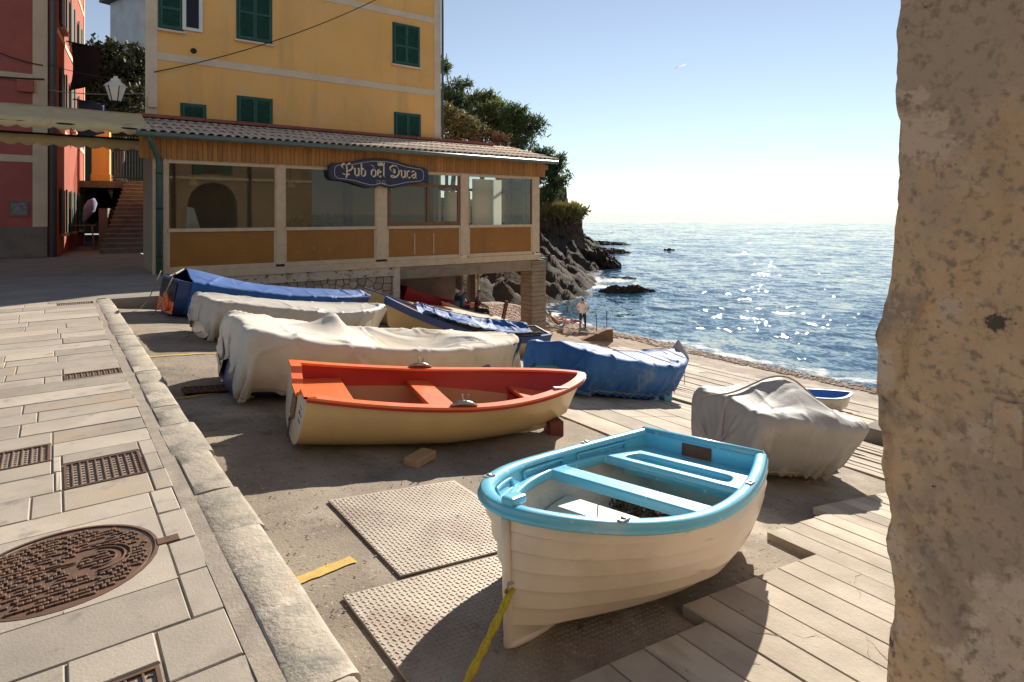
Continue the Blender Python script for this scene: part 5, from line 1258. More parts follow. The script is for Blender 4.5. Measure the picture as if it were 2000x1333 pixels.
rope([m1 @ Vector(p) for p in ((L1*.55, -.12, zb1-.03), (L1*.555, -.13, zb1-.10), (L1*.56, -.125, .28))], .004, 'thin string hanging from the dinghy thwart', name='string')
# yellow mooring rope from the bow to the ground
x, y, z = h1.pt(.985, .42, 1); ra = m1 @ Vector((float(x)+.03, .02, float(z)))
re = at_z(905, 1345, -.33); pts = [ra.lerp(re, t)+Vector((0, 0, -.01*4*t*(1-t))) for t in np.linspace(0, 1, 14)]
for k, lab in ((0, 'yellow mooring rope, slack strand hanging from the dinghy bow'), (1, 'yellow mooring rope, second strand beside the first at the dinghy bow')):
    tw_ = [p+Vector((.008*cos(i*1.1+k*pi), .008*sin(i*1.1+k*pi), .002*k)) for i, p in enumerate(pts)]
    rope(tw_, .0125, lab, m='rope_yellow', name='mooring_rope', n=8, group='yellow rope strands')
mb = MB(); mb.tube([ra+Vector((.03, .0, .02)), ra+Vector((-.02, 0, .035)), ra+Vector((-.035, .0, 0)), ra+Vector((-.01, 0, -.03))], .008, 6); tag(mb.build('bow_shackle', MT['chrome'], smooth=True), 'metal bow ring holding the yellow rope', 'ring')

# 2. orange and cream boat
m2 = place((1.69, 5.56), (4.50, 5.03), .03, 2.5)
b2 = thing('rowing_boat', 'cream rowing boat with bright orange rim and thwarts', 'boat', mat=m2, group='boats on the slipway')
L2 = 2.86; h2 = Hull(L2, 1.30, .50, .44, .60, tw=.86, um=.40, fore=.30, full=2.9, rake=.05, bow=.72)
mb, _ = shell(h2, 0, cap=False); mb.build('hull', MT['boat_cream'], b2, smooth=True, local=True, angle=38)
# transom with the notch for a motor
n_ = 20; tr = []
for v in np.linspace(1, 0, n_): x, y, z = h2.pt(0., v, 1); tr.append((float(y), float(z)))
for v in np.linspace(.02, 1, n_): x, y, z = h2.pt(0., v, -1); tr.append((float(y), float(z)))
zt2 = tr[0][1]; w2 = abs(tr[0][0])
notch = [(-.36, zt2), (-.30, zt2-.05), (-.20, zt2-.075), (-.16, zt2-.11), (.16, zt2-.11), (.20, zt2-.075), (.30, zt2-.05), (.36, zt2)]
poly = tr+notch
mb = MB(); mb.prism(poly[::-1], lambda p, t: (-.012+.03*t, p[0], p[1])); mb.build('transom', MT['boat_transom'], b2, local=True)
P = [[(-.03, p[0], p[1]+.002), (-.03, p[0], p[1]+.022), (.07, p[0], p[1]+.022), (.07, p[0], p[1]+.002), (-.03, p[0], p[1]+.002)] for p in [(-w2-.02, zt2)]+notch+[(w2+.02, zt2)]]
mb = MB(); mb.grid(P); mb.build('transom_rail', MT['boat_orange'], b2, local=True)
zb2 = .29
for (v0f, nm, mt, off) in ((1, 'topside_inside', 'boat_red', .030), (0, 'hull_inside', 'boat_inner_tan', .032)):
    P = []
    for u in US:
        zs_, zk_ = float(h2.zs(u)), float(h2.zk(u)); vb = min(.92, max(.02, (zb2-.03-zk_)/(zs_-zk_))); vs = np.linspace(vb, 1, 6) if v0f else np.linspace(0, vb+.02, 10)
        row = []
        for side in (1, -1):
            x, y, z = h2.pt(u, vs, side, off); pts = list(zip(np.broadcast_to(x, vs.shape), y, z)); row.append(pts)
        P.append(row)
    if v0f:
        for side in (0, 1):
            mb = MB(); mb.grid([r[side] for r in P]); mb.build(nm, MT[mt], b2, smooth=True, local=True)
    else:
        mb = MB(); mb.grid([r[0][::-1]+r[1][1:] for r in P]); mb.build(nm, MT[mt], b2, smooth=True, local=True)
rim(h2, .065, .022, out=.03).build('gunwale', MT['boat_orange'], b2, smooth=True, local=True, angle=30)
rim(h2, .0, .02, out=.034, drop=.021).build('rubbing_strake', MT['boat_red'], b2, smooth=True, local=True, angle=30)
def seat(h, u0, u1, z, off, name, mat, root, th=.03, skew=0):
    a = [(h.L*u, h.inner_half(u, z, off)) for u in np.linspace(u0, u1, 8)]
    return curve_plate(a+[(x+skew, -y) for x, y in a[::-1]], [], z, th, .006, name, mat, root)
st_ = [(h2.L*u, h2.inner_half(u, zb2+.05, .03)) for u in np.linspace(.012, .16, 8)]
seat(h2, .012, .17, zb2+.04, .03, 'stern_seat', MT['boat_orange'], b2)
seat(h2, .42, .505, zb2+.02, .03, 'thwart', MT['boat_orange'], b2)
seat(h2, .80, .955, zb2+.05, .03, 'bow_seat', MT['boat_orange'], b2)
for u_, nm in ((.172, 'seat_front'), (.508, 'thwart_front'), (.797, 'bow_seat_front')):
    hwid = h2.inner_half(u_, zb2-.05, .035); mb = MB(); mb.box(L2*u_-.008, L2*u_+.008, -hwid, hwid, zb2-.07, zb2+.012); mb.build(nm, MT['boat_red'], b2, local=True)
kp = [(float(h2.pt(u, 0., 1)[0]), 0, float(h2.pt(u, 0., 1)[2])-.02) for u in np.linspace(.18, .93, 26)]
mb = MB()
for a, b in zip(kp[:-1], kp[1:]): mb.beam(a, b, .07, .05)
mb = MB(); mb.grid([[(p[0], -.04, p[2]+.03), (p[0], -.03, p[2]-.02), (p[0], .03, p[2]-.02), (p[0], .04, p[2]+.03)] for p in kp]); mb.build('keel_strip', MT['boat_transom'], b2, local=True)
for side in (1, -1):
    x, y, z = [float(q) for q in h2.pt(.47, 1., side)]
    mb = MB(); mb.tube([(x-.13, y, z+.03), (x-.06, y, z+.045), (x, y, z+.05), (x+.06, y, z+.045), (x+.13, y, z+.03)], [.008, .022, .028, .022, .008], 10, flat=1.4); pl_ = mb.build('oarlock_plate', MT['chrome'], b2, smooth=True, local=True)
    mb = MB(); mb.tube([(x-.03, y, z+.13), (x-.022, y, z+.085), (x, y, z+.07), (x+.022, y, z+.085), (x+.03, y, z+.13)], .006, 6); mb.tube([(x, y, z+.07), (x, y, z+.04)], .007, 6); mb.build('oarlock', MT['chrome'], pl_, smooth=True, local=True)
x, y, z = [float(q) for q in h2.pt(.86, 1., -1)]; mb = MB(); mb.box(x-.09, x+.09, y+.0, y+.055, z+.023, z+.034); o = mb.build('rim_patch', MT['boat_floor'], b2, local=True, bevel=.004)
mb = MB(); mb.box(-.036, -.013, -.17, .0, zt2-.30, zt2-.12); mb.build('motor_pad', MT['old_wood'], b2, local=True, bevel=.008)
mb = MB(); mb.beam((-.03, -.10, .20), (-.03, .02, .13), .012, .03); mb.beam((-.03, -.04, .17), (-.03, -.035, .0), .012, .02); mb.build('rudder_gudgeon', MT['rust'], b2, local=True)
# sticker: pale sheet with blue lettering
stk = thing('hull_sticker', 'small pale sticker with blue block lettering on the cream boat transom', 'sticker', mat=m2)
mb = MB(); mb.box(-.0155, -.0125, -.50, -.36, zt2-.27, zt2-.10); mb.build('sheet', M('sticker_white', (.66,.63,.60), rough=.5), stk, local=True)
def text(t, size, mtx, mat, parent, name='lettering'):
    cu = bpy.data.curves.new(name, 'FONT'); cu.body = t; cu.size = size; cu.extrude = .0006; cu.align_x = 'CENTER'
    o = bpy.data.objects.new(name, cu); COL.objects.link(o); dg = bpy.context.evaluated_depsgraph_get(); me = bpy.data.meshes.new_from_object(o.evaluated_get(dg)); bpy.data.objects.remove(o)
    me.transform(mtx); me.materials.clear(); me.materials.append(mat); ob = bpy.data.objects.new(name, me); _link(ob, parent, True); return ob
mk = M('navy_print', (.02,.04,.16), rough=.5)
rot = Matrix.Rotation(radians(-90), 4, 'Z') @ Matrix.Rotation(radians(90), 4, 'X')
for t, dz, sz in (('ARCA', -.185, .058), ('SECAI', -.245, .05)):
    text(t, sz, Matrix.Translation((-.0165, -.43, zt2+dz)) @ rot, mk, stk)
mb = MB(); mb.box(-.0165, -.0155, -.49, -.37, zt2-.125, zt2-.112); mb.build('printed_line', mk, stk, local=True)

# 3. white canvas boat
m3 = place((1.52, 7.22), (5.15, 7.05), .0, 0)
b3 = thing('covered_boat', 'large boat under sagging off-white canvas behind the orange boat', 'boat', mat=m3, group='boats on the slipway')
h3 = Hull(3.75, 1.60, .70, .62, .72, tw=.86, um=.4, fore=.26, full=2.6, rake=.03, bow=.75)
simple_hull(h3, b3, MT['boat_navy'], rail=False)
def top3(u, y):
    sag = -.20*(1-y*y)*np.clip(np.sin(np.clip((u-.30)/.42, 0, 1)*pi), 0, 1)
    return sag+.24*np.exp(-((u-.30)/.045)**2)*np.exp(-((y-.25)/.22)**2)+.05*np.exp(-((u-.02)/.10)**2)*(1-.3*y*y)+.05*(1-np.abs(y))+.05*np.exp(-((u-.78)/.06)**2)*(1-y*y)
cover(h3, b3, MT['tarp_white'], drop=.55, top=top3, seed=3, wrinkle=.019, slack=1.10, over=(.13, .24), nx=100, ny=70, cling=2.2, hem=lambda u: .46 if u < .35 else .60)
# 4. grey tarpaulin boat
m4 = place((1.78, 10.42), (4.6, 10.6), .0, 0)
b4 = thing('covered_boat', 'low boat under a taut pale grey tarpaulin beside the kerb', 'boat', mat=m4, group='boats on the slipway')
h4 = Hull(3.0, 1.55, .58, .56, .72, tw=.88, um=.4, fore=.28, full=2.6, rake=.05, bow=.62)
simple_hull(h4, b4, MT['boat_white'], rail=False)
cover(h4, b4, MT['tarp_grey2'], drop=.34, top=lambda u, y: .10*(1-np.abs(y))*np.exp(-((u-.45)/.4)**2), seed=5, slack=1.02, over=(.12, .06), cling=1.6)
# 5. long blue tarpaulin boat by the pub wall
m5 = place((1.65, 13.05), (5.55, 13.35), .0, 0)
b5 = thing('covered_boat', 'long red boat under dark blue tarpaulin below the pub wall', 'boat', mat=m5, group='boats on the slipway')
h5 = Hull(4.0, 1.6, .66, .58, .70, tw=.84, um=.4, fore=.28, full=2.5, rake=.05, bow=.75)
simple_hull(h5, b5, MT['boat_navy'], inner=MT['black'])
mb = MB(); mb.box(-.028, -.004, -.56, .56, .06, .29); mb.build('red_transom', MT['boat_orange'], b5, local=True, bevel=.01)
cover(h5, b5, MT['tarp_blue'], cling=2.0, drop=.66, top=lambda u, y: (.10*np.exp(-((u-.10)/.16)**2)+.14)*(1-np.abs(y)), seed=8, slack=1.05, over=(-.04, .05))
mb = MB(); hw = float(h5.b(0))
mb.box(-.03, -.004, -hw*.82, hw*.82, .30, .62); mb.build('transom_board', MT['black'], b5, local=True, bevel=.01)
for k, (y0, y1, z) in enumerate(((-.75, .7, .80), (-.6, .85, .74))):
    a = m5 @ Vector((-.12-.05*k, y0, z)); b = m5 @ Vector((.35, y1, z+.04))
    mb = MB(); mb.tube([a, b], .018, 6); tag(mb.build('pole', MT['rope']), ('upper' if k == 0 else 'lower') + ' of two pale poles across the stern of the blue covered boat', 'pole', 'poles on the blue boat')
for k, y in enumerate((-.55, .45)):
    pts = [m5 @ Vector(p) for p in ((-.10, y, .78), (-.17, y-.05, .5), (-.2, y+.04, .2), (-.28, y+.2, .02))]; rope(pts, .009, ('near' if k == 0 else 'far') + ' rope hanging down the red stern of the blue covered boat', group='ropes on the blue boat')
mb = MB(); c = m5 @ Vector((-.06, -.30, .27)); pts = [c+Vector((-.02, .17*cos(t), .15*sin(t))) for t in np.linspace(0, 2*pi, 20)]; mb.tube(pts, .03, 8, caps=False); tag(mb.build('ring_fender', MT['boat_orange'], smooth=True), 'orange ring hanging at the stern of the blue covered boat', 'ring')
# 6. navy gunwale boat with light blue cover
m6 = place((9.0, 11.1), (5.6, 12.0), .0, -3)
b6 = thing('covered_boat', 'cream hulled boat with navy rim and crumpled light blue cover', 'boat', mat=m6, group='boats on the slipway')
h6 = Hull(3.6, 1.45, .70, .52, .80, tw=.6, um=.42, fore=.28, full=2.5, rake=.05, bow=.75)
simple_hull(h6, b6, MT['boat_cream'], MT['boat_navy'])
rim(h6, .0, .12, out=.02, drop=.12).build('navy_band', MT['boat_navy'], b6, smooth=True, local=True, angle=30)
cover(h6, b6, MT['tarp_blue2'], drop=-.02, top=lambda u, y: -.10*(1-y*y)+.16*np.exp(-((u-.5)/.12)**2)*(1-np.abs(y))+.06, seed=11, wrinkle=.02, slack=1.10, over=(-.06, -.16), cling=0, bow_w=.2)
# 7. beige cover boat with navy rim, behind
m7 = place((9.9, 14.2), (6.25, 14.35), .0, 0)
b7 = thing('covered_boat', 'boat with navy rim under a dull beige cover near the pub opening', 'boat', mat=m7, group='boats on the slipway')
h7 = Hull(3.9, 1.5, .72, .60, .82, tw=.7, um=.42, fore=.28, full=2.5, rake=.05, bow=.75)
simple_hull(h7, b7, MT['boat_cream'], MT['boat_navy'])
cover(h7, b7, MT['tarp_beige'], drop=.12, top=lambda u, y: .16*(1-np.abs(y))*np.exp(-((u-.4)/.3)**2), seed=14, slack=1.05, over=(.02, -.25), nx=60, ny=44, bow_w=.2)
# 7b. another beige covered boat in front of the pub opening
m7b = place((13.6, 16.7), (10.3, 17.0), .0, 0)
b7b = thing('covered_boat', 'boat under pale dusty cover beside the seated man', 'boat', mat=m7b, group='boats on the slipway')
simple_hull(h7, b7b, MT['boat_orange'], MT['boat_cream'])
cover(h7, b7b, MT['tarp_beige'], drop=.15, top=lambda u, y: .22*(1-np.abs(y))*np.exp(-((u-.5)/.3)**2), seed=15, slack=1.05, over=(.02, .02), nx=56, ny=40, steps=100)
# 8. red boat under the pub
m8 = place((10.0, 20.6), (13.2, 20.7), .25, 0)
b8 = thing('red_boat', 'open red boat stored in the dark space under the pub', 'boat', mat=m8, group='boats on the slipway')
h8 = Hull(3.4, 1.4, .85, .75, .95, tw=.75, um=.42)
simple_hull(h8, b8, MT['boat_red'], MT['boat_red'], inner=MT['boat_inner_tan']); seat(h8, .42, .5, .52, .03, 'thwart', MT['boat_orange'], b8)
# 9. blue tarpaulin over turquoise hull
m9 = place((5.95, 6.95), (9.1, 7.35), .05, 0)
b9 = thing('covered_boat', 'turquoise hulled boat under faded blue tarpaulin, propped on chocks', 'boat', mat=m9, group='boats on the slipway')
h9 = Hull(3.35, 1.6, .58, .55, .82, tw=.80, um=.42, fore=.30, full=2.4, rake=.06, bow=.72)
simple_hull(h9, b9, MT['boat_turq'], rail=False)
cover(h9, b9, MT['tarp_blue2'], drop=.46, top=lambda u, y: .06*(1-np.abs(y))*np.exp(-((u-.22)/.16)**2)+.10*(1-np.abs(y)), seed=17, wrinkle=.020, slack=1.10, over=(.10, .10), cling=1.2, nx=90, ny=64)
x, y, z = [float(q) for q in h9.pt(1., 1., 1)]; pk = m9 @ Vector((x-.12, 0, z+.02))
mb = MB(); mb.lathe([(.20, -.12), (.17, -.02), (.10, .10), (.03, .20), (.005, .24)], pk, 14); o = tag(mb.build('bow_wrap', MT['tarp_grey2'], smooth=True), 'white plastic wrap peaked over the bow of the blue boat', 'wrap')
for k, u in enumerate((.60, .82)):
    p = m9 @ Vector((h9.L*u, -.28 if k == 0 else -.10, 0)); block((p.x, p.y-.12, rz(p.x, p.y)-.02), (.30, .22, .20 if k == 0 else .30), 12, MT['boat_turq'], 'boat_chock', ('low' if k == 0 else 'tall') + ' turquoise chock under the blue covered boat', 'chock', 'turquoise chocks')
for k, u in enumerate((.3, .62, .86)):
    pts = []
    for t in np.linspace(-1.05, 1.05, 22):
        b_ = float(h9.b(u)); yy = t*b_*1.03; zt__ = float(h9.zs(u))+.055+(.06*math.exp(-((u-.22)/.16)**2)+.10)*(1-min(1, abs(t)))
        pts.append(m9 @ Vector((h9.L*u+.03*t, yy, zt__ if abs(t) < 1 else zt__-.45)))
    rope(pts, .006, ('stern', 'middle', 'bow')[k] + ' lashing cord over the faded blue tarpaulin', group='cords on the blue boat', name='lashing_cord')
# 10. grey cover boat on the right
m10 = place((5.22, 3.62), (6.50, 3.22), .02, 0)
b10 = thing('covered_boat', 'small boat fully wrapped in a creased grey cover, right side', 'boat', mat=m10, group='boats on the slipway')
h10 = Hull(1.62, 1.10, .60, .60, .56, tw=.9, um=.42, fore=.30, full=2.6, rake=.04, bow=.6)
simple_hull(h10, b10, MT['boat_white'], rail=False)
cover(h10, b10, MT['tarp_grey'], drop=.52, top=lambda u, y: (.27*np.exp(-((u-.40)/.28)**2)+.05)*(1-np.abs(y))**.8, seed=21, wrinkle=.011, slack=1.04, over=(.24, .20), cling=2.2, nx=80, ny=64, bow_w=.7)
pts = []
for t in np.linspace(-.2, 1.03, 26):
    u = min(1, max(0, t)); zz_ = float(h10.zs(u))+.03+(.27*math.exp(-((u-.40)/.28)**2)+.05); pts.append(m10 @ Vector((1.62*t, .02*sin(t*9), zz_-(.25*max(0, -t)))))
rope(pts, .009, 'grey cord along the ridge of the creased grey boat cover', name='lashing_cord')
# 11. small blue boat at the waterline end
m11 = place((16.45, 9.05), (18.0, 8.4), .02, 0)
b11 = thing('small_boat', 'little open boat with bright blue inside beyond the grey cover', 'boat', mat=m11, group='boats on the slipway')
h11 = Hull(1.9, 1.0, .50, .48, .56, tw=.8, um=.42)
simple_hull(h11, b11, MT['boat_transom'], M('bright_blue', (.03,.15,.42), rough=.4), inner=M('bright_blue_inside', (.04,.20,.52), rough=.5)); seat(h11, .42, .52, .30, .03, 'thwart', MT['boat_floor'], b11)
# supports and clutter round the boats
p = at_z(820, 905, -.50); block((p.x, p.y, rz(p.x, p.y)), (.27, .15, .07), 25, M('tan_stone', (.42,.27,.14), (.34,.21,.11), sc=6, rough=.9, bump=.4), 'stone_slab', 'tan stone slab lying under the orange boat', 'block')
p = m2 @ Vector((L2*.94, 0, 0)); block((p.x, p.y-.05, rz(p.x, p.y)-.02), (.16, .20, .17), -20, MT['dark_red'], 'bow_block', 'dark red wooden block propping the orange boat bow', 'block')
p = m2 @ Vector((L2*.25, 0, 0)); block((p.x, p.y, rz(p.x, p.y)-.05), (.10, .5, .08), 80, MT['old_wood'], 'stern_bearer', 'timber bearer under the stern of the orange boat', 'bearer')
for k, (mm, L_) in enumerate(((m3, 3.75), (m4, 3.0), (m5, 4.0), (m10, 1.62))):
    p = mm @ Vector((L_*.45, 0, -.02)); block((p.x, p.y, rz(p.x, p.y)-.08), (.12, .7, .10), 0, MT['old_wood'], 'keel_bearer', ('timber bearer under the off-white canvas boat', 'timber bearer under the taut grey boat', 'timber bearer under the long blue boat', 'timber bearer under the creased grey cover')[k], 'bearer')
# loose ropes
g = [at_z(x, y, -.36) for x, y in ((440, 710), (445, 745))]
rope([m3 @ Vector((-.10, .3, .35))]+[at_z(x, y, -.33) for x, y in ((436, 745), (420, 775), (395, 800), (372, 818))], .006, 'thin dark line trailing from the white canvas boat to the kerb', m='cable')
rope([m4 @ Vector((-.05, -.3, .12))]+[at_z(x, y, -.24) for x, y in ((370, 655), (345, 668), (315, 683))], .008, 'pale rope trailing from the grey covered boat')
# rusty post and white bundle by the pebble beach
a = at_d(972, 640, 19.5); b = at_d(990, 588, 19.6)
a.z = rz(a.x, a.y)-.05
mb = MB(); mb.beam(a, b, .12, .10); tag(mb.build('leaning_post', MT['dark_red'], bevel=.01), 'leaning reddish timber post by the shingle', 'post')
c = at_d(985, 632, 19.0); n_, m_ = 22, 12; U_, J_ = np.meshgrid(np.linspace(0, 1, n_), np.linspace(0, pi, m_), indexing='ij'); r_ = .34*np.sin(pi*np.clip(U_, .03, .97))**.5*(1+.35*fbm(U_*5, J_*1.5, 3))
zg = rz(c.x, c.y)
mb = MB(); mb.grid([[(c.x+(U_[i, j]-.5)*1.7*.8, c.y-(U_[i, j]-.5)*.9-math.cos(J_[i, j])*r_[i, j], zg+.02+math.sin(J_[i, j])*r_[i, j]*1.3) for j in range(m_)] for i in range(n_)]); tag(mb.build('plastic_bundle', MT['tarp_grey2']), 'crumpled white plastic sheet bundled beside the leaning post', 'sheet')
# ================================================================ IRONWORK UNDERFOOT
mh = thing('manhole_cover', 'round rusty cast iron manhole cover set in the pavement', 'manhole cover', (.03, 3.46, -.02))
mb = MB(); c = (.03, 3.46, 0)
mb.lathe([(.36, -.05), (.36, -.012), (.352, -.006), (.0005, -.006)], c, 64); mb.build('lid', MT['rust'], mh)
mb = MB(); mb.lathe([(.381, -.06), (.381, .0), (.366, .001), (.366, -.06)], c, 64); mb.build('frame_ring', MT['rust'], mh)
mb = MB(); rr_ = random.Random(3)
for i in range(-12, 13):
    for j in range(-12, 13):
        x, y = i*.0285+(.014 if j % 2 else 0), j*.0285
        if x*x+y*y > .335**2: continue
        if .19 < sqrt((x-.13)**2+(y+.02)**2)+.12 < .25 or (abs(x) < .06 and abs(y) < .02): continue
        if rr_.random() < .16: continue
        w, h = rr_.choice([(.010, .010), (.018, .008), (.009, .014), (.013, .011)])
        mb.cbox(.03+x-w, .03+x+w, 3.46+y-h, 3.46+y+h, -.0065, .0015, .003)
o = mb.build('raised_studs', MT['rust'], mh); o['kind'] = 'stuff'
for r in (.075, .11, .135):
    pts = [(.03+.13+r*cos(t), 3.46-.02+r*sin(t), -.003) for t in np.linspace(-1.6, 1.5, 24)]
    mb = MB(); mb.tube(pts, .0045, 5); mb.build('raised_arc', MT['rust'], mh, smooth=True)
for k, (x, y, rx, ry) in enumerate(((-.17, .20, .03, .012), (.0, 0, .055, .012), (.12, .12, .018, .014))):
    mb = MB(); pts = [(.03+x+rx*cos(t), 3.46+y+ry*sin(t), -.004) for t in np.linspace(0, 2*pi, 18)]; mb.tube(pts, .004, 5, caps=False); mb.build('key_slot', MT['rust'], mh)
mb = MB(); mb.cbox(.40, .50, 3.40, 3.47, -.03, .0035, .004); mb.build('hinge_tab', MT['rust'], mh)
def grate(x0, x1, y0, y1, label, z=0., tilt=None, bars='x', n=9, studs=True):
    cx, cy = (x0+x1)/2, (y0+y1)/2
    mtx = Matrix.Translation((cx, cy, z)) @ (tilt or Matrix.Identity(4))
    t = thing('iron_grate', label, 'grate', mat=mtx, group='rusty iron grates')
    a, b = (x1-x0)/2, (y1-y0)/2; f = .014
    mb = MB(); mb.box(-a, a, -b, b, -.05, -.012); mb.build('pan', MT['rust'], t, local=True)
    mb = MB()
    for (p, q, r, s) in ((-a, a, -b, -b+f), (-a, a, b-f, b), (-a, -a+f, -b+f, b-f), (a-f, a, -b+f, b-f)): mb.box(p, q, r, s, -.03, .001)
    mb.build('frame', MT['rust'], t, local=True)
    for i in range(1, n):
        x = -a+2*a*i/n; mb = MB(); mb.cbox(x-.005, x+.005, -b+f, b-f, -.02, 0, .002); mb.build('bar', MT['rust'], t, local=True)
    if studs:
        mb = MB(); m = max(3, int(2*b/.045))
        for i in range(n):
            for j in range(m):
                x = -a+2*a*(i+.5)/n; y = -b+f+(2*b-2*f)*(j+.5)/m
                mb.cbox(x-.012, x+.004, y-.007, y+.007, -.0125, -.003, .003)
        o = mb.build('studs', MT['rust'], t, local=True); o['kind'] = 'stuff'
lab = {'left_pavement': 'rusty iron grate cut by the left edge of the picture', 'mid': 'rusty studded iron cover just beyond the manhole, beside the kerb', 'far': 'long rusty grate in the sunlit pavement near the shade line', 'bottom': 'rusty studded cover nearest the camera at the bottom edge', 'shade': 'rusty grate in the shaded part of the pavement'}
for g in GR: grate(g[1], g[2], g[3], g[4], lab[g[0]], n=10 if g[0] in ('mid', 'far') else 8)
sx = (rz(1.5, 7.3)-rz(1.1, 7.3))/.4
grate(1.10, 1.58, 7.16, 7.42, 'rusty grate in the rough ground by the white canvas boat', z=rz(1.34, 7.29)+.03, tilt=Matrix.Rotation(-math.atan(sx), 4, 'Y'))
# chequer plates
def chequer(x0, x1, y0, y1, label, lift):
    zc = rz((x0+x1)/2, (y0+y1)/2)+lift; sl_ = (rz(x1, (y0+y1)/2)-rz(x0, (y0+y1)/2))/(x1-x0)
    mtx = Matrix.Translation(((x0+x1)/2, (y0+y1)/2, zc)) @ Matrix.Rotation(-math.atan(sl_), 4, 'Y')
    t = thing('steel_plate', label, 'plate', mat=mtx, group='steel tread plates'); a, b = (x1-x0)/2, (y1-y0)/2
    mb = MB(); mb.box(-a, a, -b, b, -.012, 0); mb.build('sheet', MT['plate'], t, local=True, bevel=.002)
    base = np.array([(-1, 0, 0), (-.5, -.28, 1), (.5, -.28, 1), (1, 0, 0), (.5, .28, 1), (-.5, .28, 1), (0, -.55, 0), (0, .55, 0)])*np.array([.0145, .011, .0028])
    fc = np.array([(0, 6, 1), (6, 2, 1), (6, 3, 2), (3, 7, 4), (7, 5, 4), (7, 0, 5), (1, 2, 4), (1, 4, 5), (0, 1, 5), (2, 3, 4)])
    V, F = [], []; s = .0285; k = 0
    for i in range(int(2*a/s)):
        for j in range(int(2*b/s)):
            x, y = -a+s*(i+.5), -b+s*(j+.5); an = .6 if (i+j) % 2 else .6+pi/2
            R = np.array([[cos(an), -sin(an), 0], [sin(an), cos(an), 0], [0, 0, 1]])
            V.append(base@R.T+np.array([x, y, .0])); F.append(fc+8*k); k += 1
    o = np_mesh('raised_tread', np.concatenate(V), np.concatenate(F), MT['plate'], parent=t, local=True); o['kind'] = 'stuff'
chequer(1.50, 2.52, 3.02, 4.12, 'steel tread plate between the orange boat and the white dinghy', .013)
chequer(1.16, 2.62, 1.50, 2.985, 'steel tread plate under the bow of the white dinghy', .010)

# ================================================================ GREENERY
def tufts(centres, n, size, spread, name, mat, parent, up=.35, thin=.16, seed=1):
    rg = np.random.default_rng(seed); C_ = np.repeat(np.asarray(centres, float), n, 0); k = len(C_)
    d = rg.normal(size=(k, 3)); d[:, 2] += up; d /= np.linalg.norm(d, axis=1, keepdims=True)
    o = rg.normal(size=(k, 3))*spread; s = size*rg.uniform(.6, 1.35, (k, 1))
    w = np.cross(d, rg.normal(size=(k, 3))); w /= np.linalg.norm(w, axis=1, keepdims=True)
    A = C_+o; V = np.stack([A-w*s*thin, A+w*s*thin, A+d*s+w*s*thin*.5, A+d*s-w*s*thin*.5], 1).reshape(-1, 3); F = np.arange(4*k).reshape(-1, 4)
    return np_mesh(name, V, F, mat, parent=parent)
def crown_pts(blobs, n, seed):
    rg = np.random.default_rng(seed); out = []
    for (c, r) in blobs:
        m = int(n*(r[0]*r[2])); p = rg.normal(size=(m, 3)); p /= np.linalg.norm(p, axis=1, keepdims=True)
        rad_ = (rg.uniform(.25, 1, (m, 1))**.33)*(1+.22*fbm(p[:, :1]*2.2+c[0], p[:, 1:2]*2.2, p[:, 2:]*2.2))
        q = np.array(c)+p*rad_*np.array(r); keep = fbm(q[:, 0]/1.1, q[:, 1]/1.1, q[:, 2]/1.1) > -.28
        out.append(q[keep])
    return np.concatenate(out)
def tree(name, label, base, blobs_px, d, mat, seed, n=120, size=.38, cat='tree', trunk=.28, group=None, k=11, spread=.16, thin=.14):
    t = thing(name, label, cat, base, group)
    rg = random.Random(seed); blobs = []
    for (px, py, rx, ry) in blobs_px:
        dd = d+rg.uniform(-1.6, 1.6); c = at_d(px, py, dd); blobs.append(((c.x, c.y, c.z), (rx*dd/FPX, rx*dd/FPX, ry*dd/FPX)))
    top = blobs[len(blobs)//2][0]
    mb = MB(); b0 = Vector(base); t1 = Vector(top); kk = b0.lerp(t1, .5)+Vector((rg.uniform(-.4, .4), rg.uniform(-.4, .4), 0))
    mb.tube([b0, b0.lerp(kk, .5), kk, kk.lerp(t1, .6), t1], [trunk, trunk*.85, trunk*.7, trunk*.5, trunk*.2], 8); mb.build('trunk', MT['bark'], t, smooth=True)
    for (c, r) in blobs:
        c = Vector(c); s = kk.lerp(t1, rg.random()*.5); mb = MB(); mb.tube([s, s.lerp(c, .5)+Vector((0, 0, -.2)), c], [trunk*.4, trunk*.28, trunk*.08], 6); mb.build('limb', MT['bark'], t, smooth=True)
    o = tufts(crown_pts(blobs, n, seed), k, size, spread, 'crown', mat, t, seed=seed, thin=thin); return t
g_ = 'pines on the headland'
def gnd(px, d):
    r = (px-HX)/FPX*d; p = W(d, r); return (p.x, p.y, land_z(d, r)-.3)
tree('pine_tree', 'leftmost dark pine rising beside the yellow house corner', gnd(880, 60), [(868, 128, 10, 16), (885, 178, 22, 18), (905, 165, 16, 9), (872, 205, 20, 22), (905, 200, 16, 14)], 60, MT['pine_dark'], 1, n=95, size=.42, group=g_)
tree('pine_tree', 'middle bushy pine of the headland group behind the pub roof', gnd(950, 57), [(935, 195, 20, 15), (958, 200, 22, 17), (975, 222, 26, 22), (940, 228, 30, 22), (985, 250, 30, 24), (962, 187, 10, 8), (950, 265, 24, 16)], 57, MT['pine'], 2, n=80, size=.40, group=g_)
tree('pine_tree', 'right wind swept pine leaning out over the sea side', gnd(1005, 54), [(1000, 225, 22, 18), (1015, 218, 14, 10), (1030, 245, 26, 18), (1052, 243, 14, 12), (1010, 262, 34, 20), (1020, 283, 24, 10), (1050, 262, 12, 6), (985, 275, 26, 16)], 54, MT['pine_dark'], 3, n=85, size=.38, group=g_)
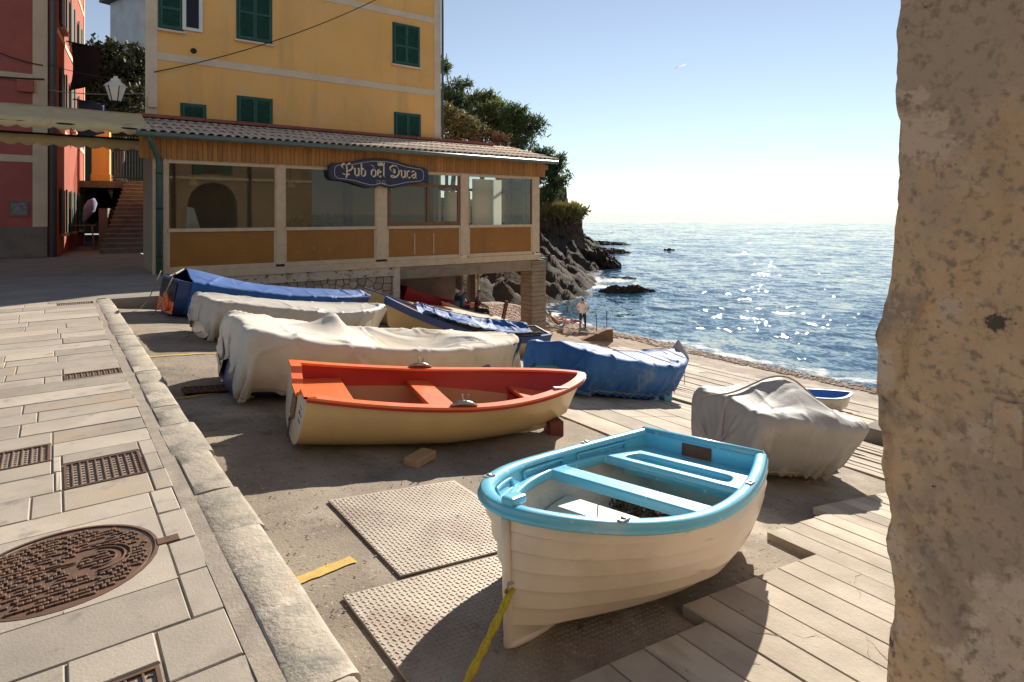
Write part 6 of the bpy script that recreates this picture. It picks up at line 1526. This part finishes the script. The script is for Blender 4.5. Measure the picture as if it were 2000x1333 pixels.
tree('pine_tree', 'rounded pine growing from the cliff right of the pub', gnd(1066, 74), [(1070, 318, 30, 24), (1088, 342, 22, 24), (1060, 350, 26, 28), (1075, 380, 22, 16), (1052, 308, 20, 14), (1058, 395, 16, 14)], 74, MT['pine_dark'], 4, n=95, size=.48, group=g_)
tree('flowering_shrub', 'pale leafed shrub beside the yellow house downpipe', gnd(885, 46), [(872, 225, 16, 22), (890, 240, 22, 24), (915, 252, 24, 22), (935, 262, 16, 18), (880, 265, 24, 20)], 46, MT['shrub'], 5, n=120, size=.26, cat='shrub', trunk=.12, thin=.3)
tree('dry_shrub', 'brownish dry shrub between the pines and the pub roof', gnd(965, 46), [(955, 272, 22, 16), (985, 280, 26, 14), (930, 275, 16, 12)], 46, M('dry_leaves', (.13,.075,.05), (.17,.11,.06), sc=1, rough=.9, trans=.2), 6, n=110, size=.22, cat='shrub', trunk=.1, thin=.25)
# cliff top: bastion wall, tower, grass
def masonry(name, label, cat, x0, x1, y0, y1, d, depth, rows, mat, par=None):
    a = at_d(x0, y1, d); b = at_d(x1, y0, d); t = thing(name, label, cat, (a.x, a.y, a.z)); w = (x1-x0)*d/FPX
    n, m = 60, 40; U_, V_ = np.meshgrid(np.linspace(0, 1, n), np.linspace(0, 1, m), indexing='ij')
    off = .25*fbm(U_*9, V_*7, 2)+.12*fbm(U_*25, V_*18, 3); lean = .5*(1-V_)
    zt_e = 1+.0*U_
    P = [[tuple(Vector((a.x, a.y, 0))+RGT*(U_[i, j]*w+.1*off[i, j]+lean[i, j]*U_[i, j])-FWD*(off[i, j]+lean[i, j])+Vector((0, 0, a.z+(b.z-a.z)*V_[i, j]+.25*V_[i, j]*off[i, j]))) for j in range(m)] for i in range(n)]
    for row in P:
        e = Vector(row[-1])+FWD*depth; row.append((e.x, e.y, e.z+.1))
    last = [tuple(Vector(p)+FWD*depth) for p in P[-1]]; P.append(last)
    mb = MB(); mb.grid(P); mb.build('masonry', mat, t); return t
masonry('bastion_wall', 'dark old stone bastion wall on the rocks by the sea', 'wall', 1052, 1136, 420, 497, 76, 12, 9, MT['old_masonry'])
masonry('stone_tower', 'tall dark stone wall below the rounded pine', 'wall', 1020, 1106, 366, 425, 84, 10, 9, MT['old_masonry'])
gp_ = []
for i in range(500):
    px = random.uniform(1056, 1132); py = random.uniform(408, 424)-(4 if px < 1090 else 0); p = at_d(px, py, random.uniform(72, 75.5)); gp_.append((p.x, p.y, p.z))
o = tufts(gp_, 9, .75, .15, 'grass_fringe', MT['grass'], None, up=1.3, thin=.07, seed=9); tag(o, 'sunlit dry grass on top of the bastion wall', 'grass', kind='stuff')
gp_ = [tuple(at_d(random.gauss(px, 7), random.gauss(py, 5), 74)) for px, py in ((1110, 420), (1128, 418), (1065, 412)) for _ in range(60)]
o = tufts(gp_, 9, .5, .2, 'wall_scrub', MT['shrub'], None, up=.5, thin=.25, seed=10); tag(o, 'green scrub hanging over the bastion wall edge', 'scrub', kind='stuff')
# dark trees behind the alley
tree('evergreen_tree', 'dense dark evergreen mass above the alley gate', at_d(225, 430, 44), [(200, 115, 40, 26), (235, 130, 48, 34), (265, 125, 40, 34), (190, 160, 36, 40), (240, 185, 50, 44), (200, 215, 40, 40), (265, 215, 40, 44), (230, 250, 46, 34)], 46, MT['hedge'], 11, n=55, size=.30, trunk=.4, thin=.3, k=14, spread=.3)
mb = MB(); a = W(52, -45); b = W(52, -24)
mb.add([(a.x, a.y, 0), (b.x, b.y, 0), (b.x, b.y, 9), (a.x, a.y, 12), tuple(W(75, -70, 16)), tuple(W(75, -25, 14))], [(0, 1, 2, 3), (3, 2, 5, 4)]); tag(mb.build('hillside', MT['hedge']), kind='structure')
# potted plant behind the second window
pc = at_Y(615, 425, 20.6); pl_ = thing('indoor_plant', 'bushy plant inside behind the second pub window', 'plant', (pc.x, pc.y, .55))
mb = MB(); mb.lathe([(.14, 0), (.2, .3), (.21, .32)], (pc.x, pc.y, .56), 14); mb.build('pot', MT['brick'], pl_, smooth=True)
o = tufts([(pc.x+random.gauss(0, .32), pc.y+random.gauss(0, .12), 1.15+random.gauss(0, .18)) for _ in range(150)], 5, .17, .05, 'leaves', MT['shrub'], pl_, thin=.25, seed=4)

# ================================================================ PEOPLE
def person(label, J, regions, mtx, group=None, name='person'):
    me = bpy.data.meshes.new('body'); names = list(J); idx = {n: i for i, n in enumerate(names)}
    vs = [J[n][0] for n in names]; es = [(idx[J[n][1]], idx[n]) for n in names if J[n][1]]
    me.from_pydata(vs, es, []); o = bpy.data.objects.new('body', me); COL.objects.link(o)
    md = o.modifiers.new('skin', 'SKIN'); md.use_smooth_shade = True; o.modifiers.new('sub', 'SUBSURF').levels = 1
    if not me.skin_vertices: me.skin_vertices.new()
    for i, n in enumerate(names):
        r = J[n][2]; me.skin_vertices[0].data[i].radius = r if isinstance(r, tuple) else (r, r); me.skin_vertices[0].data[i].use_root = (i == 0)
    dg = bpy.context.evaluated_depsgraph_get(); bm2 = bpy.data.meshes.new_from_object(o.evaluated_get(dg)); bpy.data.objects.remove(o)
    keys = sorted({r for r in regions.values()}); bm2.materials.clear()
    for k in keys: bm2.materials.append(MT[k])
    segs = [(np.array(J[n][0]), np.array(J[J[n][1]][0]) if J[n][1] else np.array(J[n][0]), regions[n]) for n in names]
    for p in bm2.polygons:
        c = np.array(p.center); best = None
        for a, b, rg_ in segs:
            ab = b-a; l = ab@ab; t = 0 if l < 1e-9 else min(1, max(0, (c-a)@ab/l)); dd = np.linalg.norm(c-(a+ab*t))
            if best is None or dd < best[0]: best = (dd, rg_)
        p.material_index = keys.index(best[1]); p.use_smooth = True
    bm2.name = 'person'; ob = bpy.data.objects.new(name, bm2); COL.objects.link(ob); ob.matrix_world = mtx; WM[ob] = mtx
    return tag(ob, label, 'person', group)
def hand(J, R, pre, w, dirv, side, up):
    """palm from the wrist w, four unequal bent fingers and a thumb from the palm's side"""
    w = Vector(w); d = Vector(dirv).normalized(); s = Vector(side).normalized(); u = Vector(up).normalized()
    J[pre+'palm'] = (tuple(w+d*.075), pre+'wrist', (.036, .016)); R[pre+'palm'] = 'skin'
    for k, (o, l) in enumerate(((-.030, .072), (-.010, .082), (.010, .077), (.030, .060))):
        a = w+d*.105+s*o; b = a+d*l*.55-u*.006; c = b+d*l*.35-u*.022
        J[f'{pre}f{k}a'] = (tuple(a), pre+'palm', .009); J[f'{pre}f{k}b'] = (tuple(b), f'{pre}f{k}a', .0085); J[f'{pre}f{k}c'] = (tuple(c), f'{pre}f{k}b', .0075)
        for q in 'abc': R[f'{pre}f{k}{q}'] = 'skin'
    a = w+d*.045-s*.042; b = a+d*.035-s*.022; J[pre+'t0'] = (tuple(a), pre+'palm', .010); J[pre+'t1'] = (tuple(b), pre+'t0', .009); R[pre+'t0'] = R[pre+'t1'] = 'skin'
def figure(pose, shirt, legs, shoe, hair, sleeves=.5):
    J, R = {}, {}
    def a(n, p, par, r, reg): J[n] = (tuple(p), par, r); R[n] = reg
    pel, sp, ch, nk = pose['torso']
    a('pelvis', pel, None, (.15, .11), legs); a('spine', sp, 'pelvis', (.135, .10), shirt); a('chest', ch, 'spine', (.17, .11), shirt); a('neck', nk, 'chest', .05, 'skin')
    hd = Vector(pose['head']); fw = Vector(pose.get('look', (0, 1, 0))).normalized(); rt = fw.cross(Vector((0, 0, 1))).normalized()
    a('jaw', hd-Vector((0, 0, .055))+fw*.025, 'neck', (.058, .066), 'skin'); a('skull', hd+Vector((0, 0, .045))-fw*.01, 'jaw', (.078, .09), hair); a('crown', hd+Vector((0, 0, .10))-fw*.015, 'skull', (.05, .06), hair)
    a('nose', hd-Vector((0, 0, .03))+fw*.105, 'jaw', .012, 'skin'); a('ear_l', hd-rt*.088-Vector((0, 0, .02)), 'jaw', .014, 'skin'); a('ear_r', hd+rt*.088-Vector((0, 0, .02)), 'jaw', .014, 'skin')
    for s in ('l', 'r'):
        sh, el, wr = pose['arm_'+s]; hp_, kn, an, to = pose['leg_'+s]
        a('shoulder_'+s, sh, 'chest', .062, shirt); a('elbow_'+s, el, 'shoulder_'+s, .045, shirt if sleeves > .6 else 'skin'); a('mid_'+s, Vector(sh).lerp(Vector(el), .55), 'shoulder_'+s, .055, shirt)
        J['elbow_'+s] = (J['elbow_'+s][0], 'mid_'+s, .043); a(s+'_wrist', wr, 'elbow_'+s, .028, 'skin')
        d = Vector(wr)-Vector(el); hand(J, R, s+'_', wr, d, Vector((0, 0, 1)).cross(d) if abs(d.normalized().z) < .9 else Vector((0, 1, 0)), Vector((0, 0, 1)) if abs(d.normalized().z) < .9 else Vector((1, 0, 0)))
        a('hip_'+s, hp_, 'pelvis', .095, legs); a('knee_'+s, kn, 'hip_'+s, .062, legs); a('ankle_'+s, an, 'knee_'+s, .042, legs if legs != 'skin' else 'skin'); a('toe_'+s, to, 'ankle_'+s, (.045, .03), shoe)
    # the wrist joint of a hand is named like the hand's prefix
    return J, R
stand = {'torso': ((0, 0, .96), (0, -.01, 1.16), (0, 0, 1.38), (0, .01, 1.53)), 'head': (0, .03, 1.66),
 'arm_l': ((-.19, 0, 1.44), (-.31, -.07, 1.20), (-.20, .14, 1.12)), 'arm_r': ((.19, 0, 1.44), (.31, -.07, 1.20), (.20, .14, 1.12)),
 'leg_l': ((-.10, 0, .90), (-.12, .03, .50), (-.13, -.02, .09), (-.15, .14, .035)), 'leg_r': ((.10, 0, .90), (.13, .02, .50), (.15, -.03, .09), (.18, .13, .035))}
sit = {'torso': ((0, 0, .10), (0, -.03, .28), (0, .02, .50), (0, .06, .64)), 'head': (0, .10, .77),
 'arm_l': ((-.19, .02, .55), (-.27, .12, .33), (-.12, .32, .26)), 'arm_r': ((.19, .02, .55), (.27, .12, .33), (.14, .34, .24)),
 'leg_l': ((-.10, .03, .09), (-.13, .43, .10), (-.14, .48, -.34), (-.15, .63, -.40)), 'leg_r': ((.10, .03, .09), (.13, .43, .10), (.14, .48, -.34), (.16, .63, -.40))}
lounge = {'torso': ((0, 0, .32), (0, -.13, .46), (0, -.28, .64), (0, -.36, .76)), 'head': (0, -.38, .89),
 'arm_l': ((-.19, -.28, .68), (-.30, -.08, .50), (-.22, .16, .46)), 'arm_r': ((.19, -.28, .68), (.30, -.08, .50), (.22, .16, .46)),
 'leg_l': ((-.10, .05, .31), (-.12, .40, .62), (-.13, .62, .26), (-.14, .76, .24)), 'leg_r': ((.10, .05, .31), (.12, .42, .50), (.14, .80, .30), (.15, .92, .38))}
def frame(loc, fw): 
    fw = Vector((fw[0], fw[1], 0)).normalized(); rt = Vector((fw.y, -fw.x, 0)); return Matrix.Translation(loc) @ Matrix((rt, fw, Vector((0, 0, 1)))).transposed().to_4x4()
def ground(px, py):                                   # where a sight line meets the slipway or beach
    d = 10.
    for _ in range(60):
        p = at_d(px, py, d); e = p.z-(rz(p.x, p.y)+.06); d += e*1.2
    return at_d(px, py, d)
gz = ground(1138, 650); J, R = figure(stand, 'white_cloth', 'dark_cloth', 'black', 'hair', .3)
person('standing person in white T-shirt and dark trousers looking at the sea', J, R, frame(gz, FWD+RGT*.25), 'people on the beach')
# seated man on a low wall below the pub
sp_ = at_d(900, 606, 22.6); lw = MB(); lw.box(sp_.x-1.0, sp_.x+.8, sp_.y-.16, sp_.y+.30, rz(sp_.x, sp_.y)-.2, sp_.z-.0); tag(lw.build('low_wall', MT['concrete_grey'], bevel=.02), 'low concrete wall the man with backpack sits on', 'wall')
J, R = figure(sit, 'grey_cloth', 'dark_cloth', 'black', 'hair_grey', .9)
mtx = frame(sp_, FWD+RGT*.35); person('grey haired person with backpack sitting with back to the camera', J, R, mtx, 'people on the beach')
bp_ = thing('backpack', 'dark grey backpack worn by the seated person', 'backpack', mat=mtx)
mb = MB(); mb.box(-.14, .14, -.30, -.14, .14, .54); mb.build('bag', MT['dark_cloth'], bp_, local=True, bevel=.04, seg=3); mb = MB(); mb.box(-.10, .10, -.335, -.29, .17, .38); mb.build('pocket', MT['grey_cloth'], bp_, local=True, bevel=.015)
for s in (-1, 1):
    mb = MB(); mb.tube([(s*.11, -.15, .52), (s*.13, -.02, .62), (s*.13, .12, .55)], .018, 6); mb.build('strap', MT['dark_cloth'], bp_, local=True)
sq = at_d(931, 612, 22.9); J, R = figure(sit, 'dark_red', 'dark_cloth', 'black', 'hair', .9)
person('person in dark red sitting right of the inner post', J, R, frame(sq+Vector((0, 0, .0)), RGT), 'people on the beach')
lw = MB(); lw.box(sq.x-.25, sq.x+.45, sq.y-.25, sq.y+.25, rz(sq.x, sq.y)-.2, sq.z+.0); tag(lw.build('concrete_block', MT['concrete_grey'], bevel=.02), 'concrete block under the person in dark red', 'block')
# sunbather in a teal chair
gs = ground(1088, 644); fm = frame(gs, RGT+FWD*.15)
J, R = figure(lounge, 'skin', 'skin', 'skin', 'hair', .3); R['pelvis'] = 'dark_cloth'; R['hip_l'] = R['hip_r'] = 'dark_cloth'
person('sunbather reclining with knees raised in a teal chair', J, R, fm, 'people on the beach')
ch = thing('beach_chair', 'teal canvas beach chair under the sunbather', 'chair', mat=fm)
mb = MB(); mb.grid([[(x, y, z) for x in (-.26, 0, .26)] for y, z in ((-.62, .95), (-.45, .62), (-.24, .34), (-.05, .20), (.12, .18), (.34, .24))]); mb.build('canvas_seat', MT['teal_cloth'], ch, local=True, smooth=True, solid=.02)
for s in (-1, 1):
    mb = MB(); mb.tube([(s*.28, -.64, .98), (s*.28, .30, .0)], .016, 6); mb.build('back_frame', MT['old_wood'], ch, local=True); mb = MB(); mb.tube([(s*.28, .38, .26), (s*.28, -.45, .0)], .016, 6); mb.build('seat_frame', MT['old_wood'], ch, local=True)
gt_ = ground(1120, 652); ft = frame(gt_, RGT)
tc_ = thing('towel_chair', 'low chair draped with a mauve towel beside the sunbather', 'chair', mat=ft)
P = [[(x+.02*sin(y*20), y, (.62 if abs(y) < .36 else .62-(abs(y)-.36)*1.6)+.02*sin(x*15+y*9)) for x in np.linspace(-.3, .3, 8)] for y in np.linspace(-.62, .62, 22)]
mb = MB(); mb.grid(P); mb.build('towel', MT['purple_cloth'], tc_, local=True, smooth=True, solid=.015)
for s in (-1, 1):
    for q in (-.3, .3):
        mb = MB(); mb.tube([(q*.8, s*.32, .61), (q, s*.36, 0)], .015, 6); mb.build('leg', MT['chrome'], tc_, local=True)
def bag(px, py, s, mat, label):
    g = ground(px, py); n, m = 18, 10; U_, J_ = np.meshgrid(np.linspace(0, 2*pi, n), np.linspace(0, 1, m), indexing='ij'); r = s*(.55+.45*np.sin(pi*np.clip(J_*.85+.12, 0, 1)))*(1+.22*fbm(U_*1.3, J_*3, px*.1))*(1-.75*J_**4)
    mb = MB(); mb.grid([[(g.x+r[i, j]*cos(U_[i, j]), g.y+r[i, j]*sin(U_[i, j]), g.z-.02+J_[i, j]*s*1.5) for j in range(m)] for i in range(n)]); tag(mb.build('bag', mat, smooth=True), label, 'bag', 'bags on the beach')
bag(1108, 654, .24, MT['white_cloth'], 'white bag on the ground under the mauve towel'); bag(1140, 655, .26, M('teal_pattern', (.05,.16,.20), (.30,.34,.34), sc=14, rough=.9), 'patterned teal bag at the standing person\'s feet'); bag(1066, 640, .24, M('blue_green_bag', (.03,.12,.25), (.20,.34,.30), sc=9, rough=.9), 'blue green bag behind the teal chair'); bag(1095, 652, .20, MT['grey_cloth'], 'pale grey bundle in front of the teal chair')
# rope barrier, poles and broken boards
pr = []
for k, (px, py, top) in enumerate(((1066, 612, 52), (1100, 615, 44), (1116, 622, 38), (1009, 600, 36))):
    g = ground(px, py); hgt = 1.0; mb = MB(); mb.tube([g-Vector((0, 0, .1)), g+Vector((0, 0, hgt))], .022, 6)
    tag(mb.build('barrier_post', MT['chrome']), ('thin barrier post right beside the pub pillar', 'thin barrier post at the middle of the rope run', 'thin barrier post nearest the standing person', 'thin barrier post seen through the pub opening')[k], 'post', 'rope barrier posts'); pr.append(g+Vector((0, 0, hgt)))
for k, (a, b) in enumerate(((0, 1), (1, 2), (3, 0))):
    q = [pr[a].lerp(pr[b], t)-Vector((0, 0, .25*4*t*(1-t)*.5)) for t in np.linspace(0, 1, 12)]; rope(q, .02, ('sagging barrier rope between pillar and middle post', 'short barrier rope behind the sunbather', 'barrier rope crossing the pub opening')[k], group='barrier ropes')
for px, py, hgt, lab in ((1165, 652, 1.0, 'shorter thin green pole by the water'), (1185, 655, 1.25, 'taller thin green pole by the water')):
    g = ground(px, py); mb = MB(); mb.tube([g-Vector((0, 0, .1)), g+Vector((0, 0, hgt))], .025, 6); tag(mb.build('pole', MT['pipe']), lab, 'pole', 'poles at the waterline')
g = ground(1165, 668); e = ground(1195, 668)
mb = MB(); mb.prism([(0, 0), (1.5, 0), (1.5, .62), (1.25, .60), (.1, .12)], lambda p, t: tuple(g+RGT*(p[0]-.75)+FWD*(.5*t)+Vector((0, 0, p[1]-.05)))); tag(mb.build('broken_boards', MT['old_wood'], bevel=.01), 'wedge of broken weathered boards at the shingle edge', 'boards')
mb = MB(); mb.beam(g-RGT*.75+Vector((0, 0, .45)), g+RGT*.35+Vector((0, 0, .32)), .12, .05); tag(mb.build('loose_plank', MT['old_wood'], bevel=.005), 'loose plank lying on the broken boards', 'plank')
# rail and block at the foot of the near wall
p = at_d(1712, 780, 13.0); p.z = rz(p.x, p.y)
mb = MB(); mb.box(p.x-.25, p.x+.5, p.y-1.3, p.y+.2, p.z-.3, p.z+.42); tag(mb.build('concrete_plinth', MT['concrete_grey'], bevel=.03), 'dark concrete plinth by the right wall above the water', 'plinth')
rl = thing('green_railing', 'short green railing glimpsed beside the right wall', 'railing', (p.x, p.y, p.z+.4))
for k in range(3):
    mb = MB(); mb.tube([(p.x+.15, p.y-.0-.55*k, p.z+.42), (p.x+.15, p.y-.0-.55*k, p.z+2.4)], .025, 8); mb.build('upright', MT['pipe'], rl, smooth=True)
for z in (1.4, 2.38):
    mb = MB(); mb.tube([(p.x+.15, p.y+.02, p.z+z), (p.x+.15, p.y-1.15, p.z+z)], .022, 8); mb.build('rail', MT['pipe'], rl, smooth=True)
# the far side of the little square, which the pub's glass mirrors
MT['arcade'] = M('ochre_arcade', (.42,.30,.17), (.30,.21,.12), sc=.8, rough=.9, spots=[((.20,.15,.10), .5, .55, .7)])
oh = thing('arcade_house', 'cream arcaded house behind the camera mirrored in the pub windows', 'house', (0, -9, 0))
arches = [(-9.0, 1.5), (-4.6, 1.5), (-.4, 1.5), (4.2, 1.6), (9, 1.6)]; y0 = -9.0; top = 11.0; spring = 2.3
mb = MB()
xs = [-18.0]; 
for c, r in arches:
    xs += [c-r, c+r]
xs.append(16.)
for i in range(0, len(xs), 2): mb.box(xs[i], xs[i+1], y0-.6, y0, 0, spring+1.7)
for c, r in arches:
    pl = [(c-r, spring+1.7), (c-r, spring)]+[(c-r*cos(t), spring+r*sin(t)) for t in np.linspace(0, pi, 14)[1:-1]]+[(c+r, spring), (c+r, spring+1.7)]
    for k in range(1, len(pl)-2):
        a, b = pl[k], pl[k+1]; mb.add([(a[0], y0, a[1]), (b[0], y0, b[1]), (b[0], y0, spring+1.7), (a[0], y0, spring+1.7), (a[0], y0-.6, a[1]), (b[0], y0-.6, b[1])], [(0, 1, 2, 3), (0, 4, 5, 1)])
mb.build('arcade_front', MT['arcade'], oh)
mb = MB(); mb.box(-18, 16, y0-.6, y0, spring+1.701, top); mb.build('upper_wall', MT['arcade'], oh)
mb = MB(); mb.box(-18, 16, y0+.001, y0+.06, 4.05, 4.25); mb.build('string_course', MT['cream'], oh)
for x in (-6.8, 1.9, 6.6, 11.5):
    mb = MB(); mb.tube([(x, y0+.08, 0), (x, y0+.08, top)], .06, 8); mb.build('drainpipe', MT['iron'], oh)
    mb = MB(); mb.box(x-1.6, x-.4, y0+.002, y0+.06, .1, 2.2); mb.build('shop_door', MT['dark_wood'], oh) if x in (1.9, 6.6) else None
mb = MB(); mb.box(-18, 16, y0-3.2, y0-3, 0, top); mb.build('inner_wall', MT['dado'], oh)
for c in (-9, -4.6, -.4, 4.2, 9):
    mb = MB(); mb.box(c-.6, c+.6, y0+.001, y0+.05, 4.5, 6.3); w = mb.build('window', MT['dark_wood'], oh)
    for s in (-1, 1):
        mb = MB(); mb.box(c+s*.95-.3, c+s*.95+.3, y0+.002, y0+.06, 4.45, 6.35); mb.build('shutter', MT['shutter'], w)
# contrail far out in the sky
a = at_d(1318, 134, 9000); b = at_d(1341, 125, 9000); mb = MB(); mb.tube([a, a.lerp(b, .5), b], [4, 9, 3], 6); tag(mb.build('contrail', M('vapour', (.9,.9,.9), rough=1, trans=.9), smooth=True), 'tiny white contrail streak in the blue sky', 'contrail')
